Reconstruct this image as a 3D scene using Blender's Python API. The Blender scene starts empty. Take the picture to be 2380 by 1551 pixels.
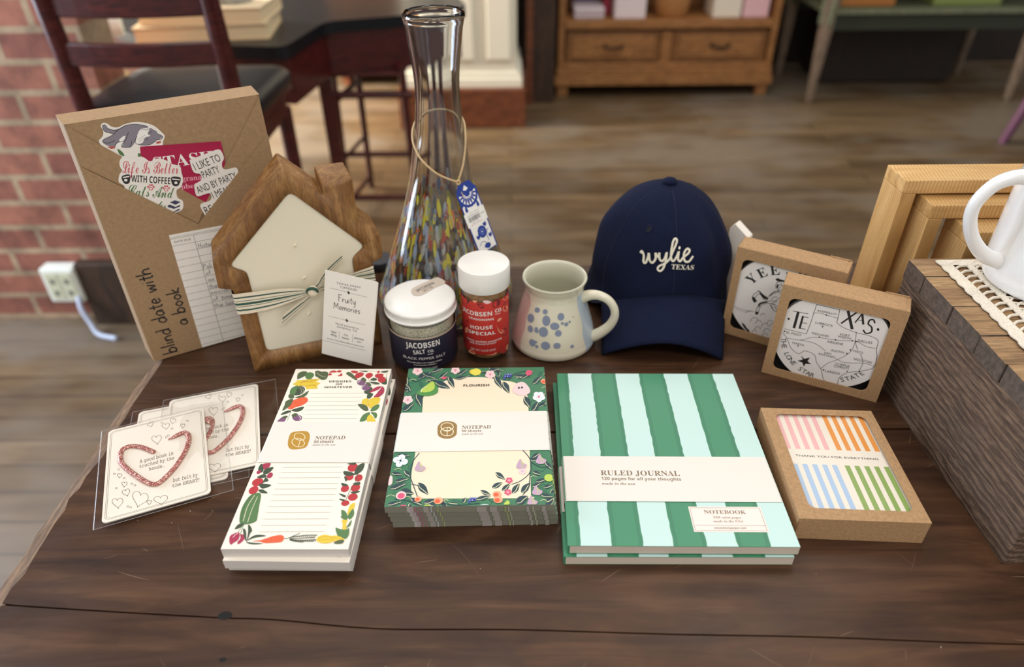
import bpy, bmesh, math, random
from mathutils import Vector, Matrix
R = math.radians; PI = math.pi
SC = bpy.context.scene; COL = SC.collection
random.seed(7)
# ---------------------------------------------------------------- camera, world, lights, exposure
cd = bpy.data.cameras.new('camera'); cam = bpy.data.objects.new('camera', cd); COL.objects.link(cam)
cd.sensor_width = 36; cd.lens = 36*1629.5/2380; cd.clip_start = .02
cam.matrix_world = Matrix.Translation((0, 0, .44)) @ Matrix.Rotation(R(90-35.37), 4, 'X') @ Matrix.Rotation(R(-.53), 4, 'Z')
cd.dof.use_dof = True; cd.dof.focus_distance = .585; cd.dof.aperture_fstop = 24.65/6.4
SC.camera = cam
w = bpy.data.worlds.new('room_light'); SC.world = w; w.use_nodes = True
w.node_tree.nodes['Background'].inputs[0].default_value = (1, .97, .935, 1); w.node_tree.nodes['Background'].inputs[1].default_value = .50
def area(name, loc, target, sx, sy, power, col):
    l = bpy.data.lights.new(name, 'AREA'); l.shape = 'RECTANGLE'; l.size = sx; l.size_y = sy; l.energy = power; l.color = col
    o = bpy.data.objects.new(name, l); COL.objects.link(o); o.location = loc
    o.rotation_euler = (Vector(target)-Vector(loc)).to_track_quat('-Z', 'Y').to_euler()
WARM = (1, .945, .875)
for i, (x, y, pw) in enumerate(((-.8, .1, 4), (.9, -.15, 6.5), (-.3, 1.15, 6), (1.0, 1.5, 6), (.35, -1.3, 17), (2.2, 3.0, 5), (.6, 3.1, 10), (-1.2, 3.0, 12))):  # the strongest one, behind the camera, is an added fill for front faces
    area('ceiling_and_fill_lamp', (x, y, 1.95), (x, y, 0), 1.1, .35, pw, WARM)
area('window_daylight', (-2.5, 1.15, .5), (-.3, .6, .05), 1.0, 1.4, 62, (.74, .85, 1))
area('window_daylight', (-2.9, 3.3, .5), (-.5, 3.2, -.75), 1.2, 1.6, 280, (1, .93, .80))
vs = SC.view_settings; vs.view_transform = 'Standard'; vs.look = 'None'; vs.exposure = .22; vs.gamma = 1; vs.use_curve_mapping = False
# ---------------------------------------------------------------- materials
def lin(c):
    if isinstance(c, str): c = [int(c[i:i+2], 16) for i in (0, 2, 4)]
    c = [v/255 for v in c]
    return tuple(v/12.92 if v <= .04045 else ((v+.055)/1.055)**2.4 for v in c)+(1,)
MATS = {}
def mat(name, col, rough=.6, **k):
    if name in MATS: return MATS[name]
    m = bpy.data.materials.new(name); m.use_nodes = True; b = m.node_tree.nodes['Principled BSDF']
    b.inputs['Base Color'].default_value = lin(col); b.inputs['Roughness'].default_value = rough
    for key, v in k.items(): b.inputs[key].default_value = v
    MATS[name] = m; return m
class NT:
    """small helper to wire nodes"""
    def __init__(s, m): s.t = m.node_tree; s.b = s.t.nodes['Principled BSDF']
    def n(s, typ, **k):
        o = s.t.nodes.new(typ)
        for a, v in k.items():
            if a.startswith('i_'):
                key = a[2:].replace('_', ' '); o.inputs[key if key in o.inputs else int(key)].default_value = v
            else: setattr(o, a, v)
        return o
    def l(s, a, b): s.t.links.new(a, b)
    def coords(s, scale=(1, 1, 1), rot=(0, 0, 0), kind='Object'):
        c = s.n('ShaderNodeTexCoord'); mp = s.n('ShaderNodeMapping'); mp.inputs['Scale'].default_value = scale; mp.inputs['Rotation'].default_value = rot
        s.l(c.outputs[kind], mp.inputs[0]); return mp.outputs[0]
    def noise(s, vec, scale, detail=4, rough=.55, dist=0):
        o = s.n('ShaderNodeTexNoise'); o.inputs['Scale'].default_value = scale; o.inputs['Detail'].default_value = detail; o.inputs['Roughness'].default_value = rough; o.inputs['Distortion'].default_value = dist
        s.l(vec, o.inputs['Vector']); return o.outputs['Fac']
    def ramp(s, fac, stops):
        o = s.n('ShaderNodeValToRGB'); e = o.color_ramp.elements
        while len(e) < len(stops): e.new(.5)
        for el, (p, c) in zip(e, stops): el.position = p; el.color = lin(c)
        s.l(fac, o.inputs[0]); return o.outputs[0]
    def mix(s, a, b, fac, mode='MIX'):
        o = s.n('ShaderNodeMix', data_type='RGBA', blend_type=mode)
        if isinstance(fac, (int, float)): o.inputs[0].default_value = fac
        else: s.l(fac, o.inputs[0])
        for v, i in ((a, 6), (b, 7)):
            if isinstance(v, tuple): o.inputs[i].default_value = v
            else: s.l(v, o.inputs[i])
        return o.outputs[2]
    def bump(s, h, strength, dist=.001):
        o = s.n('ShaderNodeBump'); o.inputs['Strength'].default_value = strength; o.inputs['Distance'].default_value = dist
        s.l(h, o.inputs['Height']); s.l(o.outputs[0], s.b.inputs['Normal'])
    def color(s, c): s.l(c, s.b.inputs['Base Color'])
def wood(name, stops, scale, rough=.5, fine=60, bump=.25, blot=None, ring=3.0, bd=.0006):
    m = mat(name, (128, 128, 128), rough); t = NT(m)
    v = t.coords(scale); big = t.noise(v, ring, 3, .5, 1.2); c = t.ramp(big, stops)
    g = t.noise(v, fine, 3, .7); c = t.mix(c, t.ramp(g, [(.35, (120, 120, 120)), (.65, (255, 255, 255))]), .55, 'MULTIPLY')
    if blot:
        v2 = t.coords((1, 1, 1)); b = t.noise(v2, blot[0], 4, .6)
        c = t.mix(c, lin(blot[1]), t.ramp(b, [(.5, (0, 0, 0)), (.68, (170, 170, 170))]))
    t.color(c); t.bump(g, bump, bd); return m
def speckle(name, col, amt=.12, scale=350, rough=.8, stretch=(1, 1, 1), **k):
    m = mat(name, col, rough, **k); t = NT(m); n = t.noise(t.coords(stretch), scale, 3, .7)
    lo = tuple(max(0, int(x*(1-amt))) for x in col); hi = tuple(min(255, int(x*(1+amt*.6))) for x in col)
    t.color(t.ramp(n, [(.3, lo), (.7, hi)])); t.bump(n, .15, .0003); return m
INK = dict(leafmid='336a52', vine='2f5a4c', olive='525f40', dgreen='3e4d3a', mgreen='557a4a', tomato='b8333a', plum='7d5578', lemon='dfc23c', lemonl='e8dc58', coral='e4603c', cream='f3e6c8', rust='a8562a', white='f7f5f0', crim='a83350', crimd='93163a', rule='b3a89c',
    ink='211f1f', ink2='2d2a2c', taupe='85725c', gold='b98d35', gold2='94743f', vellum='f0dfc4', deep='27414a', pale='e6e3b4', blush='f0cfd0', rose='d65577', ice='e2ecf0', mauve='bfa0ba', lime='b9cf5a', pear='4f8f48',
    peach='f0a884', berry='3f4aa0', grey='5c5a58', sepia='6b5d4a', catgrey='8a8590', brick='c05a50', pink='f0a8b8', rosered='d4566a', navy2='3d3f5e', inkblue='4a4c66', label='ece8e4', seal='c9bcae', maroon='7c1f28', redd='a3342a', slate='7d879c', thread='e9e2cf', eyelet='141b38')
def ink(k):
    if k in MATS: return MATS[k]
    return mat(k, INK[k], .55)
# ---------------------------------------------------------------- mesh builder
def catmull(p, closed, n=4):
    if len(p) < 3: return p
    o = []; N = len(p)
    for i in range(N if closed else N-1):
        if closed: a, b, c, d = p[i-1], p[i], p[(i+1) % N], p[(i+2) % N]
        else: a, b, c, d = p[max(i-1, 0)], p[i], p[i+1], p[min(i+2, N-1)]
        for k in range(n):
            t = k/n
            o.append(tuple(.5*(2*b[j]+(c[j]-a[j])*t+(2*a[j]-5*b[j]+4*c[j]-d[j])*t*t+(3*b[j]-a[j]-3*c[j]+d[j])*t**3) for j in range(len(b))))
    if not closed: o.append(tuple(p[-1]))
    return o
class MB:
    def __init__(s): s.v = []; s.f = []; s.mi = []; s.ms = []
    def m(s, mt):
        if mt not in s.ms: s.ms.append(mt)
        return s.ms.index(mt)
    def add(s, vs, fs, mt, T=None):
        k = len(s.v); i = s.m(mt)
        s.v += [tuple(T @ Vector(q)) if T is not None else tuple(q) for q in vs]
        s.f += [tuple(k+j for j in q) for q in fs]; s.mi += [i]*len(fs); return s
    def box(s, a, b, mt, T=None):
        x0, y0, z0 = a; x1, y1, z1 = b
        return s.add([(x0, y0, z0), (x1, y0, z0), (x1, y1, z0), (x0, y1, z0), (x0, y0, z1), (x1, y0, z1), (x1, y1, z1), (x0, y1, z1)],
                     [(3, 2, 1, 0), (4, 5, 6, 7), (0, 1, 5, 4), (1, 2, 6, 5), (2, 3, 7, 6), (3, 0, 4, 7)], mt, T)
    def prism(s, poly, z0, z1, mt, T=None, side=None, hole=None):
        n = len(poly); vs = [(x, y, z0) for x, y in poly]+[(x, y, z1) for x, y in poly]
        if hole is None:
            s.add(vs, [tuple(range(n-1, -1, -1)), tuple(range(n, 2*n))], mt, T)
        else:                                                       # hole given as a ring with as many points as the outline
            h = [(x, y, z0) for x, y in hole]+[(x, y, z1) for x, y in hole]
            s.add(vs+h, [(n+i, n+(i+1) % n, 3*n+(i+1) % n, 3*n+i) for i in range(n)]+[((i+1) % n, i, 2*n+i, 2*n+(i+1) % n) for i in range(n)]+[(2*n+(i+1) % n, 2*n+i, 3*n+i, 3*n+(i+1) % n) for i in range(n)], mt, T)
        return s.add(vs, [(i, (i+1) % n, n+(i+1) % n, n+i) for i in range(n)], side or mt, T)
    def lathe(s, prof, mt, n=64, T=None, fn=None, a0=0, a1=2*PI):
        full = abs(a1-a0-2*PI) < 1e-6; c = n if full else n+1; vs = []
        for r, z in prof:
            for k in range(c):
                a = a0+(a1-a0)*k/n; vs.append((r*math.sin(a), -r*math.cos(a), z) if fn is None else fn(r, z, a))
        P = len(prof)
        return s.add(vs, [(i*c+k, i*c+(k+1) % c, (i+1)*c+(k+1) % c, (i+1)*c+k) for i in range(P-1) for k in range(n)], mt, T)
    def tube(s, path, rad, mt, n=10, T=None, caps=True, closed=False, flat=1):
        P = [Vector(q) for q in path]; N = len(P); rad = rad if hasattr(rad, '__len__') else [rad]*N
        tg = [((P[(i+1) % N]-P[i-1]) if closed else (P[min(i+1, N-1)]-P[max(i-1, 0)])).normalized() for i in range(N)]
        up = Vector((0, 0, 1)) if abs(tg[0].z) < .9 else Vector((1, 0, 0)); u = (up-tg[0]*up.dot(tg[0])).normalized(); vs = []
        for i in range(N):
            u = (u-tg[i]*u.dot(tg[i])).normalized(); w_ = tg[i].cross(u)
            for k in range(n):
                a = 2*PI*k/n; vs.append(tuple(P[i]+(w_*math.cos(a)+u*math.sin(a)*flat)*rad[i]))
        fs = [(i*n+k, i*n+(k+1) % n, ((i+1) % N)*n+(k+1) % n, ((i+1) % N)*n+k) for i in range(N if closed else N-1) for k in range(n)]
        if caps and not closed: fs += [tuple(range(n-1, -1, -1)), tuple((N-1)*n+k for k in range(n))]
        return s.add(vs, fs, mt, T)
    def loft(s, a, b, cuts, T=None):                                # strip between two edge paths; cuts = [(t0, t1, material)] across it
        for t0, t1, mt in cuts:
            vs = []
            for p, q in zip(a, b):
                p, q = Vector(p), Vector(q); vs += [tuple(p.lerp(q, t0)), tuple(p.lerp(q, t1))]
            s.add(vs, [(2*i, 2*i+1, 2*i+3, 2*i+2) for i in range(len(a)-1)], mt, T)
        return s
    def ball(s, c, r, mt, n=16, T=None):
        rx, ry, rz = r if hasattr(r, '__len__') else (r, r, r); m_ = n//2
        pr = [(math.sin(PI*i/m_), -math.cos(PI*i/m_)) for i in range(m_+1)]
        return s.lathe([(max(a, 1e-4), b) for a, b in pr], mt, n, T, fn=lambda q, z, a: (c[0]+rx*q*math.sin(a), c[1]-ry*q*math.cos(a), c[2]+rz*z))
    def build(s, name, parent=None, smooth=None, bevel=0, seg=2, loc=None, rz=0):
        me = bpy.data.meshes.new(name); me.from_pydata(s.v, [], s.f)
        for q in s.ms: me.materials.append(q)
        me.polygons.foreach_set('material_index', s.mi)
        if smooth: me.polygons.foreach_set('use_smooth', [True]*len(s.f)); me.update(); me.set_sharp_from_angle(angle=R(smooth))
        me.update(); o = bpy.data.objects.new(name, me); COL.objects.link(o)
        if parent: o.parent = parent
        if loc is not None: o.location = loc
        o.rotation_euler.z = rz
        if bevel:
            b = o.modifiers.new('edge', 'BEVEL'); b.width = bevel; b.segments = seg; b.limit_method = 'ANGLE'; b.angle_limit = R(40); b.harden_normals = False
        return o
def weld(o, d=1e-5):
    bm = bmesh.new(); bm.from_mesh(o.data); bmesh.ops.remove_doubles(bm, verts=bm.verts, dist=d); bmesh.ops.recalc_face_normals(bm, faces=bm.faces); bm.to_mesh(o.data); bm.free(); return o
def tag(o, label=None, cat=None, group=None, kind=None):
    for k, v in (('label', label), ('category', cat), ('group', group), ('kind', kind)):
        if v: o[k] = v
    return o
def thing(name, label, cat, loc=(0, 0, 0), rz=0, group=None, lean=0, roll=0):
    o = bpy.data.objects.new(name, None); o.empty_display_size = .02; COL.objects.link(o)
    o.matrix_world = Matrix.Translation(loc) @ Matrix.Rotation(rz, 4, 'Z') @ Matrix.Rotation(-lean, 4, 'X') @ Matrix.Rotation(-roll, 4, 'Y')
    return tag(o, label, cat, group)
def copy_tree(o, parent=None):
    c = o.copy(); COL.objects.link(c)
    if parent: c.parent = parent
    for ch in list(o.children): copy_tree(ch, c)
    return c
def rrect(x0, y0, x1, y1, r, n=5):
    o = []
    for cx, cy, a in ((x1-r, y1-r, 0), (x0+r, y1-r, 90), (x0+r, y0+r, 180), (x1-r, y0+r, 270)):
        for k in range(n+1): t = R(a+90*k/n); o.append((cx+r*math.cos(t), cy+r*math.sin(t)))
    return o
# ---------------------------------------------------------------- lettering
def alpha(s, base, dig=None):
    o = ''
    for c in s:
        if 'A' <= c <= 'Z': o += chr(base+ord(c)-65)
        elif 'a' <= c <= 'z':
            q = base+26+ord(c)-97; o += chr(0x210E if q == 0x1D455 else q)
        elif c.isdigit() and dig: o += chr(dig+ord(c)-48)
        else: o += c
    return o
STYLE = dict(sa=lambda s: s, bs=lambda s: alpha(s, 0x1D5D4, 0x1D7EC), se=lambda s: alpha(s, 0x1D400, 0x1D7CE), it=lambda s: alpha(s, 0x1D434, 0x1D7CE), bi=lambda s: alpha(s, 0x1D468, 0x1D7CE), sc=lambda s: alpha(s, 0x1D4D0), mo=lambda s: alpha(s, 0x1D670, 0x1D7F6), sl=lambda s: alpha(s, 0x1D400, 0x1D7CE))
_glyph = {}
def glyphs(s, st):
    if (s, st) in _glyph: return _glyph[s, st]
    c = bpy.data.curves.new('lettering', 'FONT'); c.body = STYLE[st](s); c.size = 1; c.resolution_u = 3
    o = bpy.data.objects.new('lettering', c); COL.objects.link(o); bpy.context.view_layer.update()
    ev = o.evaluated_get(bpy.context.evaluated_depsgraph_get()); me = ev.to_mesh()
    vs = [(q.co.x, q.co.y) for q in me.vertices]; fs = [tuple(p.vertices) for p in me.polygons]; ev.to_mesh_clear()
    bpy.data.objects.remove(o); bpy.data.curves.remove(c)
    x0 = min((v[0] for v in vs), default=0); x1 = max((v[0] for v in vs), default=1)
    r = ([(x-x0, y) for x, y in vs], fs, max(x1-x0, 1e-3)); _glyph[s, st] = r; return r
def capheight(st):
    k = ('H', st); vs = glyphs(*k)[0]; return max(v[1] for v in vs)
# a plain one-stroke handwriting: x-height 1, ascender 2
HAND = {'a': (1.15, [[(.95, .8), (.5, 1), (.1, .55), (.3, .05), (.75, .2), (.95, .8), (1, 0)]]), 'b': (1.1, [[(.1, 2), (.1, 0), (.1, .5), (.5, 1), (.95, .6), (.75, .05), (.3, 0), (.1, .3)]]), 'c': (.9, [[(.8, .85), (.45, 1), (.1, .5), (.4, 0), (.8, .15)]]),
 'd': (1.15, [[(.95, .75), (.5, 1), (.1, .5), (.35, 0), (.8, .2), (.95, .7)], [(.95, 2), (.98, 0)]]), 'e': (1, [[(.12, .5), (.85, .6), (.7, .95), (.35, 1), (.1, .5), (.35, 0), (.85, .2)]]), 'f': (.8, [[(.8, 1.8), (.5, 2), (.3, 1.6), (.3, 0)], [(0, 1), (.7, 1)]]), 'h': (1.05, [[(.1, 2), (.1, 0), (.15, .6), (.5, 1), (.85, .7), (.9, 0)]]),
 'i': (.4, [[(.15, 1), (.15, 0)], [(.15, 1.4), (.17, 1.45)]]), 'k': (1, [[(.1, 2), (.1, 0)], [(.8, 1), (.12, .45), (.9, 0)]]), 'l': (.4, [[(.15, 2), (.15, 0)]]), 'm': (1.6, [[(.1, 1), (.1, 0), (.15, .6), (.45, 1), (.75, .7), (.78, 0), (.82, .6), (1.1, 1), (1.4, .7), (1.45, 0)]]), 'n': (1.05, [[(.1, 1), (.1, 0), (.15, .6), (.5, 1), (.85, .7), (.9, 0)]]),
 'o': (1.05, [[(.5, 1), (.1, .5), (.5, 0), (.92, .5), (.5, 1)]]), 'p': (1.1, [[(.1, 1), (.1, -.8)], [(.1, .6), (.5, 1), (.95, .5), (.5, 0), (.1, .3)]]), 'r': (.8, [[(.1, 1), (.1, 0), (.2, .7), (.7, .95)]]), 's': (.85, [[(.75, .85), (.4, 1), (.15, .75), (.65, .35), (.45, 0), (.1, .15)]]), 't': (.8, [[(.4, 1.7), (.4, .1), (.7, 0)], [(0, 1.1), (.8, 1.1)]]),
 'u': (1.05, [[(.1, 1), (.15, .2), (.5, 0), (.85, .4), (.9, 1), (.95, 0)]]), 'w': (1.4, [[(.05, 1), (.3, 0), (.65, .8), (.95, 0), (1.25, 1)]]), 'y': (1.05, [[(.1, 1), (.2, .3), (.6, .1), (.9, 1)], [(.9, 1), (.8, -.6), (.3, -.8)]]),
 'F': (1.3, [[(.2, 2), (.2, 0)], [(0, 2), (1.2, 1.95)], [(.2, 1.1), (.9, 1.1)]]), 'M': (1.9, [[(.1, 0), (.25, 2)], [(.25, 2), (.85, .5)], [(.85, .5), (1.5, 2)], [(1.5, 2), (1.65, 0)]]), 'H': (1.3, [[(.1, 2), (.1, 0)], [(1, 2), (1, 0)], [(.1, 1), (1, 1)]]), 'P': (1.2, [[(.1, 2), (.1, 0)], [(.1, 2), (.9, 1.8), (.8, 1.1), (.1, 1)]]), ' ': (.8, [])}
def draw(mb, items, fm, lay=6e-5, step=1.6e-6, thick=None):
    """print a list of shapes (mm) on a surface; fm(u, v, lift) gives the point on it"""
    def poly(pts, c): n = len(mb.v); mb.add([fm(u, v, lay) for u, v in pts], [tuple(range(len(pts)))], ink(c))
    def ribbon(pts, wd, c):
        vs = []; N = len(pts)
        for i in range(N):
            a, b = pts[max(i-1, 0)], pts[min(i+1, N-1)]; d = math.hypot(b[0]-a[0], b[1]-a[1]) or 1; nx, ny = -(b[1]-a[1])/d*wd/2, (b[0]-a[0])/d*wd/2
            vs += [fm(pts[i][0]+nx, pts[i][1]+ny, lay), fm(pts[i][0]-nx, pts[i][1]-ny, lay)]
        mb.add(vs, [(2*i, 2*i+1, 2*i+3, 2*i+2) for i in range(N-1)], ink(c))
    for k, c, wd, q in items:
        lay += step
        if k == 'T':
            s, st, u, v, an, L, h = q; ca, sa_ = math.cos(R(an)), math.sin(R(an))
            if st == 'ha':
                W = sum(HAND[ch][0]+.12 for ch in s); sx, sy = L/W, h/2; x = 0
                for ch in s:
                    a, st_ = HAND[ch]
                    for ln in st_:
                        pts = [((x+px)*sx, py*sy) for px, py in catmull(ln, False, 5)]
                        pts = [(u+px*ca-py*sa_, v+px*sa_+py*ca) for px, py in pts]
                        ribbon(pts, wd, c)
                    x += a+.12
            else:
                vs, fs, W = glyphs(s, st); sx, sy = L/W, h/capheight(st)
                mb.add([fm(u+x*sx*ca-y*sy*sa_, v+x*sx*sa_+y*sy*ca, lay) for x, y in vs], fs, ink(c))
        elif k == 'D':
            u, v, ru, rv, an = q; ca, sa_ = math.cos(R(an)), math.sin(R(an)); n = 20
            poly([(u+ru*math.cos(2*PI*i/n)*ca-rv*math.sin(2*PI*i/n)*sa_, v+ru*math.cos(2*PI*i/n)*sa_+rv*math.sin(2*PI*i/n)*ca) for i in range(n)], c)
        else:
            pts = list(zip(q[::2], q[1::2]))
            if k == 'P': poly(catmull(pts, True, 4), c)
            elif k == 'Q': poly(pts, c)
            elif k == 'L': ribbon(catmull(pts, False, 5), wd, c)
            else:
                for a, b in zip(pts, pts[1:]): ribbon([a, b], wd, c)
    return lay
def arc_text(mb, s, st, c, cx, cy, rad, a0, a1, h, fm, lay, top=True, wmax=None):
    for i, ch in enumerate(s):
        if ch == ' ': continue
        a = a0+(a1-a0)*i/(len(s)-1); vs, fs, W = glyphs(ch, st); k = h/capheight(st); sx = k if not wmax else min(k, wmax/W)
        rot = a-90 if top else a+90; ca, sa_ = math.cos(R(rot)), math.sin(R(rot)); ox, oy = cx+rad*math.cos(R(a)), cy+rad*math.sin(R(a))
        mb.add([fm(ox+(x-W/2)*sx*ca-(y*k-h/2)*sa_, oy+(x-W/2)*sx*sa_+(y*k-h/2)*ca, lay) for x, y in vs], fs, ink(c))
top_map = lambda zt, W=1, H=1: (lambda u, v, l: (max(-W/2, min(W/2, u/1000)), max(-H/2, min(H/2, v/1000)), zt+l))       # print on a horizontal face
front_map = lambda y0: (lambda u, v, l: (u/1000, y0-l, v/1000))     # print on an upright face
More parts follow.
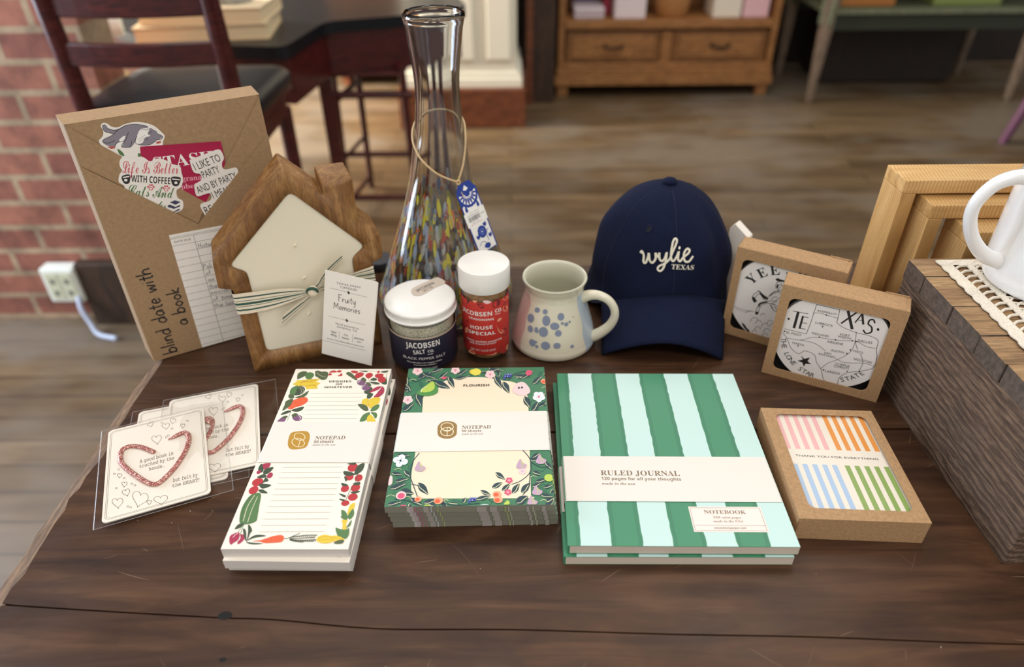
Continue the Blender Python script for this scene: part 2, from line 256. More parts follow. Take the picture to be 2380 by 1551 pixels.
ART={
'veg':[
('P','olive',0,[-40.2,87.8,-41.9,95.6,-39.4,99.5,-35.1,99.9,-32.6,96.4,-34.8,92.1,-37.9,89.5]),
('P','mgreen',0,[-33.5,91.2,-34.2,96.4,-31.4,98.6,-27.8,97.3,-25.9,93.8,-27,89.5,-28.5,86.5,-31.7,88.6]),
('P','olive',0,[-25.4,96.4,-26.3,99.9,-23.8,101.2,-20.1,99.5,-17.4,99.9,-13.7,98.1,-12.6,92,-13.6,87.7,-17.8,87.3,-21.3,90.3,-24.6,92.9]),
('L','cream',0.25,[-24.2,98.2,-20.4,93.8,-14.4,91.2]),
('P','tomato',0,[-12.6,98.1,-11.5,100.3,-9,101.5,-6.2,100.3,-6.1,98.3]),
('D','tomato',0,[-3.4,99.9,2.2,1.82,0]),
('P','tomato',0,[-12.8,93.8,-11.9,97.3,-9.7,96,-9.6,94.2]),
('P','tomato',0,[-3.6,93.3,-2,94.6,-0.9,97.3,0.9,93.8,-1.5,92.5]),
('Q','lemon',0,[-42.8,81,-39.5,85.2,-42.5,86.1,-36.7,86.9,-27.3,88.2,-18.7,88.6,-22,84.3,-17.3,82.6,-19.5,78.4,-17.8,74.3,-28,73.5,-31.4,78.5,-36.6,78,-42.5,80.1]),
('L','rust',0.5,[-35.4,81.8,-33.9,84.4,-27.4,84.3,-21.6,87.3]),
('L','rust',0.4,[-35.9,83.5,-30.1,86.5,-22.9,88.2]),
('L','rust',0.5,[-35.9,79.3,-30.2,78,-24.1,79.7,-20.6,78.4]),
('P','mgreen',0,[-42.6,70.2,-42.3,75.1,-38.4,78.9,-36.3,76.8,-36.7,70.2,-36.9,64.9,-41.4,66.9]),
('P','dgreen',0,[-36.7,70.2,-36.8,76.8,-33.9,78,-30,75.1,-29.3,70.2,-31.4,66.1,-36.9,64.9]),
('L','cream',0.2,[-36.1,76,-32.6,72.6,-31.6,66.9]),
('L','cream',0.2,[-34.2,76.8,-30.4,72.6,-30.5,68.5]),
('P','olive',0,[-35.7,62.1,-30.7,65.3,-25.6,71.4,-25.9,65.3,-28.3,62.1,-32.7,60.9]),
('P','olive',0,[-42.4,65.7,-39.6,66.9,-36.4,62.9,-37.3,60.5,-40.9,60.9]),
('P','coral',0,[-38.2,47.1,-36.2,54.1,-36.2,58.1,-31.3,61.3,-26.3,62.5,-23.5,59.7,-23,55.7,-26.6,51,-32.5,47.9,-34,46,-36.6,46]),
('L','rust',0.25,[-35.8,56.5,-30.6,52.6,-30.6,48.7]),
('L','rust',0.25,[-32.1,60.5,-28.3,55.7,-28.1,51]),
('L','rust',0.25,[-28.2,61.7,-25,57.3,-25.1,53.3]),
('P','olive',0,[-42.3,44,-42.3,51.8,-42.6,56.5,-39.2,59.7,-36.5,59.3,-36.6,51.8,-39,47.1]),
('P','dgreen',0,[-42.2,38.3,-40.3,42.5,-35.7,44.4,-34.2,42.9,-37.1,40.2]),
('P','dgreen',0,[-33.9,43.7,-33,46,-24.6,49.4,-25,44.8,-28.5,42.5]),
('L','dgreen',0.3,[-35.4,46.3,-34.5,41.8,-34.2,31.2]),
('P','plum',0,[-42.9,29,-41.1,34.2,-38.7,36.8,-36.1,36.5,-36.1,32.7,-36.8,29.8]),
('P','plum',0,[-31.1,35,-30.1,38.7,-26.5,38.7,-23.1,36.5,-22.2,32.7,-24.4,30.7,-28.1,31.2]),
('P','olive',0,[-40.3,35,-37.4,37.6,-35.2,36.1,-36.9,33.8]),
('P','olive',0,[-32.4,38,-30.6,40.6,-27.6,39.9,-27.7,37.6,-30.2,35.3]),
('L','white',0.5,[-26.3,38,-23.8,35,-23.9,32.4]),
('P','olive',0,[3.7,96.4,5.9,99,10.4,95.5,16.3,87.7,14.3,86.9,9.1,91.2]),
('P','tomato',0,[7.4,99.9,9.9,101.2,14.5,99.9,13.5,96.8,10.1,97.2]),
('P','tomato',0,[12.7,92,13.5,96.4,17,98.5,20.6,96.8,20.2,92.9,16.5,89.4,14.2,89.9]),
('P','tomato',0,[22.5,93.7,23.9,96.8,27,97.6,29.7,94.6,28.7,91.1,26.3,89,23.9,90.7]),
('P','tomato',0,[31.8,92,32.3,95.5,36,96.3,39.4,95.4,39,91.1,35,89.4]),
('P','tomato',0,[35.4,86.8,36.3,91.1,40.6,91.5,42.6,87.7,42.3,84.3,39.9,82.2,36.9,84.3]),
('P','tomato',0,[32.8,97.6,33.6,100.7,35.2,99.8,34.8,97.2]),
('P','dgreen',0,[28.3,86.8,31,90.3,34.6,88.1,32.9,85.6]),
('P','dgreen',0,[28.2,84.3,34.3,83.9,38.4,81.3,34.8,80.5,31.4,81.7]),
('P','dgreen',0,[15.5,100.7,21.5,100.9,24,99.4,20.8,98.8]),
('P','dgreen',0,[39.3,82.6,42.7,85.1,42.3,92.8,44.8,81.7,42.4,80.1]),
('P','dgreen',0,[36.2,98.8,40.3,100.7,43.6,100.7,40.7,97.6]),
('P','dgreen',0,[25.4,70.1,28.7,72.6,31.2,76.7,32.9,72.6,31.7,67.7,28.2,66.5]),
('P','dgreen',0,[29.4,62.8,29.7,66.9,32.7,68.1,34.6,66,32.9,60.8,30.3,60.4]),
('L','dgreen',0.35,[14.9,100.9,23.8,100.5,31.6,99.8,43.6,100.7]),
('L','dgreen',0.3,[26.3,89,27.8,85.1,32.7,80.1,38.1,80.1]),
('L','dgreen',0.3,[42.6,99.8,42.4,93.7,43.1,82.6]),
('P','plum',0,[17.1,81.8,17.1,86,20.6,87.7,24.3,85.1,24.1,80.5,20.6,78.8]),
('P','olive',0,[19.5,87.7,21.1,90.7,24.4,87.7,24.5,84.3]),
('L','white',0.5,[17.8,82.6,18.4,85.1,19.8,86.4]),
('P','plum',0,[22.4,75.1,22.7,79.2,25.5,81.3,29.7,79.2,30.4,75.1,28.3,71.8,25.1,71.8]),
('P','olive',0,[24.8,82.6,27.9,83.4,30.7,79.2,29.4,77.6]),
('L','white',0.5,[22.9,75.1,23.4,78,24.8,79.7]),
('P','crim',0,[30.5,68.5,32.8,73.4,36,76.7,40.1,77.5,38.7,73.4,34.4,70.1]),
('P','crim',0,[35.7,62.8,37.6,66.9,39.2,73.4,41.2,77.5,43.7,73.4,43.8,67.7,40.9,62.8,38,61.6]),
('L','white',0.5,[35.8,65.2,38.5,70.9,40.4,75.9]),
('P','lemon',0,[26.1,54.9,26.4,58.8,29.7,60.8,31.6,58.8,31.4,54.1,33.7,50.2,30.6,50.2,27.2,52.9]),
('P','lemon',0,[31.8,54.9,32.2,58.8,35.9,61.6,40.5,62,42.3,58.8,41.4,53.3,37.8,50.2,35.3,46.7,33.3,49.4]),
('L','rust',0.2,[31.1,58.8,31.9,54.1,33.7,50.2]),
('P','olive',0,[23.2,52.1,27,52.9,31.6,50.2,34.1,44.8,31.8,43.3,27.7,46.3]),
('P','mgreen',0,[35.8,44,37.4,49.4,42.1,52.5,42.8,47.9,40.4,44,37,42.9]),
('P','mgreen',0,[28.9,30.1,30.2,37.9,33.2,41,36.2,41.3,35.4,34.2,33.1,30.5]),
('P','lemon',0,[35.7,29.8,34.7,35.7,36.7,38.7,39.7,35.7,42.8,29.8]),
('P','mgreen',0,[36.7,41.7,41.3,41.3,43,37.2,42.1,33.5,39.4,37.9]),
('K','rule',0.3,[-22.8,67.6,25.3,67.8]),
('K','rule',0.3,[-22.5,62.1,25.7,62.4]),
('K','rule',0.3,[-22.4,56.3,25.3,56.5]),
('K','rule',0.3,[-22.8,50.4,24.8,50.7]),
('K','rule',0.3,[-22.7,45,25.8,45.2]),
('K','rule',0.3,[-22.8,39.2,25.9,39.5]),
('K','rule',0.3,[-21.1,33.5,25.9,33.6]),
('T', 'ink', 0, ['VEGGIES', 'bs', -10.1, 83.2, 0.8, 21.2, 2.8]),
('T', 'ink', 0, ['OR', 'bs', -2.6, 79.5, 0.9, 6.2, 2.3]),
('T', 'ink', 0, ['WHATEVER', 'bs', -12.4, 75.1, 0.4, 25.9, 2.51]),
('P','crim',0,[-40.2,-20.9,-34.1,-19.8,-34.7,-25.6,-38,-26.4]),
('P','dgreen',0,[-42.5,-24.9,-41,-20.4,-37.5,-28,-40.3,-30.3]),
('P','dgreen',0,[-36.8,-26.4,-30.5,-24.1,-32.2,-30.3,-36.4,-31.9]),
('D','crim',0,[-30.8,-33.1,2.2,3.04,0]),
('D','crim',0,[-40.8,-29.6,1.7,1.96,0]),
('P','dgreen',0,[-40.6,-35,-36.4,-31.9,-32.8,-34.2,-36.8,-36]),
('D','tomato',0,[-38.4,-40.3,4.3,4.3,0]),
('D','tomato',0,[-39.1,-48.5,3.6,4.18,0]),
('P','dgreen',0,[-34.3,-41.8,-33.7,-35,-30.3,-38.8,-33.3,-40.3]),
('P','dgreen',0,[-36.4,-43.3,-35.1,-41.8,-26.7,-43.3,-32.4,-47]),
('P','dgreen',0,[-35.3,-48.5,-32.2,-47.8,-27.2,-51.4,-32.2,-51.4]),
('P','mgreen',0,[-40.4,-78.7,-42.5,-66.4,-40.6,-55.1,-36.1,-51.4,-32,-52.9,-29.8,-65,-28.3,-73.3,-27.8,-78.7,-32.3,-81.4,-37.1,-81.4]),
('L','cream',0.4,[-37.4,-78.7,-38.6,-65,-36.6,-53.6]),
('L','cream',0.35,[-33.8,-80.1,-34.4,-67.8,-33.9,-55.1]),
('L','dgreen',0.4,[-39.5,-77.4,-41.2,-63.6,-38.8,-53.6]),
('P','dgreen',0,[-41.5,-86,-39.8,-81.4,-35.5,-81.4,-38.5,-85.4]),
('D','tomato',0,[33.6,-24.5,4.1,4.57,0]),
('D','tomato',0,[32.8,-34.9,3.4,3.47,0]),
('D','tomato',0,[40.4,-35.7,3.1,3.77,0]),
('D','tomato',0,[31.8,-46.9,3.2,3.57,0]),
('D','tomato',0,[39.8,-45.9,3.6,4.06,0]),
('D','tomato',0,[39.6,-55.4,3.7,3.67,0]),
('D','tomato',0,[35,-61.4,3.1,2.77,0]),
('L','dgreen',0.4,[38.9,-21.6,38.7,-38.7,36.2,-49.1,34.7,-58.6]),
('P','dgreen',0,[36.4,-32.6,36.9,-23.2,42.1,-19.7,41.8,-27.9]),
('P','dgreen',0,[27,-28.7,33.5,-29.5,36.4,-32.6,29.6,-33.4]),
('P','dgreen',0,[37,-41.7,41.8,-39.9,42.8,-42.5,39.6,-43.5]),
('P','dgreen',0,[27.8,-41,32.6,-42.5,33.5,-44,29.6,-44.4]),
('P','dgreen',0,[30.9,-39.5,28.6,-34.1,31.6,-36.4]),
('P','dgreen',0,[28.1,-51.8,33.8,-53.8,33,-55.7]),
('P','dgreen',0,[29.2,-57.1,34.1,-58.1,32.7,-59.6]),
('P','dgreen',0,[37,-50.6,41.8,-49.1,44.2,-49.9,40.1,-52.1]),
('P','dgreen',0,[28.2,-20.4,35,-19.2,34.3,-21.6]),
('P','lemon',0,[38.7,-71.8,39,-63.5,42.4,-61.4,42.6,-67.7,40.8,-72.5]),
('P','mgreen',0,[33.4,-68.4,37,-69.8,39.8,-75.9,36.2,-76.6]),
('P','mgreen',0,[39.4,-73.9,41.9,-67,43.8,-72.5,41.7,-77]),
('K','rule',0.3,[-22.9,-24.4,25.7,-23.9]),
('K','rule',0.3,[-23,-30,26,-29.6]),
('K','rule',0.3,[-23.2,-35.7,25.8,-35.3]),
('K','rule',0.3,[-22.9,-41.8,25.6,-41.4]),
('K','rule',0.3,[-23,-47.4,25.6,-47]),
('K','rule',0.3,[-23,-53.2,25.7,-52.7]),
('K','rule',0.3,[-22.9,-59.1,25.7,-58.6]),
('K','rule',0.3,[-23,-65,25.5,-64.6]),
('K','rule',0.3,[-23,-70.7,25.7,-70.3]),
('K','rule',0.3,[-23,-76.8,25.7,-76.4]),
('K','rule',0.3,[-22.9,-82.7,25.6,-82.3]),
('K','rule',0.3,[-22.8,-88.6,25.6,-88.2]),
('L','mgreen',0.4,[-37.8,-88.9,-37.1,-84.6,-36.3,-81.9]),
('L','mgreen',0.4,[-35.6,-91.5,-35.9,-86.6,-36,-81.9]),
('P','crim',0,[-42.1,-95.7,-42.4,-91.8,-37.8,-88.9,-35.8,-91.8,-35.6,-95.6,-37.9,-98.2,-39.6,-100.1,-41,-98.2]),
('P','crim',0,[-35.5,-97.6,-34.4,-94.4,-35.5,-91.1,-33.3,-91.1,-31.5,-94.4,-32.3,-97.5,-34.3,-99.6]),
('L','white',0.35,[-37.5,-89.9,-39.2,-91.2,-40.1,-93.7]),
('L','white',0.4,[-35.3,-92.4,-35,-95.6,-36,-97.6]),
('P','dgreen',0,[-34.9,-87.2,-34.6,-85.6,-32.5,-87.9,-30.4,-93.7,-29.1,-96.9,-31.1,-95]),
('P','dgreen',0,[-32.6,-82.6,-31.3,-82.6,-28.2,-87.2,-28.8,-90.5,-28.7,-95,-29,-96.9,-30.7,-88.5]),
('P','dgreen',0,[-28.8,-96.3,-25.7,-92.1,-21.2,-91.2,-16.4,-92.1,-19.6,-93,-24.5,-94]),
('P','dgreen',0,[-29.5,-97.5,-24.3,-98.2,-16.8,-98.8,-20.7,-99.7,-26,-99.4]),
('P','coral',0,[-25.2,-96.9,-19.2,-95.9,-15.5,-94.3,-11.3,-92.4,-6.3,-91.4,-3.7,-92.4,-2.7,-94.9,-4.1,-97.5,-9.6,-98.3,-15.8,-98.5,-19.4,-97.2]),
('L','rust',0.18,[-18,-94.8,-16.9,-96.2,-16.7,-98]),
('L','rust',0.18,[-16.6,-94.6,-15.5,-96.2,-15.2,-98]),
('L','rust',0.18,[-15.2,-94.4,-14,-96.2,-13.8,-98]),
('L','rust',0.18,[-13.8,-94.2,-12.5,-96.2,-12.3,-98]),
('L','rust',0.18,[-12.3,-94,-11.1,-96.2,-10.9,-98]),
('L','rust',0.18,[-10.9,-93.7,-9.6,-96.2,-9.4,-98]),
('L','rust',0.18,[-9.5,-93.5,-8.1,-96.2,-7.9,-98]),
('L','rust',0.18,[-8.1,-93.3,-6.7,-96.2,-6.5,-98]),
('L','rust',0.18,[-6.7,-93.1,-5.2,-96.2,-5,-98]),
('L','rust',0.18,[-5.3,-92.9,-3.7,-96.2,-3.6,-98]),
('L','dgreen',0.55,[-2.5,-94.6,0.2,-94.2,3.4,-92.4,7.5,-89.8]),
('L','dgreen',0.55,[0.2,-94,7.6,-92.3,13.7,-91.4,20.8,-91.4]),
('L','dgreen',0.55,[1.4,-94.6,9.2,-94.3,19.5,-93.6]),
('L','dgreen',0.55,[1.5,-95.1,9.6,-95.9,20.7,-95.2]),
('L','dgreen',0.55,[1.6,-95.4,9.8,-96.8,19.8,-96.9]),
('L','dgreen',0.55,[1.7,-95.9,6.2,-97.1,12.2,-97.8]),
('L','dgreen',0.5,[2.7,-93.6,3.2,-91.8]),
('L','dgreen',0.5,[3.2,-95.6,4.6,-96.8]),
('L','dgreen',0.5,[4.1,-93.6,4.5,-91.8]),
('L','dgreen',0.5,[4.6,-95.6,6,-96.8]),
('L','dgreen',0.5,[5.4,-93.6,5.9,-91.8]),
('L','dgreen',0.5,[5.9,-95.6,7.3,-96.8]),
('L','dgreen',0.5,[6.8,-93.6,7.3,-91.8]),
('L','dgreen',0.5,[7.3,-95.6,8.7,-96.8]),
('L','dgreen',0.5,[8.2,-93.6,8.7,-91.8]),
('L','dgreen',0.5,[8.7,-95.5,10,-96.8]),
('L','dgreen',0.5,[9.5,-93.6,10,-91.8]),
('L','dgreen',0.5,[10,-95.5,11.4,-96.8]),
('L','dgreen',0.5,[10.9,-93.6,11.4,-91.8]),
('L','dgreen',0.5,[11.4,-95.5,12.7,-96.8]),
('L','dgreen',0.5,[12.3,-93.6,12.8,-91.8]),
('L','dgreen',0.5,[12.7,-95.5,14.1,-96.8]),
('L','dgreen',0.5,[13.6,-93.6,14.1,-91.8]),
('L','dgreen',0.5,[14.1,-95.5,15.5,-96.8]),
('L','dgreen',0.5,[15,-93.6,15.5,-91.8]),
('L','dgreen',0.5,[15.5,-95.5,16.8,-96.8]),
('L','dgreen',0.5,[16.4,-93.6,16.9,-91.8]),
('L','dgreen',0.5,[16.8,-95.5,18.2,-96.8]),
('L','dgreen',0.5,[17.7,-93.6,18.2,-91.8]),
('L','dgreen',0.5,[18.2,-95.5,19.5,-96.8]),
('L','dgreen',0.5,[19.1,-93.6,19.6,-91.8]),
('L','dgreen',0.5,[19.6,-95.5,20.9,-96.8]),
('P','lemon',0,[21.1,-94.9,22.4,-92.3,26.3,-91.1,30.7,-92,37,-92,41.4,-95.5,40,-96.4,34.9,-96.8,30.6,-98.5,25.4,-98.6,21.8,-96.8]),
('L','rust',0.2,[21.9,-94.9,25.7,-93,32.6,-93.6,39.7,-94.8]),
('L','rust',0.2,[22.8,-96.5,27.3,-95.5,33.5,-95.2]),
('P','mgreen',0,[32.6,-84.8,36.3,-86.1,40.6,-86.4,42.5,-85.1,43.7,-91,41.8,-94.8,37.8,-92.9,35.4,-91.6]),
('P','olive',0,[34.2,-98.3,37.3,-95.8,41,-95.8,40.5,-98.7,36.5,-99.3]),
('P','lemon',0,[35.9,-77.8,39.9,-77.5,39.6,-81.1,40.8,-86.1,37.9,-86.1,37.3,-81.8]),
('P','mgreen',0,[40.5,-84.5,42.9,-77.4,43.1,-82.5,40.8,-84.8]),
('P','mgreen',0,[34.2,-74.8,36.5,-73.7,39.6,-75.8,38.4,-77.8]),
],
'vegband':[
('P','gold',0,[-26.2,3.1,-26.8,14.4,-21.3,17,-13.9,17,-10.1,12.6,-9,4.8,-9.8,-2,-15.8,-4.4,-22.6,-3.7]),
('L','cream',0.55,[-13.6,10.5,-13.2,8.8,-13.6,7.4,-14.7,6.5,-16.3,6.2,-18.1,6.5,-20,7.4,-21.6,8.8,-22.7,10.5,-23.1,12.2,-22.7,13.6,-21.6,14.6,-20,14.9,-18.1,14.6,-16.3,13.6,-14.7,12.2,-13.6,10.5]),
('L','cream',0.55,[-12.3,3.4,-11.9,1.5,-12.3,-0.2,-13.5,-1.3,-15.3,-1.7,-17.5,-1.3,-19.6,-0.2,-21.5,1.5,-22.8,3.4,-23.2,5.4,-22.8,7.1,-21.6,8.2,-19.8,8.6,-17.6,8.2,-15.4,7.1,-13.6,5.4,-12.3,3.4]),
('K','cream',0.5,[-16.2,-1.7,-16.6,8.2]),
('T', 'taupe', 0, ['NOTEPAD', 'se', -4.5, 7, 0.9, 25.3, 4.2]),
('T', 'taupe', 0, ['50 sheets', 'bs', -4.5, 2.7, 1.4, 16.5, 3.3]),
('T', 'taupe', 0, ['made in the usa', 'it', -4.8, -0.3, 0.9, 19, 2.2]),
],
'flo':[
('P','vellum',0,[-46.2,42.4,-40,47.4,-33.9,55,-30.1,63.7,-19,68.5,-7.7,69.9,9.4,69.2,24.2,64.5,35.5,61.6,44.3,51.8,47.5,39.8,47.5,3,47.1,-35.9,46.6,-74.6,44.9,-75.8,-11,-75.8,-43.2,-75.8,-44.6,-74.3,-47.2,-51.6,-46.7,-32.9,-46.2,-2.8,-45.7,23.5]),
('P','deep',0,[-54.3,68.7,-50.1,68,-47,69.9,-44.7,73.8,-42.6,78.5,-46.9,78.3,-50.6,76.8,-53.1,73.4]),
('L','pale',0.5,[-53.6,68.8,-50.1,70,-47,73.8,-43.2,78]),
('P','deep',0,[-50.5,76.8,-47.6,72.3,-44.3,69.7,-40.8,68.8,-37.2,68.4,-40.6,72.7,-44,75.9,-47.5,77.3]),
('L','pale',0.5,[-49.9,76.1,-46.7,73,-42.6,71.2,-37.9,68.8]),
('P','deep',0,[-62.3,48.7,-61.1,54.4,-61.3,60.3,-62.6,66.3,-64.4,72.5,-65.2,65.8,-65.2,59.4,-64.2,53.4]),
('L','pale',0.5,[-62.2,49.8,-62,55.6,-63.1,62.8,-64.3,71.3]),
('P','deep',0,[-38,63.9,-35,57.6,-31.5,54.5,-27.5,53.8,-23.2,53.9,-26.7,59.8,-30.4,63.8,-34.3,65.2]),
('L','pale',0.5,[-37.3,63,-33.9,58.9,-29.3,57,-24,54.4]),
('P','deep',0,[-26.1,71.8,-26.2,65.8,-24.9,61.2,-22.3,57.6,-19.4,54.4,-19.7,60.4,-20.8,65.7,-23,69.6]),
('L','pale',0.5,[-25.9,70.7,-25,65.6,-22.4,60.9,-19.7,55.2]),
('P','deep',0,[-42.6,78.5,-39.2,77.6,-36.4,78.5,-33.9,80.9,-31.5,83.8,-35.1,84.2,-38.3,83.6,-40.9,81.6]),
('L','pale',0.5,[-42,78.5,-39,78.9,-35.8,81.2,-32,83.6]),
('P','deep',0,[-20.1,67.5,-16.4,66.1,-13,66.7,-9.8,68.7,-6.6,71.2,-10.7,72,-14.5,71.8,-17.8,70.2]),
('L','pale',0.5,[-19.4,67.4,-15.9,67.4,-12,69.2,-7.3,71]),
('P','deep',0,[9.3,75.6,13,74.9,16.2,76.2,19.1,79.2,21.9,82.8,17.8,82.9,14.2,81.8,11.2,79.3]),
('L','pale',0.5,[10,75.7,13.3,76.4,16.9,79.3,21.2,82.4]),
('P','deep',0,[17.3,71.8,17,65.1,18.4,60,21.1,56.1,24.2,52.7,24,59.4,22.9,65.2,20.6,69.5]),
('L','pale',0.5,[17.4,70.6,18.3,65,21,59.8,23.9,53.6]),
('P','deep',0,[25.3,62.7,24.4,56.6,25.4,52.1,27.9,48.8,30.9,46,31.2,52.1,30.6,57.3,28.5,60.9]),
('L','pale',0.5,[25.3,61.6,25.8,56.6,28.1,52.2,30.6,46.8]),
('P','deep',0,[35.6,71.5,38.8,68.3,42.2,67.4,45.7,68.1,49.2,69.4,45.6,72.1,42,73.6,38.5,73.3]),
('L','pale',0.5,[36.3,71,39.6,69.4,43.8,69.6,48.6,69.5]),
('P','deep',0,[42.4,66.8,46.1,67.5,49.2,70,51.7,73.9,54.1,78.4,50.1,77,46.6,74.6,43.9,71]),
('L','pale',0.5,[43,67.1,46.3,69.1,49.6,73.2,53.5,77.8]),
('P','deep',0,[52.3,58.6,55.8,59.1,58.3,61.5,60.2,65.4,61.8,70,58.2,68.8,55.2,66.5,53.2,62.9]),
('L','pale',0.5,[52.9,58.9,55.7,60.7,58.2,64.9,61.3,69.4]),
('P','deep',0,[44.6,41.5,43.4,35.9,44.1,31.7,46.3,28.5,49,25.7,49.7,31.4,49.4,36.2,47.6,39.7]),
('L','pale',0.5,[44.5,40.5,44.7,35.9,46.7,31.6,48.8,26.5]),
('P','deep',0,[56.9,33.8,60,35,62.1,37.8,63.2,41.8,64.1,46.2,60.9,44.2,58.5,41.5,57.1,37.8]),
('L','pale',0.5,[57.4,34.2,59.7,36.5,61.5,40.8,63.7,45.6]),
('P','deep',0,[50.5,21.7,53.8,23,55.8,25.9,56.8,30,57.5,34.6,54.2,32.5,51.8,29.6,50.5,25.9]),
('L','pale',0.5,[51,22.1,53.4,24.5,55,28.9,57.1,33.9]),
('P','deep',0,[-53.3,47.6,-54,41.6,-52.9,36.8,-50.2,32.8,-47.1,29.2,-47,35.3,-47.8,40.7,-50,45]),
('L','pale',0.5,[-53.3,46.5,-52.6,41.3,-50.1,36.2,-47.4,30.1]),
('P','deep',0,[-62.7,23.8,-59.2,23.7,-56.8,25.6,-55.2,29.2,-54,33.4,-57.6,32.8,-60.5,31.1,-62.2,28]),
('L','pale',0.5,[-62.1,24,-59.4,25.3,-57.2,28.9,-54.5,32.9]),
('P','deep',0,[-59.1,50.3,-59.3,54.9,-60.6,58.3,-62.9,60.7,-65.5,62.7,-64.9,57.9,-63.7,54,-61.7,51.4]),
('L','pale',0.5,[-59.3,51.1,-60.3,54.8,-62.6,58.1,-65.2,62]),
('P','deep',0,[-17,73.4,-14,73.4,-11.7,75,-9.8,78,-8.2,81.5,-11.4,80.9,-14,79.5,-16,76.8]),
('L','pale',0.5,[-16.5,73.6,-14,74.7,-11.6,77.8,-8.6,81.1]),
('P','deep',0,[-34.9,68.3,-31.9,68.8,-29.6,70.9,-27.9,74.3,-26.5,78.2,-29.7,77,-32.3,75,-34.1,72]),
('L','pale',0.5,[-34.4,68.6,-31.9,70.2,-29.7,73.7,-26.9,77.7]),
('P','deep',0,[-62.6,-66.6,-58.6,-67.5,-55.3,-66.5,-52.6,-64.1,-50,-61.2,-54.2,-60.8,-57.9,-61.5,-60.8,-63.5]),
('L','pale',0.5,[-61.9,-66.6,-58.4,-66.2,-54.8,-63.9,-50.6,-61.4]),
('P','deep',0,[-53.9,-68,-51.5,-71.9,-48.8,-73.4,-46,-72.9,-43.1,-71.9,-45.9,-68.4,-48.7,-66.3,-51.5,-66.2]),
('L','pale',0.5,[-53.4,-68.5,-50.8,-70.7,-47.5,-71,-43.7,-71.7]),
('P','deep',0,[-41,-60.7,-40.4,-65.8,-38.5,-69.1,-35.6,-71.1,-32.3,-72.7,-33.3,-67.7,-35.1,-63.7,-37.7,-61.3]),
('L','pale',0.5,[-40.7,-61.5,-39.2,-65.4,-36.1,-68.4,-32.7,-72.1]),
('P','deep',0,[-59.7,-59.1,-56.5,-60.2,-53.6,-59.7,-51.1,-58.1,-48.6,-56.1,-52.1,-55.4,-55.3,-55.6,-58,-56.9]),
('L','pale',0.5,[-59.1,-59.2,-56.2,-59.2,-53,-57.7,-49.2,-56.2]),
('P','deep',0,[-63.3,-50,-61,-52.2,-58.8,-52.9,-56.6,-52.4,-54.4,-51.5,-57,-49.5,-59.4,-48.5,-61.6,-48.6]),
('L','pale',0.5,[-62.9,-50.3,-60.6,-51.4,-58,-51.3,-54.9,-51.4]),
('P','deep',0,[-53.4,-47.6,-52.9,-50.9,-51.5,-53,-49.5,-54.1,-47.3,-54.8,-48.2,-51.5,-49.5,-49,-51.3,-47.6]),
('L','pale',0.5,[-53.2,-48.1,-52.1,-50.6,-50,-52.3,-47.6,-54.5]),
('P','deep',0,[-45.5,-76.1,-43.8,-80.1,-41.4,-82.3,-38.5,-83.1,-35.5,-83.4,-37.6,-79.6,-40,-76.8,-42.8,-75.6]),
('L','pale',0.5,[-45.1,-76.7,-42.9,-79.5,-39.7,-81,-36,-83.1]),
('P','deep',0,[-34.8,-81.1,-31.5,-82.4,-28.7,-81.9,-26.3,-80.1,-24,-77.7,-27.5,-76.8,-30.6,-77,-33.2,-78.5]),
('L','pale',0.5,[-34.2,-81.2,-31.2,-81.2,-28.2,-79.5,-24.5,-77.8]),
('P','deep',0,[-62.3,-82.4,-59.1,-83.5,-56.4,-83.1,-53.9,-81.6,-51.6,-79.6,-55,-78.9,-58.1,-79,-60.7,-80.2]),
('L','pale',0.5,[-61.7,-82.5,-58.9,-82.5,-55.8,-81.1,-52.1,-79.7]),
('P','deep',0,[-44.9,-81.5,-46.4,-81.6,-46.9,-82.4,-46.8,-83.7,-46.3,-85.2,-45.1,-84.9,-44.3,-84.1,-44.2,-83]),
('L','pale',0.5,[-45.1,-81.6,-45.9,-82.2,-46,-83.6,-46.3,-85.1]),
('P','deep',0,[-31,-81.7,-30,-84.2,-28.6,-85.2,-27,-85.2,-25.3,-84.8,-26.5,-82.6,-27.9,-81.1,-29.5,-80.9]),
('L','pale',0.5,[-30.8,-82.1,-29.5,-83.5,-27.7,-84,-25.5,-84.6]),
('P','deep',0,[-5.2,-81.6,-3.3,-81.3,-2.5,-80.1,-2.4,-78.3,-2.6,-76.2,-4.4,-76.9,-5.5,-77.9,-5.8,-79.6]),
('L','pale',0.5,[-4.9,-81.4,-3.8,-80.5,-3.4,-78.6,-2.8,-76.5]),
('P','deep',0,[4.4,-78.1,7.6,-79.2,10.6,-78.9,13.3,-77.3,16,-75.3,12.5,-74.6,9.2,-74.7,6.4,-76]),
('L','pale',0.5,[5,-78.2,8.1,-78.3,11.4,-76.9,15.4,-75.5]),
('P','deep',0,[7.9,-69.4,9.4,-72.3,11.3,-73.8,13.6,-74.2,16,-74.3,14.2,-71.6,12.2,-69.7,10,-69]),
('L','pale',0.5,[8.3,-69.9,10.1,-71.7,12.6,-72.8,15.6,-74.1]),
('P','deep',0,[16.8,-66.7,19.6,-67.4,21.7,-66.5,23.4,-64.3,24.9,-61.6,22,-61.3,19.5,-62,17.7,-63.9]),
('L','pale',0.5,[17.3,-66.7,19.6,-66.2,21.8,-64.1,24.5,-61.8]),
('P','deep',0,[19.3,-50.8,20.2,-54.5,21.9,-56.7,24.2,-57.7,26.8,-58.3,25.5,-54.7,23.9,-52,21.7,-50.7]),
('L','pale',0.5,[19.6,-51.4,21,-54,23.6,-55.8,26.4,-57.9]),
('P','deep',0,[24.4,-69.9,27,-69.9,28.9,-68.4,30.1,-65.9,31,-62.9,28.3,-63.5,26.2,-64.9,24.8,-67.1]),
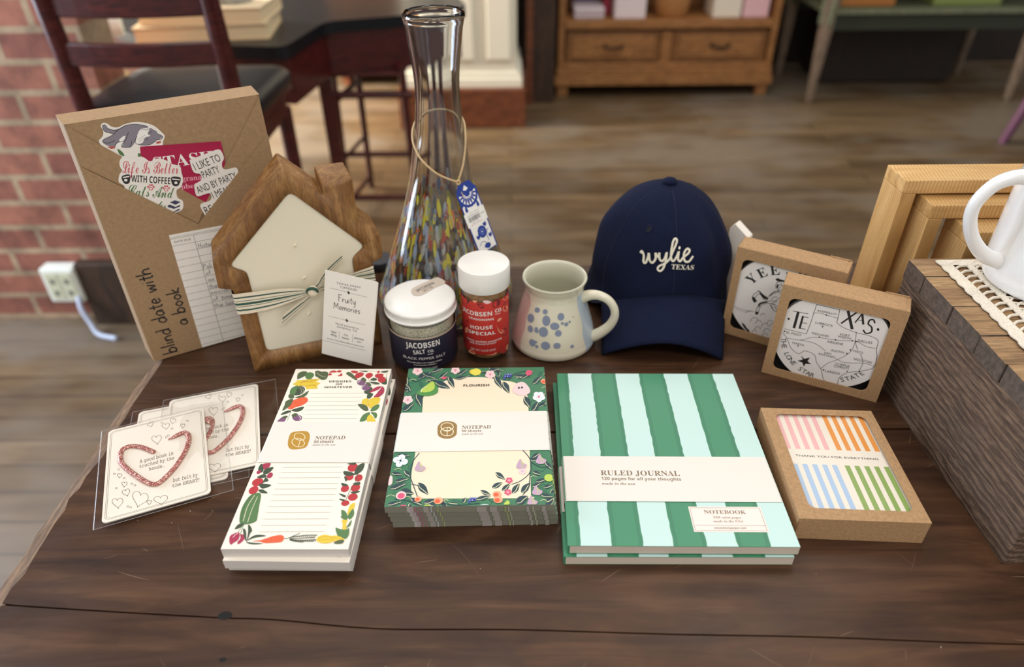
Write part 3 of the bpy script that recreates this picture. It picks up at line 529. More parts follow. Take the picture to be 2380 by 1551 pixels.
('L','pale',0.5,[24.8,-69.8,26.9,-68.7,28.6,-66.2,30.7,-63.3]),
('P','deep',0,[32.4,-72.5,35.3,-71.6,37,-69.5,37.8,-66.3,38.2,-62.7,35.3,-64.2,33.2,-66.3,32.2,-69.2]),
('L','pale',0.5,[32.8,-72.2,34.9,-70.4,36.2,-67,37.9,-63.2]),
('P','deep',0,[39.4,-72,42.7,-71.5,44.7,-69.4,45.8,-66.1,46.5,-62.2,43.2,-63.4,40.7,-65.4,39.4,-68.4]),
('L','pale',0.5,[39.9,-71.8,42.3,-70.1,44,-66.6,46.1,-62.7]),
('P','deep',0,[35,-82.2,38.6,-83.6,41.1,-82.5,42.9,-79.5,44.5,-75.8,40.8,-75.1,37.8,-75.8,35.8,-78.3]),
('L','pale',0.5,[35.6,-82.3,38.5,-81.9,40.9,-79.1,44,-76.1]),
('P','deep',0,[54.3,-74.7,56.3,-77.1,58.6,-77.9,61,-77.5,63.5,-76.7,61.2,-74.7,58.8,-73.5,56.4,-73.5]),
('L','pale',0.5,[54.7,-75.1,56.9,-76.3,59.8,-76.4,63.1,-76.6]),
('P','deep',0,[50.6,-61,53.2,-62.3,55.7,-62.1,58,-60.6,60.3,-58.6,57.4,-57.7,54.7,-57.7,52.4,-58.8]),
('L','pale',0.5,[51.1,-61.1,53.6,-61.3,56.5,-60,59.8,-58.7]),
('P','deep',0,[48.6,-50,49.6,-52.8,51.2,-54.2,53.1,-54.3,55.2,-54,53.9,-51.4,52.4,-49.7,50.5,-49.2]),
('L','pale',0.5,[48.9,-50.4,50.3,-52.2,52.4,-52.9,54.9,-53.8]),
('P','deep',0,[49.1,-34.6,51.4,-35.2,53.2,-34.3,54.5,-32.3,55.8,-29.9,53.4,-29.7,51.4,-30.4,49.9,-32.1]),
('L','pale',0.5,[49.5,-34.6,51.4,-34.1,53.3,-32.2,55.4,-30.1]),
('P','deep',0,[59.3,-40.2,59.3,-43.6,60.4,-45.9,62.2,-47.3,64.2,-48.3,63.8,-44.9,62.9,-42.3,61.3,-40.6]),
('L','pale',0.5,[59.4,-40.8,60.1,-43.4,62,-45.4,64,-47.9]),
('P','deep',0,[57.7,-81.4,59.8,-82.2,61.6,-81.6,63,-80,64.4,-78,62.2,-77.6,60.2,-78,58.6,-79.3]),
('L','pale',0.5,[58.1,-81.5,59.9,-81.2,61.8,-79.7,64.1,-78.1]),
('P','deep',0,[48.1,-66,50.1,-67,51.9,-66.5,53.4,-64.9,54.8,-63,52.6,-62.4,50.6,-62.6,49.1,-63.9]),
('L','pale',0.5,[48.4,-66.1,50.3,-66,52.2,-64.6,54.5,-63.1]),
('P','deep',0,[-16.3,-80.8,-14.5,-82.3,-12.7,-82.9,-10.7,-82.9,-8.8,-82.7,-10.8,-81.3,-12.8,-80.5,-14.7,-80.3]),
('L','pale',0.5,[-15.9,-81,-14.1,-81.9,-11.8,-82.2,-9.2,-82.6]),
('P','deep',0,[-61.4,-29.9,-58.6,-32,-55.8,-32.7,-53,-32.3,-50.3,-31.4,-53.5,-29.6,-56.5,-28.5,-59.3,-28.6]),
('L','pale',0.5,[-60.9,-30.2,-58.1,-31.3,-54.7,-31.2,-50.9,-31.4]),
('P','deep',0,[56.5,-67.4,58.7,-68.3,60.6,-68,62.4,-66.7,64.2,-65,61.9,-64.4,59.7,-64.5,57.9,-65.6]),
('L','pale',0.5,[56.9,-67.5,58.9,-67.5,61.2,-66.3,63.8,-65.1]),
('L','deep',0.7,[-43.2,-28.1,-47.6,-38.3,-48.3,-51.6,-44.5,-63.2,-40,-75]),
('L','deep',0.7,[41.4,-26.1,47.3,-37.3,46.8,-50.6,39.7,-59.5,32,-63.5]),
('L','deep',0.7,[46.9,-49.3,45.2,-66,40.3,-74.5]),
('L','deep',0.7,[-46.1,-61.9,-38.2,-64.5,-35.1,-67.1]),
('L','deep',0.7,[-64.9,71.6,-55,64.2,-47.9,73.1,-35.7,78.4]),
('L','deep',0.7,[29.9,64.4,37.9,75.1,51.8,78.5]),
('L','deep',0.7,[54.3,21.6,59,31.3,63.1,27.9]),
('L','deep',0.7,[-23.9,-78.9,-16.2,-82.6,-5.1,-83.3,7.8,-81.8]),
('L','deep',0.7,[48,-40,55.6,-45.5,63.5,-44.3]),
('L','deep',0.7,[-57.6,-76.5,-48,-78.4,-38.6,-80.4]),
('L','deep',0.7,[-64,25.4,-58,40.1,-53.2,46.8]),
('L','pale',0.45,[-63.9,-74.4,-60.8,-72.7,-57.4,-74.1]),
('L','pale',0.45,[-51.3,-75.9,-48.5,-74.2,-45.4,-75.5]),
('L','pale',0.45,[-20.3,-79.4,-18.3,-78.1,-16.2,-79]),
('L','pale',0.45,[53.5,-80.7,56,-79.3,58.3,-80.3]),
('L','pale',0.45,[46.9,-56.3,49.4,-54.8,51.8,-55.9]),
('L','pale',0.45,[-61.2,-46.6,-58.6,-45,-55.7,-46.2]),
('L','pale',0.45,[-62.1,65.4,-58.8,67.9,-54.9,66]),
('L','pale',0.45,[-46.5,63.4,-43.8,65.4,-40.8,64]),
('L','pale',0.45,[-1.2,71.5,1.3,73.4,3.9,72.1]),
('L','pale',0.45,[37.5,67.1,40.1,69,42.6,67.7]),
('L','pale',0.45,[60.4,52.5,63.3,54.5,66.1,53.1]),
('L','pale',0.45,[-66.4,53.2,-64.1,55.1,-61.5,53.8]),
('D','blush',0,[-57.5,37.5,2.1,2.82,0]),
('D','blush',0,[-59.7,35.3,2.2,2.82,0]),
('D','blush',0,[-62.3,37.5,2.1,2.82,0]),
('D','blush',0,[-61.8,41,2.1,2.93,0]),
('D','blush',0,[-58.9,41,2.2,2.92,0]),
('L','rose',0.3,[-60,38.5,-57.8,37.6]),
('L','rose',0.3,[-60,38.5,-59.7,35.7]),
('L','rose',0.3,[-60,38.5,-62.1,37.6]),
('L','rose',0.3,[-60,38.5,-61.7,40.8]),
('L','rose',0.3,[-60,38.5,-59,40.8]),
('D','rose',0,[-60,38.5,0.6,1.02,0]),
('D','blush',0,[-52.8,79.1,2.2,3.21,0]),
('D','blush',0,[-55.1,76.7,2.3,3.11,0]),
('D','blush',0,[-57.9,79.1,2.3,3.21,0]),
('D','blush',0,[-57.3,83.1,2.2,3.11,-3]),
('D','blush',0,[-54.2,83.1,2.3,3.11,-2]),
('L','rose',0.3,[-55.4,80.2,-53,79.3]),
('L','rose',0.3,[-55.4,80.2,-55.1,77.1]),
('L','rose',0.3,[-55.4,80.2,-57.6,79.3]),
('L','rose',0.3,[-55.4,80.2,-57.1,82.8]),
('L','rose',0.3,[-55.4,80.2,-54.3,82.8]),
('D','rose',0,[-55.4,80.2,0.6,1.1,0]),
('D','blush',0,[-17.3,79.5,2,2.81,-3]),
('D','blush',0,[-19.5,77.3,2,2.8,-3]),
('D','blush',0,[-21.9,79.5,2,2.81,-3]),
('D','blush',0,[-21.3,83,2,2.9,0]),
('D','blush',0,[-18.4,83,2,2.91,0]),
('L','rose',0.3,[-19.7,80.4,-17.6,79.6]),
('L','rose',0.3,[-19.7,80.4,-19.5,77.6]),
('L','rose',0.3,[-19.7,80.4,-21.7,79.6]),
('L','rose',0.3,[-19.7,80.4,-21.1,82.7]),
('L','rose',0.3,[-19.7,80.4,-18.6,82.7]),
('D','rose',0,[-19.7,80.4,0.6,1,0]),
('D','blush',0,[15.8,72.3,2.3,3.1,-2]),
('D','blush',0,[13.4,69.9,2.2,3.1,0]),
('D','blush',0,[10.8,72.3,2.2,3.1,-3]),
('D','blush',0,[11.7,76.2,2.2,3.1,-3]),
('D','blush',0,[14.8,76.1,2.2,3.2,0]),
('L','rose',0.3,[13.3,73.3,15.6,72.4]),
('L','rose',0.3,[13.3,73.3,13.4,70.3]),
('L','rose',0.3,[13.3,73.3,11.1,72.4]),
('L','rose',0.3,[13.3,73.3,11.8,75.8]),
('L','rose',0.3,[13.3,73.3,14.7,75.8]),
('D','rose',0,[13.3,73.3,0.7,1.1,0]),
('D','ice',0,[60.4,39.2,2.7,3.51,0]),
('D','ice',0,[57.4,36.5,2.6,3.5,0]),
('D','ice',0,[54.5,39.2,2.6,3.5,0]),
('D','ice',0,[55.7,43.6,2.7,3.61,0]),
('D','ice',0,[59.5,43.6,2.6,3.6,0]),
('L','rose',0.3,[57.5,40.4,60.2,39.3]),
('L','rose',0.3,[57.5,40.4,57.4,36.9]),
('L','rose',0.3,[57.5,40.4,54.8,39.3]),
('L','rose',0.3,[57.5,40.4,55.9,43.3]),
('L','rose',0.3,[57.5,40.4,59.3,43.3]),
('D','rose',0,[57.5,40.4,0.8,1.2,0]),
('D','rose',0,[31.6,-59.9,1.3,1.5,0]),
('D','rose',0,[30.1,-61.1,1.3,1.5,0]),
('D','rose',0,[28.6,-59.9,1.3,1.5,0]),
('D','rose',0,[29.2,-58,1.3,1.6,0]),
('D','rose',0,[31,-58,1.4,1.6,0]),
('L','blush',0.3,[30.1,-59.4,31.5,-59.9]),
('L','blush',0.3,[30.1,-59.4,30.1,-60.9]),
('L','blush',0.3,[30.1,-59.4,28.8,-59.8]),
('L','blush',0.3,[30.1,-59.4,29.3,-58.1]),
('L','blush',0.3,[30.1,-59.4,30.9,-58.1]),
('D','blush',0,[30.1,-59.4,0.4,0.6,0]),
('D','rose',0,[30.6,-72,1.3,1.5,0]),
('D','rose',0,[29.1,-73.2,1.3,1.5,0]),
('D','rose',0,[27.6,-72,1.3,1.5,0]),
('D','rose',0,[28.2,-70.2,1.3,1.5,0]),
('D','rose',0,[30,-70.2,1.3,1.5,0]),
('L','blush',0.3,[29.1,-71.5,30.4,-72]),
('L','blush',0.3,[29.1,-71.5,29.1,-73]),
('L','blush',0.3,[29.1,-71.5,27.8,-72]),
('L','blush',0.3,[29.1,-71.5,28.2,-70.3]),
('L','blush',0.3,[29.1,-71.5,29.9,-70.3]),
('D','blush',0,[29.1,-71.5,0.4,0.5,0]),
('D','blush',0,[42.4,-50.5,1.5,1.8,0]),
('D','blush',0,[40.6,-51.9,1.5,1.8,0]),
('D','blush',0,[38.9,-50.5,1.5,1.8,0]),
('D','blush',0,[39.6,-48.2,1.5,1.8,-4]),
('D','blush',0,[41.7,-48.2,1.6,1.8,-4]),
('L','mauve',0.3,[40.7,-49.9,42.2,-50.4]),
('L','mauve',0.3,[40.7,-49.9,40.6,-51.6]),
('L','mauve',0.3,[40.7,-49.9,39.1,-50.4]),
('L','mauve',0.3,[40.7,-49.9,39.7,-48.4]),
('L','mauve',0.3,[40.7,-49.9,41.6,-48.4]),
('D','mauve',0,[40.7,-49.9,0.4,0.7,0]),
('D','ice',0,[-54.3,-38,2.8,3.42,0]),
('D','ice',0,[-58.2,-40.4,2.8,3.42,0]),
('D','ice',0,[-61,-35.6,2.8,3.42,-2]),
('D','ice',0,[-57.1,-33.2,2.9,3.52,0]),
('L','deep',0.3,[-57.6,-36.8,-54.6,-37.8]),
('L','deep',0.3,[-57.6,-36.8,-58.2,-40]),
('L','deep',0.3,[-57.6,-36.8,-60.7,-35.7]),
('L','deep',0.3,[-57.6,-36.8,-57.1,-33.6]),
('D','deep',0,[-57.6,-36.8,0.8,1.22,0]),
('D','lemon',0,[-3.4,77.7,3,3.71,0]),
('D','lemonl',0,[-0.2,77.3,4.8,5.2,-1]),
('P','pear',0,[-52.8,48.5,-47.4,55.3,-40.3,64.8,-34.5,55,-34.5,47.3,-41.9,43.2,-50.8,45]),
('P','lime',0,[-49.3,51.8,-45.4,57.9,-39.7,63.9,-37.3,55.1,-40.2,50,-46.7,48.4]),
('L','pale',0.9,[-49,48.4,-48.8,52.7,-45.3,57]),
('P','blush',0,[33.7,49.4,36.6,58,43.4,61.8,48.8,54.3,49.7,46.5,44,42.4,37.5,44.2]),
('D','deep',0,[39.8,53.2,1,1.6,0]),
('D','deep',0,[42.6,53.5,1,1.6,0]),
('P','rose',0,[46.5,73.1,47.8,78.5,51.8,78.5,52.6,73.9,49.3,70.8]),
('D','blush',0,[-52.8,-73.5,4,4.13,-1]),
('D','rose',0,[-52.7,-73.9,2.8,2.93,0]),
('P','rose',0,[-32.2,69.2,-28.3,70.9,-26.8,69.4,-29.7,66.4]),
('P','mauve',0,[-45,-46.8,-44.3,-42,-42.5,-37.7,-40.4,-41.8,-36.8,-44.5,-38.3,-48.2,-41.7,-48.7]),
('L','lime',0.4,[-42,-40.4,-40.6,-44.5,-40.7,-48.2]),
('L','lime',0.4,[-41.5,-40.5,-39.1,-44.5,-39.1,-47.2]),
('P','mauve',0,[51.7,-40.5,53.1,-35.6,55.4,-31.3,57,-35.4,60.3,-38.2,58.2,-41.9,54.7,-42.4]),
('L','lime',0.4,[55.6,-34,56.4,-38.1,55.7,-41.9]),
('L','lime',0.4,[56.1,-34,57.9,-38.2,57.6,-40.9]),
('P','mauve',0,[35.9,-45.6,37.1,-40.8,39.4,-36.5,41.1,-40.6,44.3,-43.3,42.4,-47,39,-47.5]),
('L','lime',0.4,[39.6,-39.2,40.5,-43.2,39.9,-47]),
('L','lime',0.4,[40.1,-39.2,42,-43.3,41.7,-45.9]),
('P','mauve',0,[47.6,-73.2,48.9,-68.8,51.1,-64.8,52.7,-68.6,55.8,-71.1,53.8,-74.5,50.6,-74.9]),
('L','lime',0.4,[51.3,-67.3,52.1,-71,51.5,-74.5]),
('L','lime',0.4,[51.8,-67.3,53.5,-71.1,53.2,-73.5]),
('P','mauve',0,[43.6,-83.3,44.8,-79.1,47,-75.2,48.5,-78.9,51.6,-81.3,49.7,-84.6,46.5,-85]),
('L','lime',0.4,[47.2,-77.7,48,-81.3,47.4,-84.6]),
('L','lime',0.4,[47.7,-77.7,49.4,-81.3,49.1,-83.7]),
('D','peach',0,[-39.3,-77.4,2.8,2.72,0]),
('D','coral',0,[-39.8,-77.7,1.6,1.61,-4]),
('D','peach',0,[-23.8,-79.2,3.5,3.41,-2]),
('D','coral',0,[-24.5,-79.7,2.1,2.11,0]),
('D','peach',0,[20.7,-73.6,3.3,3.4,0]),
('D','coral',0,[20,-74,2,2,0]),
('D','peach',0,[21.6,-79,3.5,3.4,-2]),
('D','coral',0,[20.9,-79.5,2.1,2.1,0]),
('D','peach',0,[63.1,61.9,3,3.51,0]),
('D','coral',0,[62.5,61.5,1.8,2.1,-3]),
('D','berry',0,[28,72.7,1.2,1.5,0]),
('D','berry',0,[30.2,72.6,1.3,1.5,0]),
('D','berry',0,[32.5,72.6,1.3,1.5,0]),
('D','berry',0,[27.3,69.8,1.2,1.5,0]),
('D','berry',0,[29.5,69.8,1.3,1.4,-4]),
('D','berry',0,[31.8,69.7,1.3,1.5,0]),
('D','berry',0,[26.6,66.9,1.2,1.5,0]),
('D','ice',0,[28,73.1,0.3,0.5,0]),
('D','ice',0,[30.2,73,0.4,0.6,0]),
('D','ice',0,[32.5,73,0.4,0.5,0]),
('D','ice',0,[27.3,70.2,0.3,0.5,0]),
('D','ice',0,[29.5,70.1,0.4,0.6,0]),
('D','berry',0,[0.7,-77.4,1,1,0]),
('D','berry',0,[2.5,-77.4,1.1,1,0]),
('D','berry',0,[4.4,-77.4,1,1,0]),
('D','berry',0,[0.2,-79.3,1,1,0]),
('D','berry',0,[2,-79.3,1.1,1,0]),
('D','berry',0,[3.9,-79.3,1,0.9,0]),
('D','berry',0,[-0.3,-81.2,1,1,0]),
('D','ice',0,[0.7,-77.1,0.2,0.4,0]),
('D','ice',0,[2.5,-77.1,0.3,0.3,0]),
('D','ice',0,[4.4,-77.2,0.3,0.4,0]),
('D','ice',0,[0.2,-79,0.3,0.3,0]),
('D','ice',0,[2,-79.1,0.3,0.4,0]),
('D','lime',0,[61.3,-57.4,3.6,3.91,0]),
('P','rose',0,[-52.7,-85.5,-51.6,-83.2,-48.4,-83.2,-47.3,-85.2]),
('P','lime',0,[-34.4,-85.5,-33.2,-82.9,-30,-83.5,-30.3,-85.3]),
('P','ice',0,[7.4,-85,9.7,-83.4,13.3,-83.4,14.8,-84.9]),
('P','lime',0,[25.8,-83.9,28.6,-79.7,30.4,-82.2,29,-84.5]),
('P','blush',0,[-64,-62.8,-63.9,-53.3,-61.8,-54.6,-61.3,-61.6]),
('T', 'ink', 0, ['FLOURISH', 'bs', -11.1, 56, 0.5, 23.8, 3]),
],
'floband':[
('P','gold2',0,[-30.4,-1.6,-30.1,4.4,-26.3,9,-20,9.3,-14.7,5.7,-13.9,-1.9,-14.3,-7.9,-18.7,-11.7,-24.8,-11.6,-29.2,-8.3]),
('L','cream',0.7,[-17.2,2.4,-17.5,0.5,-18.6,-1,-20.2,-2,-22.2,-2.4,-24.2,-2,-25.9,-0.9,-27.2,0.7,-27.7,2.6,-27.4,4.4,-26.4,6,-24.8,7,-22.8,7.4,-20.8,7,-19,5.9,-17.8,4.2,-17.2,2.4]),
('L','cream',0.7,[-16.7,-3.8,-17,-5.7,-18,-7.3,-19.7,-8.4,-21.7,-8.7,-23.8,-8.3,-25.6,-7.2,-26.9,-5.6,-27.5,-3.6,-27.2,-1.7,-26.1,-0,-24.4,1.1,-22.4,1.4,-20.3,1,-18.5,-0.2,-17.2,-1.8,-16.7,-3.8]),
('K','cream',0.6,[-22.4,1.6,-21.7,-9.2]),
('L','cream',0.6,[-25.5,-1.7,-22.1,-3.3,-19.3,-1.8,-20,1.5,-22.4,1.9]),
('T', 'taupe', 0, ['NOTEPAD', 'se', -9.7, -0.5, 0.7, 24.6, 4.1]),
('T', 'taupe', 0, ['50 sheets', 'bs', -9.6, -4.2, 0, 16.5, 2.5]),
('T', 'taupe', 0, ['made in the usa', 'it', -9.7, -7.9, 1.3, 18.3, 2.3]),
],
'jouband':[
('T', 'taupe', 0, ['RULED JOURNAL', 'se', -54.2, -31.6, -0.4, 63.7, 5.31]),
('T', 'taupe', 0, ['120 pages for all your thoughts', 'bs', -54.1, -36.6, -0.5, 63.7, 3.1]),
('T', 'taupe', 0, ['made in the usa', 'bi', -54.2, -41.6, -0.4, 26.4, 2.4]),
],
'joulabel':[
('T', 'taupe', 0, ['NOTEBOOK', 'se', 20.9, -70.2, -0.2, 31.9, 3.5]),
('T', 'taupe', 0, ['120 ruled pages', 'bi', 26.8, -74.6, -0.3, 21, 1.9]),
('T', 'taupe', 0, ['made in the USA', 'bi', 26.1, -78.3, 0, 22.3, 2]),
('K','taupe',0.25,[11.5,-81.1,64.7,-81.3]),
('T', 'taupe', 0, ['oneandonlypaper.com', 'bs', 25.4, -84.4, 0, 23.7, 1.6]),
],
'tyc':[
('T', 'grey', 0, ['THANK YOU FOR EVERYTHING', 'sa', -32.2, 5.4, -1.1, 66.6, 2.12]),
],
'card':[
('L','sepia',0.35,[-5.6,52.9,-5.4,53.9,-4.7,54.6,-3.8,54.4,-3.1,53.3,-3.1,51.8,-3.5,50.3,-4,48.8,-4.2,47.8,-4.2,47.4,-4.3,47.6,-4.9,48.2,-5.9,48.8,-7,49.6,-7.8,50.6,-8,52,-7.5,53.1,-6.7,53.4,-5.9,52.9,-5.6,52.4]),
('L','sepia',0.35,[7.4,45.8,7.9,46.9,8.9,47.2,10,46.2,10.5,44.4,10.3,42.5,9.4,40.9,8.6,39.5,8.1,38.3,8.1,37.8,8,38.2,7.4,39.3,6.3,40.9,5.1,42.6,4.3,44.6,4.3,46.4,5.2,47.4,6.2,47.2,7,46,7.3,45.1]),
('L','sepia',0.35,[14,50.1,14.6,50.7,15.4,50.5,16,49.1,16.1,47.4,15.5,46.1,14.5,45.2,13.6,44.6,13,43.9,12.9,43.5,12.9,43.8,12.7,45,12.2,46.8,11.6,48.8,11.4,50.8,11.8,52.2,12.6,52.6,13.4,51.8,13.8,50.5,13.8,49.6]),
('L','sepia',0.35,[21.8,39.3,22.1,39.9,22.7,39.9,23.3,39.1,23.5,37.8,23.2,36.7,22.6,35.9,22,35.1,21.6,34.5,21.5,34.2,21.5,34.4,21.3,35.3,20.7,36.5,20.2,37.8,19.9,39.2,20,40.3,20.6,40.8,21.2,40.4,21.6,39.5,21.7,38.9]),
('L','sepia',0.35,[-0.3,31.1,0.4,32.5,1.6,32.8,3,31.4,3.7,28.9,3.3,26.4,2.2,24.3,1.1,22.5,0.6,21,0.5,20.3,0.3,20.8,-0.4,22.4,-1.7,24.6,-3.3,27.1,-4.2,29.8,-4.1,32.3,-3.1,33.6,-1.7,33.1,-0.7,31.5,-0.4,30.2]),
('L','sepia',0.35,[-29.1,-5.3,-28.7,-4.9,-28.1,-5,-27.6,-5.8,-27.4,-7,-27.7,-7.9,-28.3,-8.6,-28.9,-9.1,-29.2,-9.6,-29.3,-9.9,-29.3,-9.6,-29.5,-8.8,-30.1,-7.7,-30.6,-6.4,-30.9,-5.1,-30.7,-4.1,-30.2,-3.8,-29.6,-4.3,-29.2,-5.1,-29.1,-5.7]),
('L','sepia',0.35,[-25,-17.3,-24.5,-16.7,-23.8,-16.9,-23.2,-17.8,-23,-19.2,-23.3,-20.2,-24,-21,-24.7,-21.6,-25.1,-22.2,-25.2,-22.5,-25.3,-22.2,-25.5,-21.3,-26.1,-20,-26.8,-18.4,-27.1,-17,-26.9,-15.9,-26.3,-15.5,-25.6,-16,-25.2,-17,-25.1,-17.6]),
('L','sepia',0.35,[-23.8,-26.9,-23.5,-25.8,-22.6,-25.4,-21.6,-26.2,-20.9,-27.8,-20.9,-29.5,-21.5,-31.1,-22.1,-32.6,-22.4,-33.7,-22.4,-34.2,-22.5,-33.8,-23.1,-32.9,-24.3,-31.6,-25.5,-30.1,-26.4,-28.4,-26.5,-26.7,-25.9,-25.7,-24.9,-25.8,-24.1,-26.7,-23.8,-27.5]),
('L','sepia',0.35,[-29.7,-35.3,-29,-34,-27.8,-33.9,-26.4,-35.4,-25.7,-37.8,-26,-40.1,-27.1,-41.9,-28.2,-43.4,-28.8,-44.8,-28.8,-45.4,-29,-44.9,-29.7,-43.3,-31.1,-41.1,-32.6,-38.6,-33.6,-36.1,-33.5,-33.8,-32.5,-32.7,-31.1,-33.3,-30.1,-34.9,-29.7,-36.1]),
('L','sepia',0.35,[-12.2,-36.9,-10.8,-35.8,-8.8,-36.7,-7.2,-39.7,-7,-43.3,-8.3,-45.8,-10.7,-47.2,-12.9,-48.2,-14.3,-49.4,-14.6,-50.2,-14.7,-49.4,-15.2,-46.9,-16.5,-43,-18,-38.6,-18.6,-34.5,-17.6,-31.7,-15.6,-31.2,-13.7,-33.1,-12.7,-36,-12.6,-37.8]),
('L','sepia',0.35,[-6.1,-46.5,-5.8,-46.1,-5.2,-46.1,-4.6,-46.8,-4.4,-47.9,-4.6,-48.8,-5.2,-49.5,-5.8,-50,-6.1,-50.5,-6.2,-50.8,-6.2,-50.6,-6.5,-49.9,-7,-48.8,-7.6,-47.7,-7.9,-46.5,-7.8,-45.6,-7.3,-45.2,-6.7,-45.6,-6.3,-46.3,-6.2,-46.9]),
('L','sepia',0.35,[2.6,-46.1,3.4,-45,5.1,-44.9,6.8,-46.2,7.6,-48.3,7.1,-50.3,5.6,-51.8,4.1,-53.2,3.3,-54.3,3.1,-54.9,3,-54.5,2.1,-53.1,0.4,-51.1,-1.5,-48.9,-2.6,-46.7,-2.4,-44.7,-1,-43.8,0.8,-44.3,2,-45.7,2.4,-46.8]),
('L','sepia',0.28,[5.2,49.1,5.1,48.7,4.9,48.4,4.7,48.3,4.3,48.3,4,48.6,3.8,48.9,3.6,49.3,3.5,49.8,3.6,50.2,3.8,50.5,4,50.6,4.4,50.5,4.7,50.3,4.9,50,5.1,49.5,5.2,49.1]),
('L','sepia',0.28,[13.4,37.1,13.4,36.7,13.2,36.4,12.9,36.3,12.6,36.4,12.3,36.6,12,36.9,11.9,37.4,11.8,37.8,11.9,38.2,12.1,38.5,12.3,38.6,12.7,38.5,13,38.3,13.2,38,13.4,37.5,13.4,37.1]),
('L','sepia',0.28,[26.7,42.7,26.6,42.3,26.4,42.1,26.1,41.9,25.8,42,25.5,42.2,25.2,42.6,25,43,25,43.4,25.1,43.8,25.3,44.1,25.5,44.2,25.9,44.2,26.2,44,26.4,43.6,26.6,43.2,26.7,42.7]),
('L','sepia',0.28,[8.4,27.2,8.3,26.8,8.1,26.6,7.9,26.5,7.5,26.5,7.2,26.7,7,27.1,6.8,27.5,6.8,27.9,6.8,28.3,7,28.5,7.3,28.7,7.6,28.6,7.9,28.4,8.1,28.1,8.3,27.6,8.4,27.2]),
('L','sepia',0.28,[10.1,28.7,10,28.4,9.9,28.1,9.6,28,9.3,28,9,28.2,8.7,28.6,8.5,29,8.5,29.4,8.6,29.8,8.7,30.1,9,30.2,9.3,30.1,9.6,29.9,9.9,29.6,10.1,29.2,10.1,28.7]),
('L','sepia',0.28,[-29.3,0.9,-29.4,0.6,-29.5,0.3,-29.8,0.2,-30.1,0.3,-30.4,0.5,-30.6,0.8,-30.8,1.2,-30.9,1.6,-30.8,1.9,-30.7,2.2,-30.4,2.3,-30.1,2.2,-29.8,2,-29.6,1.7,-29.4,1.3,-29.3,0.9]),
('L','sepia',0.28,[-32.5,-3.2,-32.6,-3.6,-32.7,-3.8,-33,-3.9,-33.3,-3.9,-33.6,-3.7,-33.8,-3.4,-34,-3,-34.1,-2.6,-34,-2.2,-33.9,-2,-33.6,-1.9,-33.3,-2,-33,-2.2,-32.8,-2.5,-32.6,-2.8,-32.5,-3.2]),
('L','sepia',0.28,[-24.7,-11.8,-24.8,-12.1,-24.9,-12.3,-25.2,-12.4,-25.4,-12.4,-25.7,-12.2,-26,-11.9,-26.2,-11.5,-26.2,-11.1,-26.2,-10.8,-26,-10.5,-25.8,-10.4,-25.5,-10.5,-25.2,-10.7,-24.9,-11,-24.8,-11.4,-24.7,-11.8]),
('L','sepia',0.28,[-18.8,-21,-18.8,-21.3,-19,-21.5,-19.2,-21.6,-19.5,-21.6,-19.8,-21.4,-20.1,-21.1,-20.2,-20.7,-20.3,-20.3,-20.2,-20,-20.1,-19.8,-19.8,-19.7,-19.6,-19.7,-19.3,-19.9,-19,-20.2,-18.9,-20.6,-18.8,-21]),
('L','sepia',0.28,[-16.3,-23.9,-16.4,-24.3,-16.6,-24.5,-16.8,-24.6,-17.1,-24.5,-17.4,-24.3,-17.6,-24,-17.8,-23.7,-17.8,-23.3,-17.8,-23,-17.6,-22.8,-17.4,-22.7,-17.1,-22.7,-16.8,-22.9,-16.6,-23.2,-16.4,-23.6,-16.3,-23.9]),
('L','sepia',0.28,[-30.4,-21.1,-30.5,-21.5,-30.6,-21.7,-30.9,-21.8,-31.1,-21.7,-31.4,-21.5,-31.7,-21.2,-31.8,-20.9,-31.9,-20.5,-31.9,-20.2,-31.7,-20,-31.5,-19.9,-31.2,-19.9,-30.9,-20.1,-30.7,-20.4,-30.5,-20.8,-30.4,-21.1]),
('L','sepia',0.28,[-21.3,-46.1,-21.3,-46.4,-21.5,-46.6,-21.7,-46.7,-22,-46.6,-22.2,-46.5,-22.5,-46.2,-22.6,-45.8,-22.7,-45.5,-22.7,-45.2,-22.5,-45,-22.3,-44.9,-22,-44.9,-21.7,-45.1,-21.5,-45.4,-21.3,-45.7,-21.3,-46.1]),
('L','sepia',0.28,[-19.1,-48,-19.1,-48.3,-19.3,-48.5,-19.5,-48.6,-19.8,-48.5,-20,-48.4,-20.3,-48.1,-20.5,-47.7,-20.5,-47.4,-20.5,-47.1,-20.3,-46.9,-20.1,-46.8,-19.8,-46.8,-19.5,-47,-19.3,-47.3,-19.1,-47.7,-19.1,-48]),
('T', 'sepia', 0, ['A good book is', 'mo', -13.9, 2.1, -0.4, 26.8, 4.1]),
('T', 'sepia', 0, ['touched by the', 'mo', -14.1, -4, -1, 27.7, 3.8]),
('T', 'sepia', 0, ['hands...', 'mo', -6.7, -10.2, -3.6, 12.8, 3.78]),
('T', 'sepia', 0, ['but felt by', 'mo', 11.9, -32.4, -3, 19.2, 3.99]),
('T', 'sepia', 0, ['the HEART!', 'mo', 11.1, -38.3, -4.4, 21, 3.77]),
],
'clip':[
('L','x',4.6,[-1.7,9.6,-8.7,17.6,-15.8,23.9,-22.8,26.5,-28,23.7,-29,15.6,-27.5,6.6,-22.1,-3.9,-15.2,-14.9,-8.5,-24.3,-3.5,-29.1,1.5,-29.9,8.3,-23.6,15.3,-14.5,21.8,-1.9,25.8,10.8,26.1,21.1,23.1,26.2,19,25.7,13.5,23.5,9.5,22]),
],
'texc':[
('K','ink',0.45,[10.6,54.6,30.5,54.5,31.5,67.9,32,88.2,51.9,88,52.4,80.5,52.7,74.3]),
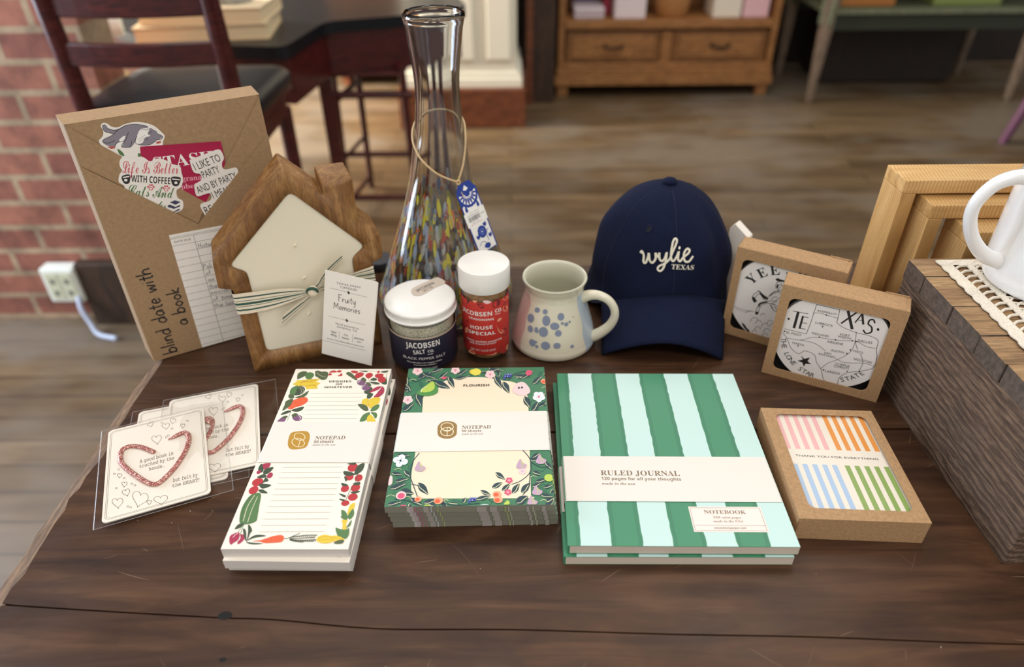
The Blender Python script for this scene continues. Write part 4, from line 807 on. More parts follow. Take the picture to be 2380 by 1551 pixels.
('L','ink',0.45,[52.7,74.3,58.8,70.9,70.6,68.7,81.7,68.5,89.6,65.8,91.1,55.6,93.6,47.8,93.7,35.8,84.2,28.6,74.1,22.8,69.3,14.8,69.6,6.7,66.5,5.6,57.3,8.1,52.1,19.1,46.1,26.3,42.7,33.6,33.7,35.7,28.7,30.7,20.8,34.9,15.3,44.4,10.3,49.5]),
('L','ink',0.4,[15.6,45.1,27,46.4,38.2,53.3,56,55.6,69.9,59,74.6,59.4,82.5,56.6,91.1,57.2]),
('L','ink',0.4,[26.2,46.2,39.7,46.6,50.7,41.3]),
('L','ink',0.4,[70.6,69.3,72.2,59.2,71.3,47,63.4,35.5,55.9,28.4,51.2,19.4]),
('L','ink',0.4,[60.8,35.8,68,33.7,75.9,35.3,85.7,38.4,94.4,37.7]),
('L','ink',0.4,[30.8,78.5,37,80.1,42.4,79.6,52.7,79]),
('L','ink',0.4,[72.8,58.3,74.9,53.6,76.8,50.9]),
('L','ink',0.4,[79.7,47.5,83.8,40.1,84.2,34.7,83.2,27.7]),
('K','ink',0.6,[13.6,75.7,27.3,76.5]),
('K','ink',2.4,[18.6,76.4,18.6,57.6]),
('K','ink',1.8,[23.5,73,23.5,58.5]),
('K','ink',0.6,[23,72.1,28.4,72.6]),
('K','ink',0.6,[23.6,65.6,28.6,66]),
('K','ink',0.6,[23.4,59,28.8,59.4]),
('K','ink',2.4,[58.6,89,66.6,71.2]),
('K','ink',1.5,[66,89.6,56.3,74.4]),
('K','ink',1.1,[70.4,89.3,67.1,78.4]),
('K','ink',1.8,[70.4,89.3,74.1,78.5]),
('K','ink',0.6,[67.9,82,73,82.3]),
('L','ink',1.4,[82.6,82.5,80.7,85.6,77.9,84.5,77.8,80.3,81.2,77.8,82.2,72.9,78.5,70.2,75.4,73.1]),
('D','ink',0,[12,66.4,1.04,1.33,17]),
('D','ink',0,[86.7,77,1.08,1.46,22]),
('T', 'ink', 0.03, ['AMARILLO', 'sa', 33.7, 81, 2.4, 16.8, 2.1]),
('T', 'ink', 0.03, ['LUBBOCK', 'sa', 35.4, 68.1, 2.3, 15.2, 2.31]),
('T', 'ink', 0.03, ['MIDLAND', 'sa', 35.1, 55.9, 3.1, 14.7, 2.31]),
('T', 'ink', 0.03, ['FORT', 'sa', 58.6, 61.6, 7, 8.3, 2.32]),
('T', 'ink', 0.03, ['WORTH', 'sa', 57.1, 58.9, 4.6, 11.2, 2.32]),
('T', 'ink', 0.03, ['DALLAS', 'sa', 74.2, 59.5, 5.3, 11.9, 2.64]),
('T', 'ink', 0.03, ['ABILENE', 'sa', 49.7, 50.9, 3.7, 13.8, 2.41]),
('T', 'ink', 0.03, ['EL PASO', 'sa', 13.3, 49.9, 3.4, 13.3, 2.51]),
('T', 'ink', 0.03, ['MARFA', 'sa', 20.8, 40.3, 0.5, 10.8, 2.2]),
('T', 'ink', 0.03, ['AUSTIN', 'sa', 55, 42.4, 4.4, 11.6, 2.31]),
('T', 'ink', 0.03, ['WACO', 'sa', 72.9, 47.7, 2, 8.8, 2.21]),
('T', 'ink', 0.03, ['SAN', 'sa', 50.2, 38.1, 3.8, 6, 2.11]),
('T', 'ink', 0.03, ['ANTONIO', 'sa', 45.5, 35.3, 1.1, 15, 2.3]),
('T', 'ink', 0.03, ['HOUSTON', 'sa', 76.1, 39.1, 2.3, 15.1, 2.51]),
('T', 'ink', 0.03, ['CORPUS', 'sa', 62.2, 28.7, 4.1, 12.5, 2.61]),
('T', 'ink', 0.03, ['CHRISTI', 'sa', 61.8, 25.9, 4.5, 12.7, 2.41]),
('T', 'ink', 0.03, ['LAREDO', 'sa', 56, 17.8, 4, 13, 2.51]),
('D','ink',0,[42.4,79.6,0.63,0.82,18]),
('D','ink',0,[42.2,66.6,0.63,0.82,18]),
('D','ink',0,[42.1,54.7,0.63,0.82,18]),
('D','ink',0,[56.1,55.9,0.63,0.82,18]),
('D','ink',0,[69.8,59.2,0.61,0.82,9]),
('D','ink',0,[73,59.4,0.63,0.82,18]),
('D','ink',0,[26.3,39.2,0.63,0.82,18]),
('D','ink',0,[70.8,49,0.63,0.82,18]),
('D','ink',0,[68.9,44.2,0.63,0.82,18]),
('D','ink',0,[54.1,19.6,0.73,0.92,16]),
('D','ink',0,[74,24.8,0.63,0.82,18]),
('D','ink',0,[11.4,51.8,0.73,0.92,16]),
('Q','ink',0,[31.3,29.3,35,26.5,39.5,29.7,38.3,24.8,42.3,22.4,37.3,21.5,36.5,17.5,34.4,21.7,29.5,22.4,33.9,25.2]),
],
'yeec':[
('L','ink',0.6,[27.5,57.1,28.5,60,34,56.6,39.3,53.9,36.7,51.1,30.9,56.3,28.5,54.9,26.7,49.8,28.9,48,27.1,45.2,24.1,49.6,25.2,55.1,27.5,57.1]),
('P','ink',0,[28.6,59.7,34,56.4,39.1,53.8,35.9,52.4,30.8,56.9]),
('P','ink',0,[24.3,49.7,25.5,51.4,28.5,47.9,27.1,45.2]),
('L','ink',0.5,[48.8,53.8,40,50.7,32.4,45.9,31,38.9,30.9,32.3,33.2,33.1,33.6,39.8,35.3,44.9,41.5,48.6,47.6,49.6]),
('P','ink',0,[32.8,46.3,40,50.7,39.3,48.8,34.1,45.2,32.8,40.8,31.9,41.8]),
('P','ink',0,[30.2,34.5,32.8,35.3,33.4,32.9,31,31.7]),
('L','ink',0.5,[38.7,54.3,42,61.7,47.3,66.1,56,69.2]),
('L','ink',0.5,[41.4,48.8,47.9,48.4,54.6,46.1,62.3,49.3]),
('L','ink',0.8,[40.8,56.9,43.1,61.4,48.5,65.2]),
('L','ink',0.4,[42.2,52.9,44.9,57.6,48,57.9]),
('L','ink',0.4,[46.9,53.2,49.2,57.1,53.5,56.6]),
('L','ink',0.4,[44.3,50.4,48,52.9]),
('L','ink',0.7,[42.7,48,45.6,43.8,49.3,41.4,50.5,43.5,47.1,46.9]),
('L','ink',0.4,[43.9,47.1,46.6,44.1]),
('L','ink',0.5,[44.4,67.4,43.7,73.4,46.3,76,50.8,76.8,53.2,72.6]),
('P','ink',0,[41.9,77.5,44,79.4,46.2,78.8,49.8,78.7,50.6,77.3,47.2,76.4,44.2,76]),
('L','ink',0.4,[45.7,69.1,46.4,73,49.3,71.4,50.8,74.3]),
('L','ink',0.5,[44.1,74.1,44.8,75.6]),
('L','ink',0.5,[47.6,69.7,46.9,65.7,51,63.3,54.7,65.7]),
('L','ink',0.4,[48.5,75.5,48.6,72.4]),
('P','ink',0,[44.7,68.8,44.9,72.5,46.2,72.3,45.9,67.9]),
('L','grey',0.4,[8.3,33.8,17.3,33.1,29.1,34.6]),
('L','grey',0.3,[9.7,31.9,18.8,30.9,26.9,34.9,20.1,30]),
('L','grey',0.45,[27.3,21,28.9,26.4,32.7,27.6,35.4,24.8]),
('L','grey',0.45,[32.9,20.8,34.1,24.8,36.9,25.8,38.9,23.7]),
('L','grey',0.45,[44.1,24.7,45.3,28.7,48,29.6,50,27.5]),
('L','grey',0.45,[39.2,18.6,40.6,23.5,43.9,24.6,46.4,22.1]),
('L','grey',0.45,[33.3,12.8,34.5,16.9,37.3,17.9,39.4,15.8]),
('L','grey',0.45,[42.7,13.2,44,17.8,47.1,18.9,49.5,16.6]),
('L','grey',0.45,[36,31.6,36.9,34.5,38.9,35.2,40.4,33.7]),
('L','grey',0.45,[47.3,22,48.3,25.5,50.6,26.3,52.4,24.5]),
('L','grey',0.45,[31.5,8.4,32.5,11.7,34.7,12.5,36.4,10.8]),
('L','grey',0.45,[42.4,8.1,43.4,11.7,45.8,12.5,47.6,10.7]),
('P','ink',0,[19.1,16.9,23.4,15,26.7,9.4,23,11.5]),
('P','ink',0,[23.8,13.1,28.2,10.6,29.2,8.2,25.7,9]),
],
'catshape':[
('P','white',0,[20.3,228.8,24.8,233.4,26.4,237.8,25.8,241.9,28.5,244.2,31.4,242.8,33.8,239.9,37.9,238.5,44.1,240.2,52.3,240.7,59.8,238.7,66.3,234.7,70.5,228.5,72.1,224.6,69.4,220.1,67.7,216.5,56.9,207.9,46.4,204.7,34.2,207.2,25.3,219.5]),
],
'cat':[
('P','catgrey',0,[27.2,242,29,242.3,30.3,239.3,34.2,237.3,38.7,237.4,45,239.4,54,238.5,61.2,235.3,58.1,232.7,52.9,231,50.2,227.7,47.3,223.7,42.7,220,36.7,221.2,31.3,222.5,26.7,224.1,23.3,227.6,24.5,230.6,31,232.5,32.6,234.1,28.2,236.2,26.7,239.6]),
('P','catgrey',0,[60.8,234.1,66.3,230.5,67.3,227.7,70.3,224.6,67.1,222.6,63.9,221.8,57.8,219.4,51.1,220.7,48,224.2,50.6,228.9,54.8,233.3]),
('P','white',0,[50.6,228.9,54.9,233.9,61.9,233.6,59.2,229.2,60.8,226.9,56.2,226.2,52.7,222,47.9,222.9]),
('P','white',0,[35.8,227.8,40.1,230.5,41.6,229.9,38.1,226.1]),
('P','white',0,[31.2,222.9,34.7,226.1,38.8,226.3,35.6,221.4,32.8,221.6]),
('L','ink',0.4,[26.9,241.1,27.6,242.2,29.5,242.1,30.7,238.9,36.1,236.3,40.5,237.7,46.1,239.3,54,238.5,60.5,235.1]),
('L','ink',0.4,[26.7,239.6,27.8,236.6,32.6,234.1]),
('L','ink',0.4,[38.6,237.1,31.6,232.7,24.7,230.5,23.5,228.2,27.5,226.8,32.5,228.1]),
('L','ink',0.4,[44.9,233.1,40.7,226.9,36.4,223.2,37.2,221.1,42.2,220.4,45.4,225.3]),
('L','ink',0.4,[50.4,228.3,47.5,224.3,50,220.9,57.8,219.4,63.9,221.8]),
('L','ink',0.4,[66.8,227.9,70.3,224.6,68.2,222.3,64.8,223]),
('L','ink',0.4,[60.7,229.6,62.8,230.5]),
('L','ink',0.4,[56.1,224,58.1,224.9]),
('L','ink',0.4,[31.2,222.9,33.4,225.7,38.8,226.3]),
('L','ink',0.2,[50,225.1,56.8,228.4]),
('L','ink',0.2,[50.1,223.2,55.6,226]),
('L','ink',0.2,[54.8,233.3,64,232.9]),
('L','ink',0.2,[57.9,232.1,63.6,233.3]),
('Q','brick',0,[25,224.1,30.9,223.1,31,221.5,27.6,221.5]),
('Q','brick',0,[63.6,220.9,67.9,221.1,67.1,219.3,63.8,219.1]),
('P','mgreen',0,[32.5,220.7,35.4,216.9,35.6,213.5,32.5,215.8]),
('Q','mgreen',0,[46.7,213.6,49,213.5,48.7,210.6,45.9,210.8]),
],
'teashape':[
('Q','white',0,[50.1,219.2,117.1,211.4,116.7,195.9,109,149.2,85,147.4,52.8,171.3,48.6,212.3]),
],
'tea':[
('T', 'white', 0, ['STASH', 'sl', 55.8, 197.3, -4.1, 51.3, 10.6]),
('T', 'pink', 0, ['pomegranate', 'sl', 59.8, 183.2, -6.8, 37.9, 4.81]),
('T', 'pink', 0, ['raspberry', 'sl', 62.6, 175.4, -6.9, 30.7, 4.6]),
('K','crimd',0.25,[51.8,219.2,51.1,215.5]),
('K','crimd',0.25,[53.5,219,52.9,215.3]),
('K','crimd',0.25,[55.3,218.8,54.6,215.1]),
('K','crimd',0.25,[57,218.6,56.3,214.9]),
('K','crimd',0.25,[58.7,218.4,58,214.7]),
('K','crimd',0.25,[60.4,218.2,59.8,214.5]),
('K','crimd',0.25,[62.2,218,61.5,214.3]),
('K','crimd',0.25,[63.9,217.8,63.3,214.1]),
('K','crimd',0.25,[65.7,217.6,65,213.9]),
('K','crimd',0.25,[67.4,217.3,66.8,213.7]),
('K','crimd',0.25,[69.2,217.1,68.5,213.5]),
('K','crimd',0.25,[70.9,216.9,70.3,213.3]),
('K','crimd',0.25,[72.7,216.7,72.1,213.1]),
('K','crimd',0.25,[74.5,216.5,73.8,212.8]),
('K','crimd',0.25,[76.3,216.3,75.6,212.6]),
('K','crimd',0.25,[78,216.1,77.4,212.4]),
('K','crimd',0.25,[79.8,215.9,79.2,212.2]),
('K','crimd',0.25,[81.6,215.7,81,212]),
('K','crimd',0.25,[83.4,215.5,82.8,211.8]),
('K','crimd',0.25,[85.2,215.3,84.6,211.6]),
('K','crimd',0.25,[87,215.1,86.4,211.3]),
('K','crimd',0.25,[88.8,214.9,88.2,211.1]),
('K','crimd',0.25,[90.6,214.7,90,210.9]),
('K','crimd',0.25,[92.4,214.4,91.8,210.7]),
('K','crimd',0.25,[94.3,214.2,93.7,210.5]),
('K','crimd',0.25,[96.1,214,95.5,210.3]),
('K','crimd',0.25,[97.9,213.8,97.3,210]),
('K','crimd',0.25,[99.8,213.6,99.2,209.8]),
('K','crimd',0.25,[101.6,213.4,101,209.6]),
('K','crimd',0.25,[103.4,213.2,102.9,209.4]),
('K','crimd',0.25,[105.3,213,104.7,209.2]),
('K','crimd',0.25,[107.2,212.7,106.6,208.9]),
('K','crimd',0.25,[109,212.5,108.5,208.7]),
('K','crimd',0.25,[110.9,212.3,110.3,208.5]),
('K','crimd',0.25,[112.8,212.1,112.2,208.3]),
('K','crimd',0.25,[114.6,211.9,114.1,208.1]),
],
'cofshape':[
('P','white',0,[24.9,193.7,27.2,198.6,30.1,201.4,29.6,205.5,30.7,209.9,33.6,213,37.4,213.8,43.3,210,48.2,210.7,51.2,208.7,54.3,205.1,60.2,206.6,66.7,203.9,70.5,199.7,76.9,195.6,76.8,190.8,76.4,183.8,73.1,176.7,68.3,174.2,67.4,167.2,70.7,162.8,68.4,155.2,60.3,152.7,46.7,149.4,32.2,164,27.5,182.8,27.7,187.6,25,191.3]),
],
'cof':[
('T', 'rosered', 0, ['Life Is Better', 'sc', 29.8, 199.4, -12.9, 45.2, 10.78]),
('T', 'ink2', 0, ['WITH COFFEE', 'bs', 34.2, 190.3, -16.9, 31.7, 6.33]),
('T', 'mgreen', 0, ['Cats And', 'sc', 28.7, 178, -16.6, 37, 10.54]),
('T', 'mgreen', 0, ['Books', 'sc', 33.3, 168, -23, 23.3, 6.97]),
('P','ink2',0,[29,196.9,34.2,197.3,34.7,194.6,32.5,189.6,28.9,189.4,27.7,193.8]),
('D','white',0,[30.5,192.6,1.33,1.26,-13]),
('Q','white',0,[29,195.9,34.2,195.8,34,194.8,29,194.8]),
('P','ink2',0,[67.5,187.5,73.7,186.2,74.4,183.5,71,178.5,67.3,178.7,66.1,182.2]),
('D','white',0,[69.6,181.4,1.33,1.24,-13]),
('Q','white',0,[67.7,186.1,73.8,184,73.4,183.1,67.6,184.9]),
('D','rosered',0,[47.9,180.5,1.84,1.49,-13]),
('D','white',0,[47.9,180.5,1.14,0.85,-15]),
('D','rosered',0,[46.2,182.7,0.82,1.04,-14]),
('D','rosered',0,[48.1,183.9,0.71,1.04,-8]),
('D','rosered',0,[49.7,183.6,0.73,1.04,-16]),
('D','rosered',0,[50.6,181.7,0.82,1.04,-14]),
('D','rosered',0,[59.8,176.6,1.84,1.46,-13]),
('D','white',0,[59.8,176.6,1.14,0.85,-15]),
('D','rosered',0,[58.1,178.8,0.82,1.04,-14]),
('D','rosered',0,[59.9,180.1,0.82,1.04,-14]),
('D','rosered',0,[61.6,179.7,0.71,1.04,-8]),
('D','rosered',0,[62.6,177.8,0.73,1.02,-16]),
('Q','navy2',0,[59.6,164.3,64.3,165.2,68.7,162.5,63.7,160.8]),
('Q','white',0,[59.5,163.8,63.6,160.3,63.4,159.4,59.2,162.9]),
('Q','navy2',0,[57,161.6,59.1,162.2,63.2,158.8,67.4,159.9,67.3,158.4,61.5,157.2,56.6,160.3]),
('Q','navy2',0,[55.6,158.7,60.2,154.6,66.1,156.5,66.1,155,59.9,153.6,55.2,157.3]),
],
'parshape':[
('P','white',0,[86.4,198.5,88.1,200.2,105.5,203.6,112.3,204.8,115.1,202.9,116,196,113.2,191.6,112.8,186.4,116,184.6,123.4,184.9,125.5,182.6,125.1,175.4,120.3,165.4,105.4,148.5,87.3,140.7,86.2,144.1,84.3,154,86.7,156.8,93.6,157.7,96.2,160.9,95.1,165.3,85.4,164.5,83.4,167.1,84.4,176,87.4,177.5,91.8,179.7,92,185.1,86.9,188.3]),
],
'par':[
('T', 'ink2', 0.05, ['I LIKE TO', 'sa', 89.1, 189.2, 10.8, 24.5, 7.21]),
('T', 'ink2', 0.05, ['PARTY', 'sa', 94.1, 180.3, 10.5, 16, 7.11]),
('T', 'ink2', 0.05, ['AND BY PARTY', 'sa', 85.8, 166.8, 11, 38.4, 6.99]),
('T', 'ink2', 0.05, ['I MEAN SIT', 'sa', 97.9, 159.1, 10.5, 28, 6.88]),
('T', 'ink2', 0.05, ['READ', 'sa', 87.5, 145.3, 9.8, 18.2, 7.49]),
],
'date':[
('T', 'grey', 0, ['DATE DUE', 'sa', 52.8, 124.2, -3.1, 14.9, 2.01]),
('T', 'inkblue', 0.45, ['History', 'ha', 72.3, 113.2, -2.5, 15.9, 5.22]),
('T', 'inkblue', 0.45, ['Poli', 'ha', 70.9, 90.1, -4, 8.5, 5.54]),
('T', 'inkblue', 0.45, ['of', 'ha', 71.6, 82.8, -1.1, 5.2, 4.61]),
('T', 'inkblue', 0.45, ['as', 'ha', 71.7, 75.2, -3.6, 6.4, 4.52]),
('T', 'inkblue', 0.45, ['the', 'ha', 70.8, 66.5, -1.3, 8.5, 5.71]),
('T', 'inkblue', 0.45, ['social', 'ha', 70.3, 60.1, -3, 19, 4.92]),
('T', 'inkblue', 0.45, ['of time', 'ha', 70.6, 52, -3.3, 20.6, 4.52]),
('T', 'inkblue', 0.45, ['the last', 'ha', 70, 44.3, -6, 22.1, 4.92]),
],
'bookface':[
('T', 'ink', 1.5, ['blind date with', 'ha', 23.3, 5.2, 89.2, 100.7, 13.66]),
('T', 'ink', 1.5, ['a book', 'ha', 41.7, 33.6, 87.3, 44.7, 12.83]),
],
'tag':[
('T', 'ink', 0, ['TEXAS SASSY', 'sa', 12.1, 82, 3, 25.2, 1.89]),
('T', 'ink', 0, ['CANDLES', 'sa', 16.4, 78.7, 2.4, 16.8, 2.19]),
('T', 'ink', 0, ['hand poured in', 'sa', 13.5, 37.8, -0.5, 24.1, 2.1]),
('T', 'ink', 0, ['Josephine, TX', 'sa', 14.8, 34.8, -1.9, 21.4, 2.11]),
('T', 'ink', 0, ['16oz', 'bs', 8.7, 27, 1, 6, 2.1]),
('T', 'ink', 0, ['453g', 'bs', 8.8, 23.8, -2.8, 6.1, 2]),
('T', 'ink', 0, ['115', 'bs', 22.5, 27, -1.4, 4.2, 1.9]),
('T', 'ink', 0, ['hours', 'bs', 20.9, 23.3, 0, 7.3, 2.1]),
('T', 'ink', 0, ['parasoy', 'bs', 33.9, 26.6, 0.6, 9.9, 2]),
('T', 'ink', 0, ['wax', 'bs', 36.7, 23.4, -1.3, 4.5, 1.4]),
('T', 'ink', 0, ['www.TexasSassyBoutique.com', 'sa', 4.8, 18.4, 0.6, 39.7, 1.6]),
('T', 'ink', 0.55, ['Fruity', 'ha', 14.8, 63.8, 1.8, 18.6, 7.58]),
('T', 'ink', 0.55, ['Memories', 'ha', 10.4, 54.8, 1.4, 28.2, 6.99]),
('K','ink',0.25,[5.5,76,23.4,76.1]),
('K','ink',0.25,[27.5,75.5,44.2,75.5]),
('K','ink',0.25,[5.6,45,22.7,45]),
('K','ink',0.25,[27.4,44.7,44.2,44.8]),
('K','ink',0.25,[17.8,30.7,17.9,22.3]),
('K','ink',0.25,[32.2,30.7,32,21.9]),
('K','ink',0.25,[1.6,15.8,46.6,15.7]),
('Q','ink',0,[23.9,77.3,25,77.4,25.1,76.5,26.5,76.5,26.4,75.3,25.2,73.8,24.2,74.9,22.9,75.6,24,75.8]),
('Q','ink',0,[23.8,46.5,24.9,46.6,24.9,45.7,26.4,45.6,26.3,44.4,25.1,42.9,24.1,44,22.7,44.7,23.9,45]),
],
'salt':[
('T', 'label', 0, ['JACOBSEN', 'bs', -13.6, 34.5, 1, 34.1, 7.88]),
('T', 'label', 0, ['SALT', 'bs', -6.3, 28.6, 6.4, 11.7, 5.91]),
('T', 'label', 0, ['CO.', 'bs', 7.4, 30.7, -6.2, 6.4, 3.5]),
('T', 'label', 0, ['BLACK PEPPER SALT', 'sa', -18, 22.5, -1.3, 43.8, 3.5]),
('T', 'label', 0, ['This salt does not supply iodide,', 'bs', -14.3, 18.2, -1.8, 36, 1.7]),
('T', 'label', 0, ['a necessary nutrient', 'bs', -7.3, 15.2, -1.5, 22.5, 1.7]),
('T', 'label', 0, ['NET WT 4.23OZ (120G)', 'sa', -7.7, 10.4, -1, 23.5, 2.5]),
('K','label',0.6,[7.2,28.3,10,28.1,12.6,28.1]),
],
'saltlid':[
('P','seal',0,[-9.4,7.4,-8.7,12.8,-5.1,17.4,3.3,25.3,12.7,33.9,17.8,31.8,22.5,26.8,22.1,21.4,15.1,15.5,4.6,3.3,-1.6,-0.7,-6.7,1.2]),
('T', 'ink2', 0, ['JACOBSEN', 'bs', -3.3, 6.2, 44.1, 22.6, 4.28]),
('T', 'ink2', 0, ['SALT CO.', 'bs', 3.3, 6.4, 43.7, 12.2, 3.15]),
],
'spice':[
('P','maroon',0,[7.9,71.5,9.8,75.8,14.9,77,16.8,71.4,12.7,68.2,9.2,68.3]),
('P','maroon',0,[-6.7,73.4,-2.9,74.3,0.2,70.5,-3.1,68.9]),
('P','blush',0,[-1.2,77.2,2.7,73.8,7,75.7,2.8,78]),
('P','peach',0,[-11.4,76.4,-6.1,77.3,-8.8,74.4]),
('P','ink2',0,[-27,71.4,-15.4,75.2,-19.2,69.3,-25.4,67.5]),
('P','peach',0,[20,62.2,21.4,65.4,29.1,60.9,27.7,55.8,21.2,59.6]),
('P','peach',0,[12.8,51.1,14.3,54,18,53.4,16.3,51]),
('P','peach',0,[11.5,48.3,14,41.2,20.7,36.9,18.2,34.2,14,38.6]),
('P','maroon',0,[18.2,34.2,23.6,39.3,26.9,30.1,21.2,29.3]),
('P','maroon',0,[-27.7,40.3,-18.5,51.5,-18.2,47.7,-23.7,39.7]),
('P','peach',0,[-24,36.5,-19.5,42,-18.8,37.3,-22.6,33.2]),
('P','peach',0,[-19.9,11.3,-15.4,16.2,-10.9,12.5,-15.6,11]),
('P','redd',0,[14.4,12.6,18,24,25.7,20.5,24.4,8.1]),
('P','peach',0,[24.6,14.9,28.7,14.3,27.4,9.3,24.5,10.7]),
('P','peach',0,[-0.3,12.6,6.9,12.7,11,14.3,9.1,11.8]),
('P','peach',0,[20.3,74.6,29.5,72.3,28.2,70.2,22.9,71.3]),
('P','maroon',0,[-26.5,22.6,-20.8,28.1,-20.5,23.1,-24.7,20.6]),
('L','ink2',0.5,[18.9,67.1,23.5,67.1,29.3,67.6]),
('L','ink2',0.4,[21.5,71.1,23.5,67.1,22.7,62.7]),
('T', 'label', 0, ['JACOBSEN', 'bs', -27.7, 58.2, 2.3, 35.3, 5.94]),
('T', 'label', 0, ['CO.', 'bs', 10.3, 62.1, -7.6, 8.3, 4.87]),
('T', 'label', 0, ['SEASONING', 'bs', -16.6, 53.9, 0.4, 25.6, 2.9]),
('T', 'label', 0, ['HOUSE', 'bs', -15.2, 42.5, 4.2, 23, 4.87]),
('T', 'label', 0, ['SPECIAL', 'bs', -17.9, 36.2, 1.4, 28.5, 4.69]),
('T', 'label', 0, ['savory, garlicky seasoning', 'bs', -21.1, 27.1, 1.6, 38.5, 2.49]),
('T', 'label', 0, ['with a touch of heat', 'bs', -17.2, 24.1, 3, 28.2, 2.09]),
('T', 'label', 0, ['NET WT 2.2OZ (62G)', 'sa', -16.1, 16.4, 1.5, 26.3, 2.4]),
('K','label',0.6,[10.3,60.5,13.5,60,16.5,59.9]),
],
'mug':[
('D','slate',0,[-24.4,54.8,3.81,2.65,14]),
('D','slate',0,[-31.2,44.3,5.06,4.46,18]),
('D','slate',0,[-13.5,55.2,3.22,2.52,7]),
('D','slate',0,[-11.1,46.5,4.62,5.33,5]),
('D','slate',0,[6,50.9,4.12,3.8,-6]),
('D','slate',0,[-1.2,41.6,5.1,3.7,-1]),
('D','slate',0,[7.3,44.1,1.71,1.4,-7]),
('D','slate',0,[11.9,42.6,2.43,2.01,-9]),
('D','slate',0,[16.1,44.3,1.51,1.22,-8]),
('D','slate',0,[-28.7,33.8,3.51,3.59,20]),
('D','slate',0,[-21.2,35,2.47,3.04,14]),
('D','slate',0,[-13.2,34.8,5.05,5.02,8]),
('D','slate',0,[2.7,34.4,3.51,3.3,-3]),
('D','slate',0,[-23.6,20.7,3.57,3.75,18]),
('D','slate',0,[-19.9,22.8,1.46,1.41,16]),
('D','slate',0,[-18.3,18.2,1.68,1.71,17]),
('D','slate',0,[-9.7,21,4.43,4.31,6]),
('D','slate',0,[1.4,21.5,3.51,3.2,-3]),
('D','slate',0,[16.6,18.5,1.99,1.81,-18]),
('D','slate',0,[21.5,48.1,0.73,0.6,-16]),
],
'cap':[
('L','thread',2.1,[130.7,96.2,132.1,98.6,133.8,94.4,133.5,88.2,135.6,87.5,138,94.3,138.7,98.1,139.5,91.2,142.2,88.8,145.2,93.5,145.1,99.1,147,96.5,149.6,94.2]),
('L','thread',2.1,[148.7,100.3,149,94.2,151.5,91.9,154.2,94.9,155.8,100.9,155.4,92.6,153.4,85,150.4,81.6,147.9,83.2,149.2,86.5,154.8,89.9,159,94.1]),
('L','thread',2.1,[159,94.1,162.5,103.1,165.6,111.3,163.8,113.8,161.6,110.6,160.2,100.1,161,94.1,163.2,92.5,166.2,97,168,101.6,167.6,94.8,169.9,92.1,172.8,95.8,177.6,99.6,178.8,102.6,176.1,103.9,173.3,99.2,174.5,92.7,178.7,91.6,182.6,96.9]),
('D','thread',0,[168.5,105.1,1.2,1.51,0]),
('T', 'thread', 0, ['TEXAS', 'se', 161.2, 84.6, -4.5, 23.2, 4.86]),
('D','eyelet',0,[126.3,137.7,2.6,3.51,0]),
],
}
# ---------------------------------------------------------------- surfaces
KRAFT = speckle('kraft_card', (178, 142, 102), .10, 420, .75)
KRAFTB = speckle('kraft_wrap', (166, 135, 99), .07, 300, .7)
PAPER = mat('white_paper', (243, 238, 230), .55); BANDP = mat('band_paper', (232, 226, 218), .5); CREAMP = mat('cream_paper', (243, 235, 221), .6)
PAGES = speckle('page_edges', (216, 203, 188), .05, 900, .8, (1, 1, 30)); EDGEW = speckle('pad_edges', (226, 220, 214), .04, 900, .8, (1, 1, 30))
GREYEDGE = speckle('printed_edges', (138, 137, 122), .08, 900, .8, (1, 1, 30))
GREEN = mat('cover_green', (66, 138, 103), .42); GREEND = mat('cover_green_band', (59, 127, 96), .42); MINT = mat('cover_mint', (196, 226, 222), .38)
FLOG = mat('foliage_green', (62, 122, 88), .45); BLACK = mat('matt_black', (22, 21, 22), .8); CERAM = mat('stone_coaster', (238, 234, 231), .75)
RIBC = speckle('ribbon_cream', (236, 224, 200), .06, 900, .8); RIBG = mat('ribbon_green', (45, 84, 72), .8); TWINE = speckle('jute_twine', (212, 184, 140), .15, 900, .9)
WAX = mat('candle_wax', (236, 228, 206), .35, **{'Subsurface Weight': .25, 'Subsurface Scale': .008, 'Subsurface Radius': (1, .7, .4)})
CANW = wood('candle_wood', [(.3, (126, 84, 42)), (.5, (156, 110, 60)), (.72, (178, 134, 80))], (50, 40, 9), .5, 12, .3, (60, (118, 76, 38)), 1.3)
GLASS = mat('clear_glass', (240, 242, 243), .02, **{'Transmission Weight': 1, 'IOR': 1.46})

def thin(name, fac, rough, tint=(255, 255, 255)):
    m = mat(name, (255, 255, 255)); t = NT(m); tr = t.n('ShaderNodeBsdfTransparent'); tr.inputs[0].default_value = lin(tint); gl = t.n('ShaderNodeBsdfGlossy'); gl.inputs['Roughness'].default_value = rough
    lw = t.n('ShaderNodeLayerWeight'); lw.inputs[0].default_value = .5; pw = t.n('ShaderNodeMath', operation='POWER'); pw.inputs[1].default_value = 3.2; t.l(lw.outputs['Facing'], pw.inputs[0]); fr = t.n('ShaderNodeMath', operation='MULTIPLY_ADD'); fr.inputs[1].default_value = .55; fr.inputs[2].default_value = fac; t.l(pw.outputs[0], fr.inputs[0]); mx = t.n('ShaderNodeMixShader'); t.l(fr.outputs[0], mx.inputs[0]); t.l(tr.outputs[0], mx.inputs[1]); t.l(gl.outputs[0], mx.inputs[2]); t.l(mx.outputs[0], t.t.nodes['Material Output'].inputs[0]); return m
FILM = thin('clear_film', .05, .10); SEAM = thin('film_seam', .20, .25); JARGL = thin('thin_jar_glass', .045, .03, (250, 252, 250))
WHITEP = mat('white_lid', (240, 238, 234), .3); WHITEM = mat('white_metal_lid', (240, 239, 236), .22)
